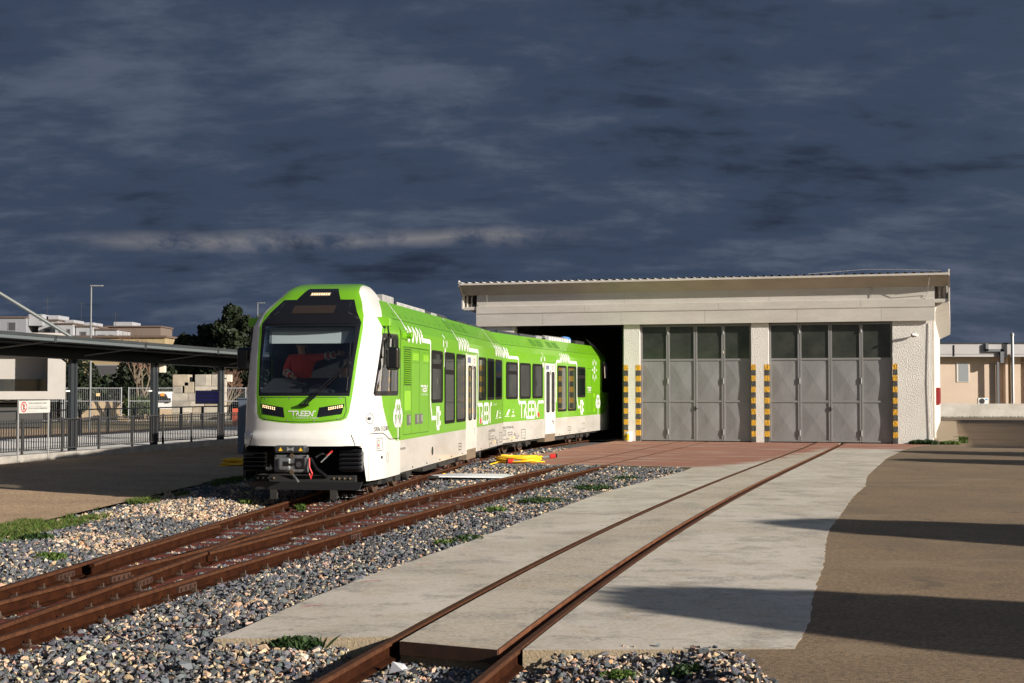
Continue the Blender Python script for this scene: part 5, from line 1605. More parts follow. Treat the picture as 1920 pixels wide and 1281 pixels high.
# fascia: lower band, ledge, upper band of sheet panels with seams
L0, L1 = -16.63, .10
def panels(z0, z1, y, cuts, name):
    xs_ = [L0] + cuts + [L1]
    for a, b in zip(xs_[:-1], xs_[1:]):
        MB().bb(a + .004, b - .004, y, y + .06, z0, z1).build(name, M_fascia, shed)
panels(4.28, 4.78, -.14, [-14.0, -11.0, -7.9, -4.6, -1.7], 'fascia_panel')
MB().bb(L0, L1, -.10, .1, 4.775, 5.06).build('fascia_back', M_fascia, shed)
panels(4.785, 5.03, -.125, [-12.4, -7.4, -2.4], 'fascia_panel')
MB().add([(L0, -.125, 5.032), (L1, -.125, 5.032), (L1, -.06, 5.07), (L0, -.06, 5.07)], [(0, 1, 2, 3)]).build('fascia_ledge', M_fascia, shed)
panels(5.072, 5.47, -.06, [-10.9, -5.6], 'fascia_panel')
MB().bb(L0 + .05, L1 - .05, .0, .2, 5.03, 5.8).build('fascia_back', M_soffit, shed)
MB().cb((-8.3, -.146, 4.755), (16.8, .008, .012)).build('fascia_seam', pmat('seam_brown', (.22, .19, .16), .8), shed)
# overhanging soffit and roof edge
E0, E1 = -17.16, .56
sf = MB(); sf.add([(E0, -.06, 5.47), (E1, -.06, 5.47), (E1, -.50, 5.84), (E0, -.50, 5.84), (E1, -.50, 5.87), (E0, -.50, 5.87)], [(0, 1, 2, 3), (3, 2, 4, 5)])
sf.build('soffit', M_soffit, shed)
MB().bb(E0, E1, -.565, -.50, 5.83, 5.90).build('roof_trim', M_fascia, shed)
# corrugated roof, waves running front to back
n = 62 * 10
cb_ = []; rows_ = []
for yy, zz_ in ((-.56, 5.925), (LEN / 2, 6.25), (LEN + .4, 5.925)):
    rows_.append([(E0 + (E1 - E0) * k / n, yy, zz_ + .032 * math.cos(2 * math.pi * k / 10)) for k in range(n + 1)])
vs = [p for r_ in rows_ for p in r_]
fs = [(j * (n + 1) + k, j * (n + 1) + k + 1, (j + 1) * (n + 1) + k + 1, (j + 1) * (n + 1) + k) for j in range(2) for k in range(n)]
MB().add(vs, fs).build('roof', M_corr, shed, smooth=True)
# gable-end trims that rise a little above the sheets, gutter boxes and downpipes
for x, s_ in ((E0, -1), (E1, 1)):
    b = MB()
    prof = [(-.55, 5.98), (-.50, 6.02), (-.42, 5.95), (-.42, 5.80), (-.05, 5.45), (-.05, 4.95), (-.13, 4.95), (-.13, 5.42), (-.55, 5.80)]
    m_ = len(prof)
    b.add([(x, p[0], p[1]) for p in prof] + [(x + s_ * .05, p[0], p[1]) for p in prof], [tuple(range(m_)), tuple(range(m_, 2 * m_))[::-1]] + [(i, (i + 1) % m_, m_ + (i + 1) % m_, m_ + i) for i in range(m_)])
    b.build('verge_board', M_fascia, shed)
    MB().bb(x - s_ * .02, x + s_ * .02, -.1, LEN, 5.0, 5.93).build('eave_board', M_fascia, shed)
    x2 = L1 if s_ > 0 else L0
    MB().bb(min(x, x2), max(x, x2), -.10, .10, 4.90, 5.03).build('gutter_box', M_fascia, shed, bevel=.02)
    MB().tube([(x - s_ * .13, .0, 5.03), (x - s_ * .13, .0, 5.45)], .04, 10).tube([(x - s_ * .30, .03, 5.03), (x - s_ * .30, .03, 5.45)], .03, 10).build('downpipe', M_soffit, shed)
    # ribbed underside of the eave
    k_ = 0
    y_ = .15
    while y_ < LEN:
        MB().add([(x2 - s_ * .1, y_, 4.72), (x, y_, 4.98), (x, y_ + .42, 4.98), (x2 - s_ * .1, y_ + .42, 4.72), (x2 - s_ * .1, y_, 4.80), (x, y_, 5.30), (x, y_ + .42, 5.30), (x2 - s_ * .1, y_ + .42, 4.80)],
                 [(0, 1, 2, 3), (0, 4, 5, 1), (1, 5, 6, 2), (2, 6, 7, 3)]).build('eave_rib', M_side, shed)
        y_ += .75
MB().tube([(.08, .62, 5.0), (.10, .60, 4.8), (.05, .60, 4.6), (.05, .60, .2)], .055, 10).build('downpipe', M_side, shed, smooth=True)
MB().tube([(-.10, -.02, .1), (-.12, -.03, 2.2), (-.09, -.02, 4.2)], .010, 6).build('wall_cable', pmat('white_cable', (.6, .58, .55), .6), shed)
for pts in ([(-.06, -.52, 5.83), (-.10, -.40, 5.5), (-.16, -.10, 5.2), (-.18, -.135, 5.05)], [(-16.1, -.52, 5.83), (-16.15, -.3, 5.6), (-16.2, -.14, 5.1)], [(-2.2, -.07, 5.48), (-2.0, -.09, 5.44), (-2.02, -.09, 5.2), (-2.06, -.08, 5.12)]):
    MB().tube(pts, .010, 5).build('hanging_cable', pmat('grey_cable', (.30, .29, .28), .6), shed)
MB().tube([(-4.2, -.3, 5.98), (-2.2, -.25, 6.10), (-.9, -.3, 6.06), (.3, -.4, 5.98)], .009, 5).build('roof_wire', pmat('roof_wire', (.35, .34, .33), .6), shed)
# folding gates: frame, four leaves, each with a pane and two folded panels
def gate(x0, x1):
    yb = .13
    fr = MB(); fr.bb(x0, x1, yb + .02, yb + .10, 4.22, 4.32)
    xs_ = np.linspace(x0 + .01, x1 - .01, 5)
    fr.build('gate_lintel', M_gate_frame, shed)
    for k in range(4):
        a, b = xs_[k] + .008, xs_[k + 1] - .008
        lf = MB(); w_ = .055
        for q in ((a, a + w_, .03, 4.25), (b - w_, b, .03, 4.25)):
            lf.bb(q[0], q[1], yb - .025, yb + .03, q[2], q[3])
        for z0, z1 in ((.03, .09), (1.43, 1.50), (2.94, 3.01), (4.19, 4.25)):
            lf.bb(a + w_, b - w_, yb - .02, yb + .03, z0, z1)
        leaf = lf.build('gate_leaf', M_gate_frame, shed)
        MB().bb(a + w_, b - w_, yb + .005, yb + .012, 3.01, 4.19).build('gate_pane', M_pane_dirty, leaf)
        for z0, z1 in ((.09, 1.43), (1.50, 2.94)):
            cx_, cz_ = (a + b) / 2, (z0 + z1) / 2
            MB().add([(a + w_, yb + .005, z0), (b - w_, yb + .005, z0), (b - w_, yb + .005, z1), (a + w_, yb + .005, z1), (cx_, yb - .020, cz_)],
                     [(0, 1, 4), (1, 2, 4), (2, 3, 4), (3, 0, 4)]).build('gate_panel', M_gate, leaf)
        if k in (0, 2):
            for z in (.35, 2.2, 4.0):
                MB().lathe([(.022, -.10), (.022, .10)], 8, (b + .008, yb - .035, z)).build('hinge', M_metal, leaf)
    MB().bar((xs_[2] - .02, yb - .05, 1.20), (xs_[2] + .10, yb - .05, 1.20), .02, .02).bb(xs_[2] - .01, xs_[2] + .02, yb - .05, yb, 1.12, 1.28).build('gate_handle', M_black, shed)
gate(-10.33, -6.25); gate(-5.63, -1.33)
# left gate stands folded open inside the dark bay
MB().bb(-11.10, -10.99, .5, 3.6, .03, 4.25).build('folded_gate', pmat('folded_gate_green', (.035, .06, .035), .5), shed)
# pavement strip with weeds along the side wall
MB().bb(.0, .85, .3, LEN, -.03, .10).build('side_kerb', M_conc_edge, shed)

# things fixed to or standing by the shed
def shw(x, y, z=0):
    return tuple(SH @ Vector((x, y, z)))
cam_t = thing('security_camera', 'small white bullet camera fixed on the stucco wall right of the gates', 'camera', shw(-.52, 0, 3.79), R(-17))
MB().lathe([(0, 0), (.05, 0), (.05, .03), (.0, .03)], 12, (0, -.03, 0), 'Y', caps=False).bar((0, -.03, 0), (-.02, -.10, .0), .025).build('mount', M_white, cam_t)
MB().cb((-.06, -.15, .005), (.20, .075, .075), Matrix.Rotation(R(25), 3, 'Z') @ Matrix.Rotation(R(8), 3, 'Y')).build('camera_body', M_white, cam_t, bevel=.015)
MB().cb((-.165, -.198, -.012), (.02, .06, .06), Matrix.Rotation(R(25), 3, 'Z')).build('lens', M_black, cam_t)
for k, (y, z) in enumerate(((3.2, 1.62), (8.5, 1.62))):
    t = thing('hose_cabinet', ('nearer' if k == 0 else 'farther') + ' red fire hose cabinet on the side wall of the shed', 'hose cabinet', shw(.0, y, z), R(-17), 'red hose cabinets on the shed side')
    MB().bb(.0, .20, -.28, .28, -.30, .34).build('box', pmat('fire_red', (.24, .010, .012), .5), t, bevel=.01)
    MB().bb(.20, .205, -.2, .2, -.22, .26).build('door_pane', pmat('hose_pane', (.18, .012, .014), .3), t)
bu = thing('bucket', 'white plastic bucket with yellow label at the foot of the striped pillar', 'bucket', shw(-10.72, -.22, -.004), R(-17))
MB().lathe([(.0, .0), (.125, .0), (.145, .30), (.152, .30), (.152, .335), (.148, .345), (0, .345)], 24, caps=False).build('pail', pmat('bucket_white', (.78, .76, .72), .4), bu, smooth=True)
lb = MB()
for k in range(11):
    a = R(195 + k * 9.5); a2 = R(195 + (k + 1) * 9.5)
    lb.quad((.131 * math.cos(a), .131 * math.sin(a), .03), (.131 * math.cos(a2), .131 * math.sin(a2), .03), (.146 * math.cos(a2), .146 * math.sin(a2), .27), (.146 * math.cos(a), .146 * math.sin(a), .27))
lb.build('label', pmat('label_yellow', (.80, .56, .02), .5), bu)
lb = MB()
for k in range(7):
    a = R(212 + k * 9.5); a2 = R(212 + (k + 1) * 9.5); z = .16 + k * .009
    for dz in (0, -.05):
        if dz and k > 4:
            continue
        lb.quad((.142 * math.cos(a), .142 * math.sin(a), z + dz), (.142 * math.cos(a2), .142 * math.sin(a2), z + dz + .009), (.144 * math.cos(a2), .144 * math.sin(a2), z + dz + .042), (.144 * math.cos(a), .144 * math.sin(a), z + dz + .033))
lb.build('label_print', P_print, bu)

# ------------------------------------------------------------------ loose things on the ground
M_cable = pmat('yellow_cable', (.80, .47, .015), .38, spec=.5)
def coil(name, label, c, n, rx, ry, zb, seed, ang=0.0, r=.017, tail=None, plugs=()):
    rr = np.random.default_rng(seed)
    t = thing(name, label, 'cable', (c[0], c[1], zb))
    for k in range(n):
        ax, ay = rx * rr.uniform(.78, 1.08), ry * rr.uniform(.7, 1.1); ox, oy = rr.normal(0, .05), rr.normal(0, .04); ph = rr.uniform(0, 6.28); dz = (k % 5) * .034 + .02 + (k // 5) * .016
        pts = []
        for q in range(30):
            a = 2 * math.pi * q / 30
            x = ox + ax * math.cos(a) * (1 + .06 * math.sin(3 * a + ph)); y = oy + ay * math.sin(a) * (1 + .08 * math.cos(2 * a + ph))
            pts.append((x * math.cos(ang) - y * math.sin(ang), x * math.sin(ang) + y * math.cos(ang), dz + .015 * math.sin(2 * a + ph)))
        MB().tube(pts, r, 7, closed=True).build('cable_loop', M_cable, t, smooth=True)
    if tail:
        MB().tube([(p[0] - c[0], p[1] - c[1], p[2] - zb) for p in tail], r, 7).build('cable_tail', M_cable, t, smooth=True)
    for (p, d) in plugs:
        q = Vector(d).normalized(); o_ = Vector(p)
        pl_ = MB().tube([o_, o_ + q * .20], .038, 12).build('plug_sleeve', pmat('plug_grey', (.18, .19, .20), .5), t)
        MB().tube([o_ + q * .20, o_ + q * .34], .056, 14).build('plug_collar', pmat('plug_red', (.62, .025, .02), .4), pl_)
        MB().tube([o_ + q * .34, o_ + q * .38], .052, 14).build('plug_face', P_black, pl_)
        MB().tube([o_ - q * .14, o_], .03, 10).build('plug_gland', P_black, pl_)
coil('power_cable', 'coiled yellow power cable with red plugs on the red apron edge', (.18, 37.4), 14, .56, .42, .0, 4, .15,
     tail=[(-.35, 37.1, .03), (-.9, 36.2, -.08), (-1.15, 35.2, -.10), (-1.5, 34.3, -.10), (-2.0, 33.4, -.10)],
     plugs=(((.62, .30, .12), (1, .12, .12)), ((.05, -.42, .06), (-1, -.12, .0))))
coil('power_cable', 'coiled yellow cable in the shade behind the train nose', (-6.9, 36.3), 9, .36, .30, -.02, 9, .4)
bd = thing('white_board', 'flat white board lying on the ballast between the tracks', 'board', (-.8, 32.7, -.09), 0)
MB().add([(-.95, -.35, .02), (.72, -.38, .0), (1.0, -.05, .0), (.62, .42, .02), (-.62, .45, .03), (-1.05, -.1, .02), (-.95, -.35, .05), (.72, -.38, .03), (1.0, -.05, .03), (.62, .42, .05), (-.62, .45, .06), (-1.05, -.1, .05)],
         [(5, 4, 3, 2, 1, 0), (6, 7, 8, 9, 10, 11)] + [(i, (i + 1) % 6, 6 + (i + 1) % 6, 6 + i) for i in range(6)]).build('sheet', pmat('board_white', (.72, .74, .77), .5), bd)
MB().cb((-1.0, -.42, .02), (.34, .10, .06), Matrix.Rotation(.1, 3, 'Z')).build('black_batten', M_black, bd, bevel=.02)
wr = MB().tube([(-3.35, 11.95, -.06), (-3.15, 11.55, -.07), (-2.98, 11.35, -.08), (-2.9, 11.38, -.06), (-2.86, 11.6, -.05)], .005, 5).tube([(-2.95, 11.9, -.08), (-2.8, 11.85, -.03), (-2.72, 11.95, -.06), (-2.6, 11.8, -.04), (-2.42, 11.9, -.05)], .005, 5)
tag(wr.build('wire', M_rust), 'thin rusty wire curled on the ballast beside the nearest rail', 'wire')
pp = MB().add([(0, 0, 0), (.10, -.03, .03), (.16, .05, .0), (.10, .10, .05), (.02, .09, .07), (.19, -.02, .06), (.22, -.07, .0)], [(0, 1, 4), (1, 3, 4), (1, 2, 3), (1, 5, 2), (5, 6, 2)])
o = tag(pp.build('paper_scrap', pmat('paper_grey', (.55, .55, .58), .8)), 'crumpled grey paper scrap beside the rail at the slab end', 'litter')
o.location = (-.88, 10.35, -.13)
# ------------------------------------------------------------------ platform on the left: kerb, paving, fence, canopy
PK = (-13.1295, 37.01, 0); PR = R(-14.76)
KM = Matrix.Translation(PK) @ Matrix.Rotation(PR, 4, 'Z')
def pk(s, o, z=0):
    return tuple(KM @ Vector((-o, s, z)))
plat = bpy.data.objects.new('platform', None); COL.objects.link(plat); plat.location = PK; plat.rotation_euler = (0, 0, PR); kind(plat, 'structure'); XF[plat.name] = KM
M_pave = pmat('pale_paving', (.86, .84, .81), .8, 0, (.80, .78, .75), 1.5, fine=.05, fscale=20)
M_kerb = pmat('weathered_kerb', (.33, .31, .285), .9, 0, (.22, .205, .185), 2.2, fine=.2, fscale=30, bump=.4, bscale=40)
MB().bb(-7.7, -.20, -20, 40, -.25, .15).build('paving', M_pave, plat)
MB().bb(-.20, 0, -20, 40, -.10, .17).build('kerb', M_kerb, plat, bevel=.015)
MB().bb(-8.0, -7.7, -20, 40, -.25, .13).build('platform_edge', pmat('edge_shade', (.10, .095, .09), .9), plat)  # dark colour stands for the shadow along the far platform edge
M_steel = pmat('canopy_steel', (.05, .056, .060), .45, .2, (.04, .045, .05), 3)
M_post = pmat('post_paint', (.026, .031, .037), .5)
M_rail = pmat('fence_paint', (.040, .040, .042), .6, spec=.2)
fence = thing('platform_fence', 'grey steel bar fence along the platform kerb', 'fence', pk(0, .1, .17), PR)
def loc(s, o, z):
    return (-(o - .1), s, z - .17)
MB().bar(loc(-4, .1, 1.08), loc(16, .1, 1.08), .05, .03).build('top_rail', M_rail, fence)
MB().bar(loc(-4, .1, .27), loc(16, .1, .27), .045, .025).build('bottom_rail', M_rail, fence)
bar = MB().bb(-.011, .011, -.011, .011, .10, .90).mesh('fence_bar'); bar.materials.append(M_rail)
s_ = -3.9
while s_ < 15.9:
    o = bpy.data.objects.new('fence_bar', bar); COL.objects.link(o); o.parent = fence; o.location = (0, s_, 0); s_ += .113
pst = MB().bb(-.025, .025, -.03, .03, 0, .95).mesh('fence_post'); pst.materials.append(M_rail)
for k in range(-2, 8):
    o = bpy.data.objects.new('fence_post', pst); COL.objects.link(o); o.parent = fence; o.location = (0, 1.10 + 1.905 * k, 0)
# canopy
can = thing('platform_canopy', 'long dark steel platform canopy on slim posts', 'canopy', pk(3.75, .25, .15), PR)
def cl_(s, o, z):
    return (-(o - .25), s - 3.75, z - .15)
S0, S1 = -14, 24
zt = lambda s: 3.30 - .009 * s
def strip(prof, name, mat, s0=S0, s1=S1):
    b = MB(); n = len(prof)
    vs = [cl_(s0, o, z + zt(s0)) for o, z in prof] + [cl_(s1, o, z + zt(s1)) for o, z in prof]
    b.add(vs, [(i, (i + 1) % n, n + (i + 1) % n, n + i) for i in range(n)] + [tuple(range(n))[::-1], tuple(range(n, 2 * n))])
    return b.build(name, mat, can)
strip([(-1.25, -.02), (-1.20, -.02), (-1.20, .0), (.6, -.12), (1.8, -.03), (1.8, -.09), (.6, -.19), (-1.25, -.07)], 'roof_sheet', M_steel)
strip([(-1.27, -.155), (-1.20, -.155), (-1.20, -.075), (-1.27, -.075)], 'edge_channel', pmat('gutter_steel', (.12, .14, .148), .4, .2))
strip([(-1.29, -.072), (-1.22, -.072), (-1.22, .005), (-1.29, .005)], 'edge_flashing', M_steel)
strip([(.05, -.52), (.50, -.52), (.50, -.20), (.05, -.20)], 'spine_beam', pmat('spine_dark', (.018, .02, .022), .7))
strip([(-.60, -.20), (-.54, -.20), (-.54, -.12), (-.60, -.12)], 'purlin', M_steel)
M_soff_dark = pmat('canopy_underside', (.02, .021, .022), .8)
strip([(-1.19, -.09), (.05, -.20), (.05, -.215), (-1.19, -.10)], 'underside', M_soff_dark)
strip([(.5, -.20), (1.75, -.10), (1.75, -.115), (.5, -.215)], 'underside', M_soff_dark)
for s in (-5.55, -.90, 3.75, 8.40, 13.05, 17.7):
    p = MB(); a = cl_(s, .25, .15)
    p.bb(a[0] - .05, a[0] + .05, a[1] - .16, a[1] - .05, 0, 2.70).bb(a[0] - .06, a[0] + .06, a[1] + .05, a[1] + .15, 0, 2.70).bb(a[0] - .02, a[0] + .02, a[1] - .05, a[1] + .05, 0, 2.70)
    po = p.build('post', M_post, can)
    MB().bb(a[0] - .04, a[0] + .04, a[1] - .40, a[1] - .20, 1.68, 1.72).build('lamp_fitting', M_white, po)
    k_ = zt(s)
    MB().tube([cl_(s + .25, .1, k_ - .42), cl_(s + 1.35, -1.22, k_ - .16)], .022, 6).build('tie_rod', M_metal, can)
    MB().tube([cl_(s - .25, .3, k_ - .60), cl_(s - .6, .3, k_ - .46)], .03, 6).build('knee_brace', M_post, can)
    MB().cb(cl_(s + 1.35, -1.25, k_ - .12), (.08, .10, .16)).build('joint_plate', M_steel, can)
tb = thing('strut', 'slanting grey steel tube rising from the canopy roof', 'strut', tuple(KM @ Vector((.0, 2.0, 3.3))))
tag(tb, 'slanting grey steel tube rising from the canopy roof', 'strut')
MB().tube([(-13.20, 43.2, 3.45), (-14.90, 42.0, 4.66), (-17.6, 40.1, 6.55)], .055, 12).build('tube', pmat('strut_grey', (.085, .10, .105), .45), tb, world=True, smooth=True)
# sign on two white stakes
sg = thing('warning_sign', 'white do-not-cross sign on two stakes before the fence', 'sign', pk(1.45, -.02, 0), PR)
MB().bb(0, .02, -.72, .72, 1.27, 1.60).build('board', pmat('sign_white', (.42, .415, .40), .6), sg)
for y in (-.70, .70):
    MB().bb(-.03, 0, y - .02, y + .02, 0, 1.62).build('stake', pmat('stake_grey', (.26, .26, .26), .5), sg)
def sgtext(body, y, z, h, w, mat, nm):
    vs, fs = text2d(body, h); mx = max(p[0] for p in vs)
    MB().add([(.023, y + p[0] * w / mx, z + p[1]) for p in vs], fs).build(nm, mat, sg)
sgtext('Vietato attraversare i binari', -.30, 1.51, .075, .85, P_print, 'lettering')
sgtext('Servirsi del sottopassaggio', -.30, 1.445, .05, .65, pmat('grey_print', (.35, .35, .35), .5), 'lettering')
sgtext('Do not cross the railway lines', -.30, 1.37, .075, .88, P_print, 'lettering')
sgtext('Use the subway', -.30, 1.305, .05, .36, pmat('grey_print', (.35, .35, .35), .5), 'lettering')
MB().bb(.021, .023, -.30, .66, 1.425, 1.429).build('rule', P_dgrey, sg)
vs, fs = ribbon(arc(-.50, 1.435, .125, .125, 0, 350, 20), .03)
MB().add([(.023, p[0], p[1]) for p in vs], fs).build('red_ring', P_red, sg)
MB().add([(.0225, -.52, 1.35), (.0225, -.48, 1.35), (.0225, -.465, 1.46), (.0225, -.50, 1.53), (.0225, -.535, 1.46)], [(0, 1, 2, 3, 4)]).build('walker', P_print, sg)
MB().add([(.0235, -.60, 1.53), (.0235, -.58, 1.54), (.0235, -.40, 1.34), (.0235, -.42, 1.33)], [(0, 1, 2, 3)]).build('red_bar', P_red, sg)
# information screen, loudspeakers and camera boxes on the posts
tv = thing('information_screen', 'dark blue departure screen hanging beside the canopy post', 'screen', pk(12.2, .3, 1.4), R(-4))
MB().bb(-.45, .40, 0, .10, 0, .46).build('case', M_black, tv, bevel=.015)
scr = bpy.data.materials.new('screen_rows'); scr.use_nodes = True
_N, _L = scr.node_tree.nodes, scr.node_tree.links
_t = _N.new('ShaderNodeTexCoord'); _s = _N.new('ShaderNodeSeparateXYZ'); _w = _N.new('ShaderNodeMath'); _w.operation = 'PINGPONG'; _w.inputs[1].default_value = .07
_L.new(_t.outputs['Object'], _s.inputs[0]); _L.new(_s.outputs[2], _w.inputs[0])
_r = _N.new('ShaderNodeMapRange'); _r.inputs[2].default_value = .07; _L.new(_w.outputs[0], _r.inputs[0])
_m = _N.new('ShaderNodeMix'); _m.data_type = 'RGBA'; _L.new(_r.outputs[0], _m.inputs[0]); _m.inputs[6].default_value = (.004, .003, .040, 1); _m.inputs[7].default_value = (.003, .004, .016, 1)
_b = _N['Principled BSDF']; _L.new(_m.outputs[2], _b.inputs['Base Color']); _L.new(_m.outputs[2], _b.inputs['Emission Color']); _b.inputs['Emission Strength'].default_value = .25; _b.inputs['Roughness'].default_value = .2
MB().bb(-.42, .37, -.004, .0, .03, .43).build('display', scr, tv)
MB().bb(.10, .45, .03, .09, .46, .49).build('hanger', M_black, tv)
for (s, o, z, lab) in ((8.75, .15, 2.42, 'cream loudspeaker on the middle canopy post'), (13.5, .15, 2.15, 'pale camera box on the canopy post nearest the train')):
    t = thing('loudspeaker' if s < 9 else 'camera_box', lab, 'loudspeaker' if s < 9 else 'camera', pk(s, o, z), PR + R(20))
    MB().bb(-.10, .10, -.12, .12, 0, .26).build('housing', pmat('cream_plastic', (.62, .56, .48), .5), t, bevel=.02)
    MB().bb(-.2, -.1, -.02, .02, .1, .14).build('bracket', M_metal, t)
cbn = thing('cabinet', 'tall blue-grey steel cabinet standing left of the train nose', 'cabinet', (-7.75, 43.1, 0), R(-8))
MB().bb(-.40, .45, -.2, .25, 0, 1.60).bb(-.43, .48, -.23, .28, 1.60, 1.64).build('body', pmat('cabinet_blue_grey', (.095, .12, .165), .5), cbn, bevel=.01)
MB().bb(-.36, .02, -.208, -.2, .12, 1.5).bb(.05, .41, -.208, -.2, .12, 1.5).build('door', pmat('cabinet_door', (.10, .125, .17), .5), cbn, bevel=.004)

# ------------------------------------------------------------------ country beyond the platform
xs = np.linspace(-260, 200, 70); ys = np.concatenate([np.linspace(56, 130, 20), np.linspace(140, 700, 50)])
X, Y = np.meshgrid(xs, ys)
Z = -.05 + np.clip((Y - 120) / 150, 0, 1) ** 1.4 * 9.5 * np.clip((10 - X) / 50, .0, 1) + np.clip((Y - 120) / 100, 0, 1) * 1.2 * (vnoise(X, Y, 40, 1) - .5)
Z = np.where(Y < 62, -.26, Z)
idx = np.arange(X.size).reshape(X.shape)
a, b_, c_, d_ = idx[:-1, :-1].ravel(), idx[:-1, 1:].ravel(), idx[1:, 1:].ravel(), idx[1:, :-1].ravel()
me = np_mesh('terrain', np.stack([X.ravel(), Y.ravel(), Z.ravel()], 1), np.concatenate([np.stack([a, b_, c_], 1), np.stack([a, c_, d_], 1)]))
kind(link_mesh('terrain', me, pmat('dry_terrain', (.22, .17, .11), .95, 0, (.13, .12, .06), .12, fine=.2, fscale=3)), 'structure')
# second track bed with a pale kerb beyond the platform
MB().bar(pk(-14, 10.0, .02), pk(45, 10.0, .02), 3.4, .06).build('far_track_bed', pmat('orange_ballast', (.34, .20, .10), .95, 0, (.20, .13, .08), 6))
kind(bpy.data.objects['far_track_bed'], 'structure')
hr = thing('railing', 'dark two-rail railing on the far edge of the platform', 'railing', pk(0, 7.5, .15), PR)
MB().bar((0, -10, .98), (0, 36, .98), .05, .05).build('rail', M_post, hr); MB().bar((0, -10, .55), (0, 36, .55), .03, .03).build('rail', M_post, hr)
for k in range(24):
    MB().bb(-.04, .04, -10 + 2 * k - .05, -10 + 2 * k + .05, 0, 1.0).build('post', M_post, hr)
# temporary mesh fence panels
M_mesh = pmat('galvanised_mesh', (.48, .50, .54), .45, .3)
pm_ = MB()
for z in (.12, 1.25, 2.0):
    pm_.bar((-1.65, 0, z), (1.65, 0, z), .035, .035)
for x in (-1.65, 1.65):
    pm_.bar((x, 0, 0), (x, 0, 2.05), .045, .045)
pmesh = pm_.mesh('fence_frame'); pmesh.materials.append(M_mesh)
wmesh = MB()
for k in range(1, 30):
    wmesh.bar((-1.65 + .11 * k, 0, .12), (-1.65 + .11 * k, 0, 2.0), .007, .007)
wme = wmesh.mesh('mesh_wires'); wme.materials.append(M_mesh)
for k in range(9):
    x = -31.0 + 3.5 * k; y = 82 + .5 * (k % 2) + k * .25
    t = thing('mesh_fence_panel', ['leftmost temporary mesh fence panel before the white house', 'second temporary mesh fence panel from the left', 'third temporary mesh fence panel from the left', 'fourth temporary mesh fence panel, near the lamp post',
              'fifth temporary mesh fence panel from the left', 'sixth mesh fence panel, left of the flatbed truck', 'seventh mesh fence panel, before the truck cab', 'eighth mesh fence panel, before the concrete blocks', 'rightmost mesh fence panel near the train nose'][k], 'fence panel', (x, y, -.03), R(3 * math.sin(k * 2.1)), 'temporary mesh fence panels')
    o = bpy.data.objects.new('fence_frame', pmesh); COL.objects.link(o); o.parent = t
    o = kind(bpy.data.objects.new('mesh_wires', wme), 'stuff'); COL.objects.link(o); o.parent = t
    MB().cb((.3, -.03, 1.62), (.22, .015, .17)).build('notice', pmat('orange_notice', (.75, .30, .06) if k % 2 else (.72, .55, .30), .6), t)
# low yellowish garden wall
gw = MB().bb(-34, -22.5, 88, 88.3, -.05, 1.15).bb(-22.5, -20.5, 88, 88.3, -.05, .7)
tag(gw.build('garden_wall', pmat('ochre_wall', (.50, .38, .24), .9, 0, (.38, .28, .18), .8)), 'low ochre garden wall behind the mesh fence', 'wall')
gw = MB().bb(-21.2, -14, 96, 96.3, -.05, 1.55)
tag(gw.build('boundary_wall', pmat('grey_ochre_wall', (.40, .33, .24), .9, 0, (.27, .22, .17), .7)), 'stained grey-ochre boundary wall behind the flatbed truck', 'wall')
# white modern house with glass balcony
wh = thing('white_house', 'white modern house with smoked glass balcony at the left edge', 'house', (-24.5, 72, 0), R(19))
M_wh = pmat('house_white', (.36, .34, .33), .8, 0, (.32, .305, .29), .8)
MB().bb(-8, 1.2, .9, 9, 1.5, 4.7).build('wall', M_wh, wh)
MB().bb(1.2, 2.05, -1.0, 9, 1.40, 4.7).build('wall_end', M_wh, wh)
MB().bb(-8, 1.2, -1.0, .9, 1.40, 1.80).build('balcony_slab', M_wh, wh)
MB().bb(-8, 1.2, -1.0, .9, 4.2, 4.7).build('eave_slab', M_wh, wh)
MB().bb(-8, 1.0, .0, 8.5, 0, 1.16).build('undercroft', pmat('gap_shade', (.05, .05, .05), .9), wh)  # dark box painted in for the shaded gap under the house
MB().bb(-8, 1.12, -.98, -.95, 1.80, 2.40).build('glass_balustrade', glassmat('smoked_glass', (.30, .32, .33), .05), wh)
w_ = MB().bb(-3.6, -1.6, .86, .899, 1.7, 3.85).build('window', pmat('house_window_frame', (.12, .12, .13), .5), wh)
MB().bb(-3.5, -1.75, .84, .858, 2.25, 3.75).build('shutter', pmat('roller_shutter', (.55, .55, .56), .6), w_)
MB().bb(-3.5, -1.75, .84, .858, 1.72, 2.22).build('pane', pmat('house_pane', (.03, .04, .04), .1), w_)
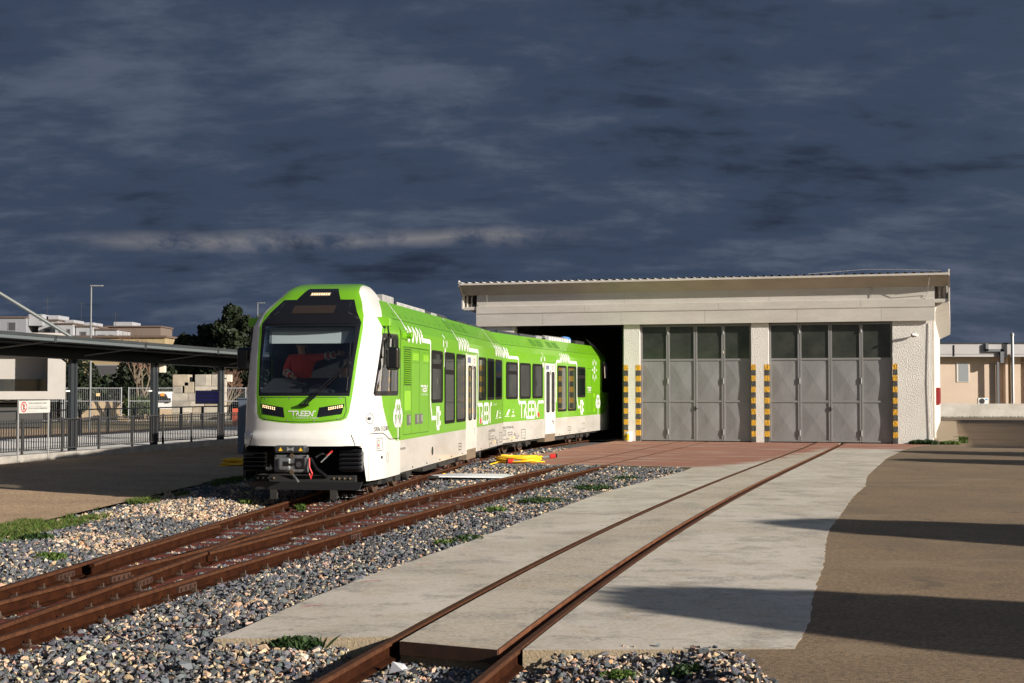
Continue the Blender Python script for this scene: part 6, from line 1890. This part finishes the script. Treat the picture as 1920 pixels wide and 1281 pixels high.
# far houses on the hill
M_hw = pmat('far_white_shaded', (.30, .31, .34), .9, 0, (.26, .27, .30), .3); M_hg = pmat('far_grey', (.20, .21, .24), .9); M_hd = pmat('far_dark', (.05, .05, .055), .7)  # white of the hill houses is darkened to carry cloud shade and haze
M_tile = pmat('far_tile', (.10, .070, .058), .9); M_oc = pmat('far_ochre', (.30, .235, .135), .9, 0, (.25, .19, .11), .3)
def house(label, x0, x1, y, z0, z1, mat, wins, steps=(), roofcol=None, group=None):
    h = thing('far_house', label, 'house', ((x0 + x1) / 2, y, z0), 0, group)
    cx_ = (x0 + x1) / 2
    MB().bb(x0 - cx_, x1 - cx_, 0, 9, -4, z1 - z0).build('wall', mat, h)
    MB().bb(x0 - cx_ - .2, x1 - cx_ + .2, -.3, 9.2, z1 - z0, z1 - z0 + .25).build('roof', roofcol or M_tile, h)
    for (a, b, c, d) in wins:
        f = MB().bb(a - cx_, b - cx_, -.06, .02, c - z0, d - z0).build('window', M_hg, h)
        MB().bb(a - cx_ + .12, b - cx_ - .12, -.08, -.05, c - z0 + .12, d - z0 - .1).build('pane', M_hd, f)
    for (a, b, c, d) in steps:
        MB().bb(a - cx_, b - cx_, 1.0, 7, c - z0, d - z0).build('roof_block', M_hw, h)
house('pale far house at the left frame edge behind bare trees', -92, -84.5, 250, 11.0, 14.3, M_hg, [(-90.5, -89, 12, 13.6), (-87.6, -86.2, 12, 13.6)], [(-84.4, -82, 13, 15)])
house('far white terrace house crossed by the slanting tube', -83, -79.6, 252, 10.8, 13.9, M_hw, [(-82.0, -80.8, 11.3, 12.6)], [(-81.6, -79.8, 14, 14.9)], group='white terraces on the hill')
house('second far white terrace house with boxy roof room', -79.4, -76.3, 250, 10.6, 13.2, M_hw, [(-78.8, -77.9, 11, 12.2), (-77.4, -76.7, 11, 12.4)], [(-78.0, -76.5, 13.2, 14.0)], group='white terraces on the hill')
house('third far white terrace house left of the lamp post', -76.1, -73.2, 251, 10.4, 12.8, M_hw, [(-75.4, -74.2, 10.9, 12.0)], [(-75.0, -73.4, 12.8, 13.6)], group='white terraces on the hill')
house('far white terrace house right of the lamp post', -73.0, -69.2, 252, 10.2, 12.3, M_hw, [(-72.6, -71.2, 10.6, 11.5), (-70.6, -69.8, 10.6, 11.5)], group='white terraces on the hill')
house('low far house with brown pergola on the hill crest', -74.5, -64.5, 264, 10.5, 13.3, pmat('far_brown', (.13, .10, .085), .9), [(-72, -70.8, 11.2, 12.4)], [(-73.4, -70.0, 13.3, 14.3)])
ob = house('long ochre block with flat roof below the white terraces', -53.5, -41.0, 170, 2.0, 8.0, M_oc, [(-52.5, -50.5, 5.8, 7.3), (-49.5, -46.2, 5.6, 7.2), (-45.2, -42.5, 5.6, 7.2), (-49.5, -46.5, 3.4, 4.8), (-45.2, -42.0, 3.2, 4.8)])
for (x, y, z) in ((-80.8, 250, 15.4), (-75.5, 252, 14.8), (-69.5, 252, 13.0)):
    t = thing('roof_aerial', {-80.8: 'thin aerial on the roof left of the second terrace house', -75.5: 'aerial with crossbars above the third white terrace', -69.5: 'small aerial above the terrace right of the lamp post'}[x], 'aerial', (x, y, z), 0, 'roof aerials')
    MB().bar((0, 0, -1), (0, 0, 2.4), .05).bar((-.7, 0, 2.1), (.7, 0, 2.1), .04).bar((-.5, 0, 1.7), (.5, 0, 1.7), .04).build('mast', M_hd, t)
# street lamps
def lamp(x, y, h, label):
    t = thing('street_lamp', label, 'street lamp', (x, y, 0))
    MB().tube([(0, 0, 0), (0, 0, h)], [.06, .035], 10).build('pole', pmat('lamp_grey', (.15, .16, .17), .5), t, smooth=True)
    MB().bb(-.04, .55, -.07, .07, h - .03, h + .03).build('lamp_head', M_metal, t, bevel=.02)
lamp(-19.33, 66, 6.65, 'tall slim street lamp rising above the platform canopy'); lamp(-19.46, 110, 8.5, 'small far street lamp beside the train roof')
# concrete block stack
M_blk2 = [pmat('block_concrete_%d' % k, c, .9, 0, tuple(q * .6 for q in c), .9, fine=.1, fscale=8) for k, c in enumerate(((.46, .42, .36), (.38, .35, .31), (.55, .50, .43), (.42, .36, .28)))]
rr = np.random.default_rng(11)
def block(x0, x1, z0, z1, label, k, y=76.0):
    b = MB().bb(x0 + .01, x1 - .01, y, y + .9, z0, z1 - .012)
    o = b.build('concrete_block', M_blk2[k % 4], bevel=.02)
    tag(o, label, 'block', 'concrete blocks behind the mesh fence')
px2x = lambda p: (p - 960) / 2700 * 76.0
py2z = lambda p: 1.9 + (730 - p) / 2700 * 76.0
block(px2x(323), px2x(354), py2z(724), py2z(702), 'stained concrete block on top of the left end of the stack', 3)
block(px2x(365), px2x(384), py2z(724), py2z(702), 'grey concrete block, left one on top of the right part', 1)
block(px2x(384), px2x(396), py2z(724), py2z(702), 'narrow pale concrete block between two others on top of the stack', 2)
block(px2x(396), px2x(420), py2z(724), py2z(702), 'stained concrete block topmost at the right end of the stack', 0)
block(px2x(323), px2x(342), py2z(737), py2z(724), 'small concrete block under the top left block', 1)
block(px2x(345), px2x(364), py2z(737), py2z(716), 'concrete block in the notch between the two top groups', 3)
block(px2x(365), px2x(420), py2z(737), py2z(724), 'long pale concrete block under the right top blocks', 2)
for r_, (za, zb_) in enumerate(((752, 737), (763, 752), (774, 763), (787, 774))):
    cuts_ = [322, 352 + 4 * r_, 386 - 3 * r_, 420]
    for k in range(3):
        block(px2x(cuts_[k]), px2x(cuts_[k + 1]), py2z(za), py2z(zb_), 'concrete block, %s in the %s full row of the stack' % (('left', 'middle', 'right')[k], ('upper', 'second', 'third', 'bottom')[r_]), k + r_)
# flatbed truck
tr = thing('flatbed_truck', 'small white flatbed truck parked behind the mesh fence', 'truck', (-22.7, 90, -.05), 0)
cabp = [(0.6, .45), (2.05, .45), (2.05, .95), (1.75, 1.15), (1.35, 1.80), (.6, 1.80)]
b = MB(); n = len(cabp); b.add([(x, -.85, z) for x, z in cabp] + [(x, .85, z) for x, z in cabp], [tuple(range(n)), tuple(range(n, 2 * n))[::-1]] + [(i, (i + 1) % n, n + (i + 1) % n, n + i) for i in range(n)])
b.build('cab', pmat('truck_white', (.72, .72, .72), .35), tr, bevel=.04)
MB().add([(.75, -.86, 1.12), (1.55, -.86, 1.12), (1.28, -.86, 1.66), (.75, -.86, 1.66)], [(0, 1, 2, 3)]).build('side_window', P_pane, tr)
MB().bb(-2.6, .5, -.85, .85, .82, 1.18).build('dropside', pmat('dropside_beige', (.50, .45, .38), .6), tr, bevel=.02)
MB().bb(-2.6, 1.8, -.5, .5, .40, .60).build('chassis', M_black, tr)
for x in (-1.8, 1.35):
    for y in (-.75, .75):
        w_ = MB().lathe([(.0, -.09), (.22, -.09), (.30, -.07), (.32, 0), (.30, .07), (.22, .09), (0, .09)], 18, (x, y, .32), 'Y', caps=False).build('wheel', M_black, tr, smooth=True)
MB().bb(1.4, 1.6, -1.0, -.88, 1.15, 1.4).build('wing_mirror', M_black, tr)
bn = MB().bb(-.35, .35, 0, .25, 0, .9)
o = tag(bn.build('orange_barrier', pmat('orange_mesh', (.55, .10, .05), .7)), 'orange site barrier between the block stack and the train', 'barrier'); o.location = (-14.2, 75, 0)

# ------------------------------------------------------------------ right background
rb_ = thing('service_building', 'long beige building with grey fascia behind the low wall', 'building', (31, 105, 0))
M_beige = pmat('beige_render', (.52, .42, .34), .9, 0, (.47, .375, .30), .5, fine=.04)
MB().bb(-8, 4.3, .0, 10, 0, 4.3).bb(5.0, 6.1, .0, 10, 0, 4.3).bb(6.6, 30, .0, 10, 0, 4.3).build('wall', M_beige, rb_)
MB().bb(3.6, 6.8, .5, 10, 0, 4.3).build('recessed_wall', M_beige, rb_)
MB().bb(-8, 30, -.9, 10, 4.25, 5.18).build('fascia', pmat('grey_fascia', (.40, .39, .40), .8, 0, (.35, .34, .35), .4), rb_)
MB().bb(-8, 30, -.95, 10, 5.18, 5.26).build('roof_edge', M_black, rb_)
MB().bb(-8, 30, -.905, -.9, 4.42, 4.44).build('fascia_seam', M_dark, rb_)
w_ = MB().bb(1.42, 2.32, -.05, .02, 2.42, 3.86).build('window', pmat('pale_frame', (.55, .52, .48), .6), rb_)
MB().bb(1.56, 2.28, -.06, -.04, 2.46, 3.80).build('pane', pmat('frosted_pane', (.24, .26, .28), .25), w_)
MB().tube([(5.1, -1.2, 0), (5.1, -1.2, 5.75)], .11, 12).lathe([(.14, 5.75), (.14, 5.9), (.05, 6.0)], 12, (5.1, -1.2, 0)).build('flue', M_metal, rb_, smooth=True)
MB().bb(4.86, 4.98, -1.15, -.95, 0, 4.4).build('pipe', pmat('rusty_ochre', (.36, .22, .08), .7), rb_)
dk = MB().bb(3.2, 3.4, -1.15, -.92, 4.65, 5.2).bb(3.2, 4.5, -1.15, -.92, 4.62, 4.80).bb(4.25, 4.5, -1.15, -.92, 3.8, 4.80).bb(4.28, 4.44, -.3, -.1, 0, 3.9)
dk.build('duct', pmat('dark_duct', (.13, .14, .155), .5, .3), rb_)
MB().bb(.95, 1.0, -.96, -.9, 4.3, 5.1).build('conduit', M_dark, rb_)
ac = thing('air_conditioner', 'white outdoor air conditioner unit at the foot of the beige building', 'air conditioner', (33.95, 103.9, .82))
MB().bb(-.36, .36, -.15, .15, 0, .46).bb(-.3, .3, -.12, .12, -.82, 0).build('case', pmat('ac_white', (.70, .70, .70), .5), ac)
MB().lathe([(0, 0), (.20, 0), (.20, .012), (0, .012)], 20, (-.10, -.165, .22), 'Y', caps=False).build('fan', M_black, ac)
MB().bb(.14, .30, -.156, -.15, .30, .40).build('label', pmat('blue_label', (.05, .28, .60), .5), ac)
lw = MB().bb(-4, 40, 0, .3, -.1, .93)
o = tag(lw.build('low_wall', pmat('grimy_plaster', (.50, .48, .45), .9, 0, (.36, .34, .31), .6, fine=.08, fscale=6)), 'low grimy plastered wall across the yard end', 'wall'); o.location = (28.5, 97, 0)

# ------------------------------------------------------------------ buildings and trees beside the yard, right of the picture (their shadows cross it)
sb = thing('side_building', 'long low building right of the yard, only its shadow shows', 'building', (29.6, 38.6, 0), R(-16.6))
MB().bb(0, 12, 0, 44, 0, 5.0).build('wall', M_beige, sb); MB().bb(-.3, 12.3, -.3, 44.3, 5.0, 5.3).build('roof', M_hg, sb)
for k in range(7):
    w_ = MB().bb(-.04, .02, 3 + k * 6, 5 + k * 6, 1.4, 3.0).build('window', M_white, sb); MB().bb(-.06, -.03, 3.1 + k * 6, 4.9 + k * 6, 1.5, 2.9).build('pane', P_pane, w_)

def leaf_cloud(centers, radii, n, size, cols, seed, flat=.0, shell=.55):
    """leaf quads spread through ellipsoid clumps: vertices, triangles, colours"""
    r = np.random.default_rng(seed)
    centers = np.array(centers, float); radii = np.array(radii, float)
    vol = radii.prod(1) ** (2 / 3); k = r.choice(len(centers), n, p=vol / vol.sum())
    d = r.normal(size=(n, 3)); d /= np.linalg.norm(d, axis=1)[:, None]
    rad = r.uniform(shell, 1.0, n) ** .7
    P = centers[k] + d * radii[k] * rad[:, None]
    s = size * r.uniform(.6, 1.3, n)
    a = r.normal(size=(n, 3)) + d * .6; a /= np.linalg.norm(a, axis=1)[:, None]
    t = r.normal(size=(n, 3)); t -= (t * a).sum(1)[:, None] * a; t /= np.linalg.norm(t, axis=1)[:, None]
    b = np.cross(a, t)
    V = np.stack([P - t * s[:, None] * .5, P + b * s[:, None] * .32, P + t * s[:, None] * .5, P - b * s[:, None] * .32], 1).reshape(-1, 3)
    i = np.arange(n)[:, None] * 4
    T = np.concatenate([i + np.array([[0, 1, 2]]), i + np.array([[0, 2, 3]])])
    c = np.array(cols)[r.integers(0, len(cols), n)] * r.uniform(.65, 1.25, n)[:, None]
    return V, T, np.repeat(c, 4, 0)
def tree(name, label, base, h, clumps, n, size, cols, seed, trunk=.15, cat='tree', group=None, limbs=5, bark=None):
    t = thing(name, label, cat, base, 0, group)
    cs = [c[:3] for c in clumps]; rs = [c[3:] for c in clumps]
    b = MB(); top = max(c[2] for c in cs)
    b.tube([(0, 0, -.1), (.05, .03, h * .25), (-.03, .05, h * .5), (.02, 0, top)], [trunk, trunk * .8, trunk * .6, trunk * .2], 8)
    r = np.random.default_rng(seed + 5)
    for k in range(min(limbs, len(cs))):
        c = cs[k]; z0 = h * r.uniform(.2, .45)
        b.tube([(0, 0, z0), (c[0] * .5, c[1] * .5, (z0 + c[2]) / 2), c], [trunk * .5, trunk * .35, trunk * .12], 6)
    b.build('trunk', bark or M_bark, t)
    V, T, C = leaf_cloud(cs, rs, n, size, cols, seed)
    me = np_mesh('crown', V, T); colour_attr(me, C)
    link_mesh('crown', me, M_leaf, t)
    return t
def blob(cx, cy, cz, rx, rz, k, seed):
    r = np.random.default_rng(seed); out = []
    for q in range(k):
        d = r.normal(size=3); d /= np.linalg.norm(d); f = r.uniform(.25, .62)
        out.append((cx + d[0] * rx * f, cy + d[1] * rx * f, cz + d[2] * rz * f, rx * r.uniform(.4, .6), rx * r.uniform(.4, .6), rz * r.uniform(.4, .55)))
    return out
GREENS = [(.045, .075, .018), (.035, .06, .016), (.06, .09, .022)]
DARKG = [(.016, .026, .012), (.022, .034, .014), (.012, .019, .010)]
for k, (x, y, h) in enumerate(((15.7, 4.4, 5.5), (18.5, 11.7, 5.5), (25.2, 30.1, 5.5), (26.7, 35.1, 5.5))):
    cl2 = [(0, 0, 3.75, 1.45, 1.45, 1.72), (0, 0, 3.6, 1.65, 1.65, 1.6), (.1, -.1, 3.2, 1.75, 1.75, 1.3), (0, 0, 4.42, 1.28, 1.28, 1.05), (0, 0, 4.3, 1.0, 1.0, 1.0)] + blob(0, 0, 3.4, 1.5, 1.7, 4, 40 + k)
    tree('clipped_tree', ['dense round tree nearest the camera, right of the picture', 'second dense round tree right of the picture', 'third dense round tree right of the picture', 'fourth dense round tree, by the low building'][k] + ', its shadow on the yard', (x, y, 0), h, cl2, 26000, .27, GREENS, 50 + k, .16, group='round trees beside the yard')
# dark pines right of the canopy, behind the train
def pine(label, x, y, h, rx, seed, n=5200):
    r = np.random.default_rng(seed); cl2 = []
    for q in range(16):
        z = h * (.25 + .68 * q / 15); w = rx * (.95 - .55 * (q / 15) ** 2.2); a = q * 2.4
        cl2.append((math.cos(a) * w * .5 + r.normal(0, .2), math.sin(a) * w * .5, z + r.normal(0, .15), w * r.uniform(.35, .6), w * .5, h * r.uniform(.07, .12)))
    cl2.append((0, 0, h * .97, rx * .22, rx * .22, h * .06))
    tree('pine_tree', label, (x, y, -.1), h, cl2, n, .42, DARKG, seed, .2, group='dark pines behind the canopy')
pine('tallest dark pine rising left of the train roof', -18.4, 95, 7.3, 2.7, 1, 8000)
pine('dark pine just left of the tallest one', -20.6, 97, 6.2, 2.6, 2, 7000); pine('dark pine close to the train mirror', -16.6, 96, 6.8, 2.4, 3, 7000)
pine('lower dark pine left of the pine group', -22.6, 99, 5.3, 2.2, 4, 6000); pine('small dark pine near the bare tree', -23.2, 101, 5.6, 1.2, 5)
def bush(label, x, y, rx, h, cols, seed, n=3000, size=.28, nm='shrub', group=None):
    tree(nm, label, (x, y, -.1), h, blob(0, 0, h * .5, rx, h * .55, 9, seed), n, size, cols, seed, .06, 'shrub', group)
bush('tall dark evergreen shrub beside the white house', -26.5, 86.5, 2.2, 4.3, DARKG, 21, 5200); bush('dark evergreen shrub left of the lamp post', -23.4, 91, 2.4, 4.4, DARKG, 22, 5200)
bush('broad dark shrub behind the bare tree', -26.0, 105, 3.4, 4.4, DARKG, 23, 5000, .34); bush('dark shrub between bare tree and block stack', -20.6, 101, 2.4, 3.9, DARKG, 24, 4200, .32)
bush('dark shrub right of the block stack', -16.3, 92, 2.2, 4.0, DARKG, 25, 4200, .30)
bush('low green leafy bush at the end of the ochre wall', -22.2, 85.8, 1.1, 1.7, [(.05, .08, .02), (.06, .09, .03)], 26, 2600, .18); bush('low green bush by the train nose', -14.6, 79, .9, 1.5, [(.05, .08, .02), (.06, .08, .03)], 27, 1600, .16)
bush('brownish evergreen on the hillside at the left edge', -56, 160, 5, 8.6, [(.06, .06, .025), (.035, .045, .02)], 28, 3500, .6); bush('dark hillside scrub below the ochre block', -40, 140, 7, 4.2, DARKG, 29, 4000, .6); bush('dark scrub on the slope behind the shrubs', -50, 150, 8, 4.6, DARKG, 30, 4000, .6)
# bare trees
def bare(label, x, y, h, seed, mat, spread=.55, depth=6):
    t = thing('bare_tree', label, 'tree', (x, y, -.1), 0, 'bare winter trees'); r = random.Random(seed)
    tk, tw_ = MB(), MB()
    def grow(p, d, L, rad, k):
        q = p + d * L
        m = (p + q) / 2 + Vector((r.uniform(-1, 1), r.uniform(-1, 1), 0)) * L * .06
        (tk if k > depth - 3 else tw_).tube([p, m, q], [rad, rad * .85, rad * .7], 5 if k > 2 else 3, caps=False)
        if k == 0:
            return
        for i in range(2 if r.random() < .55 else 3):
            e_ = Vector((r.gauss(0, spread), r.gauss(0, spread), r.uniform(.1, .7))); nd = (d * .9 + e_).normalized()
            grow(q, nd, L * r.uniform(.62, .85), rad * .62, k - 1)
    for q in range(3):
        grow(Vector((r.uniform(-.2, .2), r.uniform(-.2, .2), 0)), Vector((r.gauss(0, .35), r.gauss(0, .3), 1)).normalized(), h * .27, .11, depth)
    tk.build('trunk', mat, t); tw_.build('twigs', mat if mat is not M_pale_bark else pmat('reddish_twig', (.20, .12, .085), .9), t)
bare('pale leafless tree with reddish twigs above the canopy', -22.0, 86.5, 5.6, 3, M_pale_bark, .42)
bare('leafless grey tree on the left hillside', -63, 190, 9.5, 8, pmat('grey_bark', (.20, .19, .18), .9), .5)
bare('small leafless tree near the block stack', -18.2, 90, 3.6, 12, M_pale_bark, .5, 5)

# ------------------------------------------------------------------ grass and weeds
def blades(pts, h, w, cols, seed, lean=.55):
    r = np.random.default_rng(seed); pts = np.array(pts, float); n = len(pts)
    hh = h * r.uniform(.4, 1.2, n); a = r.uniform(0, 2 * np.pi, n); t = np.stack([np.cos(a), np.sin(a), np.zeros(n)], 1)
    b = r.uniform(0, 2 * np.pi, n); ln = lean * r.uniform(.2, 1.2, n) * hh
    L = np.stack([np.cos(b) * ln, np.sin(b) * ln, hh], 1); ww = (w * r.uniform(.6, 1.4, n))[:, None]
    V = np.stack([pts - t * ww / 2, pts + t * ww / 2, pts + L * .55 + np.array([0, 0, 1]) * hh[:, None] * .12 + t * ww * .35, pts + L], 1).reshape(-1, 3)
    i = np.arange(n)[:, None] * 4
    T = np.concatenate([i + np.array([[0, 1, 2]]), i + np.array([[0, 2, 3]])])
    c = np.array(cols)[r.integers(0, len(cols), n)] * r.uniform(.6, 1.3, n)[:, None]
    return V, T, np.repeat(c, 4, 0)
GR = [(.085, .145, .022), (.065, .12, .02), (.12, .16, .04), (.05, .10, .018)]
n = 90000
y = rng.uniform(14.0, 34, n); x = leftx(y) + rng.normal(.18, .42, n)
d = vnoise(x, y, .7, 21) * .55 + vnoise(x, y, .22, 22) * .45
dens = np.clip(1.25 - np.abs(y - 19.0) / 6.5, .18, 1)
wid = np.where(y < 21.5, .62, .30)
k = (d > .70 - .34 * dens) & (np.abs(x - leftx(y) - .22) < wid) & (np.abs(x) < .375 * y + .1)
x, y = x[k], y[k]
V, T, C = blades(np.stack([x, y, np.maximum(bal_z(x, y), -.05)], 1), .075, .012, GR + [(.15, .13, .05)], 31, 1.0)
me = np_mesh('grass', V, T); colour_attr(me, C)
o = kind(link_mesh('grass', me, M_grass), 'stuff'); tag(o, 'ragged green grass strip between ballast and yard on the left', 'grass')
def weed(label, x, y, z, rx, ry, h, n, cols, seed, size=.05, nm='weed', group='weeds in the ballast'):
    t = thing(nm, label, 'weed', (x, y, z), 0, group); r = np.random.default_rng(seed)
    a = r.uniform(0, 6.283, n); q = np.sqrt(r.uniform(0, 1, n))
    px_, py_ = np.cos(a) * q * rx, np.sin(a) * q * ry
    V1, T1_, C1 = blades(np.stack([px_, py_, np.zeros(n)], 1)[: max(12, n // 4)], h, size * .3, cols, seed, 1.1)
    pz = h * r.uniform(.1, 1.0, n) * (1 - .6 * q)
    V2, T2_, C2 = leaf_cloud([(0, 0, h * .45)], [(rx, ry, h * .55)], n * 3, size, cols, seed + 1, shell=.1)
    V2[:, 2] = np.maximum(V2[:, 2], .0)
    me = np_mesh('leaves', np.concatenate([V1, V2]), np.concatenate([T1_, T2_ + len(V1)])); colour_attr(me, np.concatenate([C1, C2]))
    link_mesh('leaves', me, M_leaf, t)
    b = MB()
    for k_ in range(5):
        i = k_ * 3 % n; b.tube([(px_[i] * .2, py_[i] * .2, -.03), (px_[i] * .6, py_[i] * .6, h * .4), (px_[i], py_[i], h * .8)], [.004, .003, .002], 4)
    b.build('stem', pmat('weed_stem', (.07, .09, .03), .8), t)
DW = [(.026, .055, .014), (.035, .07, .018), (.02, .045, .014)]
weed('bushy dark green weed at the near corner of the slab', -1.62, 10.92, -.08, .21, .12, .12, 420, DW, 61, .045)
weed('flat green weed on the ballast left of the slab, nearest of three', -.85, 18.2, -.05, .16, .22, .05, 160, GR, 62, .045)
weed('green weed patch beside the slab edge, second from the front', -.55, 18.55, -.05, .22, .35, .07, 260, DW, 63, .045)
weed('tiny green weed in the middle of the ballast strip', -1.75, 17.0, -.09, .10, .12, .04, 80, GR, 64, .04)
weed('spreading green weed patch further along the ballast strip', .55, 25.1, -.06, .45, .5, .06, 380, DW, 65, .06)
weed('small bright green weed left of the spreading patch', -.25, 23.4, -.08, .20, .3, .07, 200, GR, 66, .05)
weed('dark weed patch near the far end of the ballast strip', 1.6, 28.2, -.05, .4, .6, .07, 300, DW, 67, .06)
weed('farthest weed patch before the red apron', 2.5, 31.2, -.05, .35, .5, .06, 220, DW, 68, .06)
weed('small weed beside the cut end of the shadowed rail', -3.55, 24.2, -.12, .10, .18, .10, 110, GR, 69, .045)
weed('little weed behind the left rail near the shadow', -4.55, 24.6, -.06, .12, .2, .10, 120, GR, 70, .045)
weed('small weed inside the train track', -3.45, 20.6, -.13, .10, .12, .06, 90, GR, 71, .04)
weed('leafy dark weed among the left grass strip', -5.95, 18.1, -.03, .22, .22, .12, 260, DW, 72, .07)
weed('spindly weed on the left ballast bank', -5.35, 16.6, -.05, .25, .22, .07, 180, GR, 73, .05)
weed('weed at the lower left edge of the ballast bank', -5.75, 15.4, -.04, .25, .25, .08, 200, DW, 74, .05)
weed('weed patch at the right end of the slab front', 1.30, 10.1, -.10, .22, .16, .08, 220, DW, 75, .045)
weed('small weed in front of the right slab', .75, 10.05, -.10, .12, .10, .05, 120, GR, 76, .04)
for k, (x_, y_) in enumerate(((-.45, -.15), (-.15, -.12), (.55, .1), (.85, 1.5), (.9, 5.0))):
    p = shw(x_, y_)
    weed(['weed at the shed foot left of the corner', 'weed at the foot of the shed corner pillar', 'weed at the start of the side kerb', 'weed along the side kerb near its end', 'farther weed along the side kerb'][k], p[0], p[1], -.01, .35, .2, .16 if k < 2 else .12, 200, DW if k < 2 else GR, 80 + k, .09, group='weeds round the shed corner')
V, T, C = blades([(28.5 + q * .02, 96.9 - .15 * random.random(), 0) for q in range(1100)], .12, .03, DW, 90)
me = np_mesh('wall_grass', V, T); colour_attr(me, C); o = kind(link_mesh('wall_grass', me, M_grass), 'stuff'); tag(o, 'thin grass line at the foot of the low wall', 'grass')
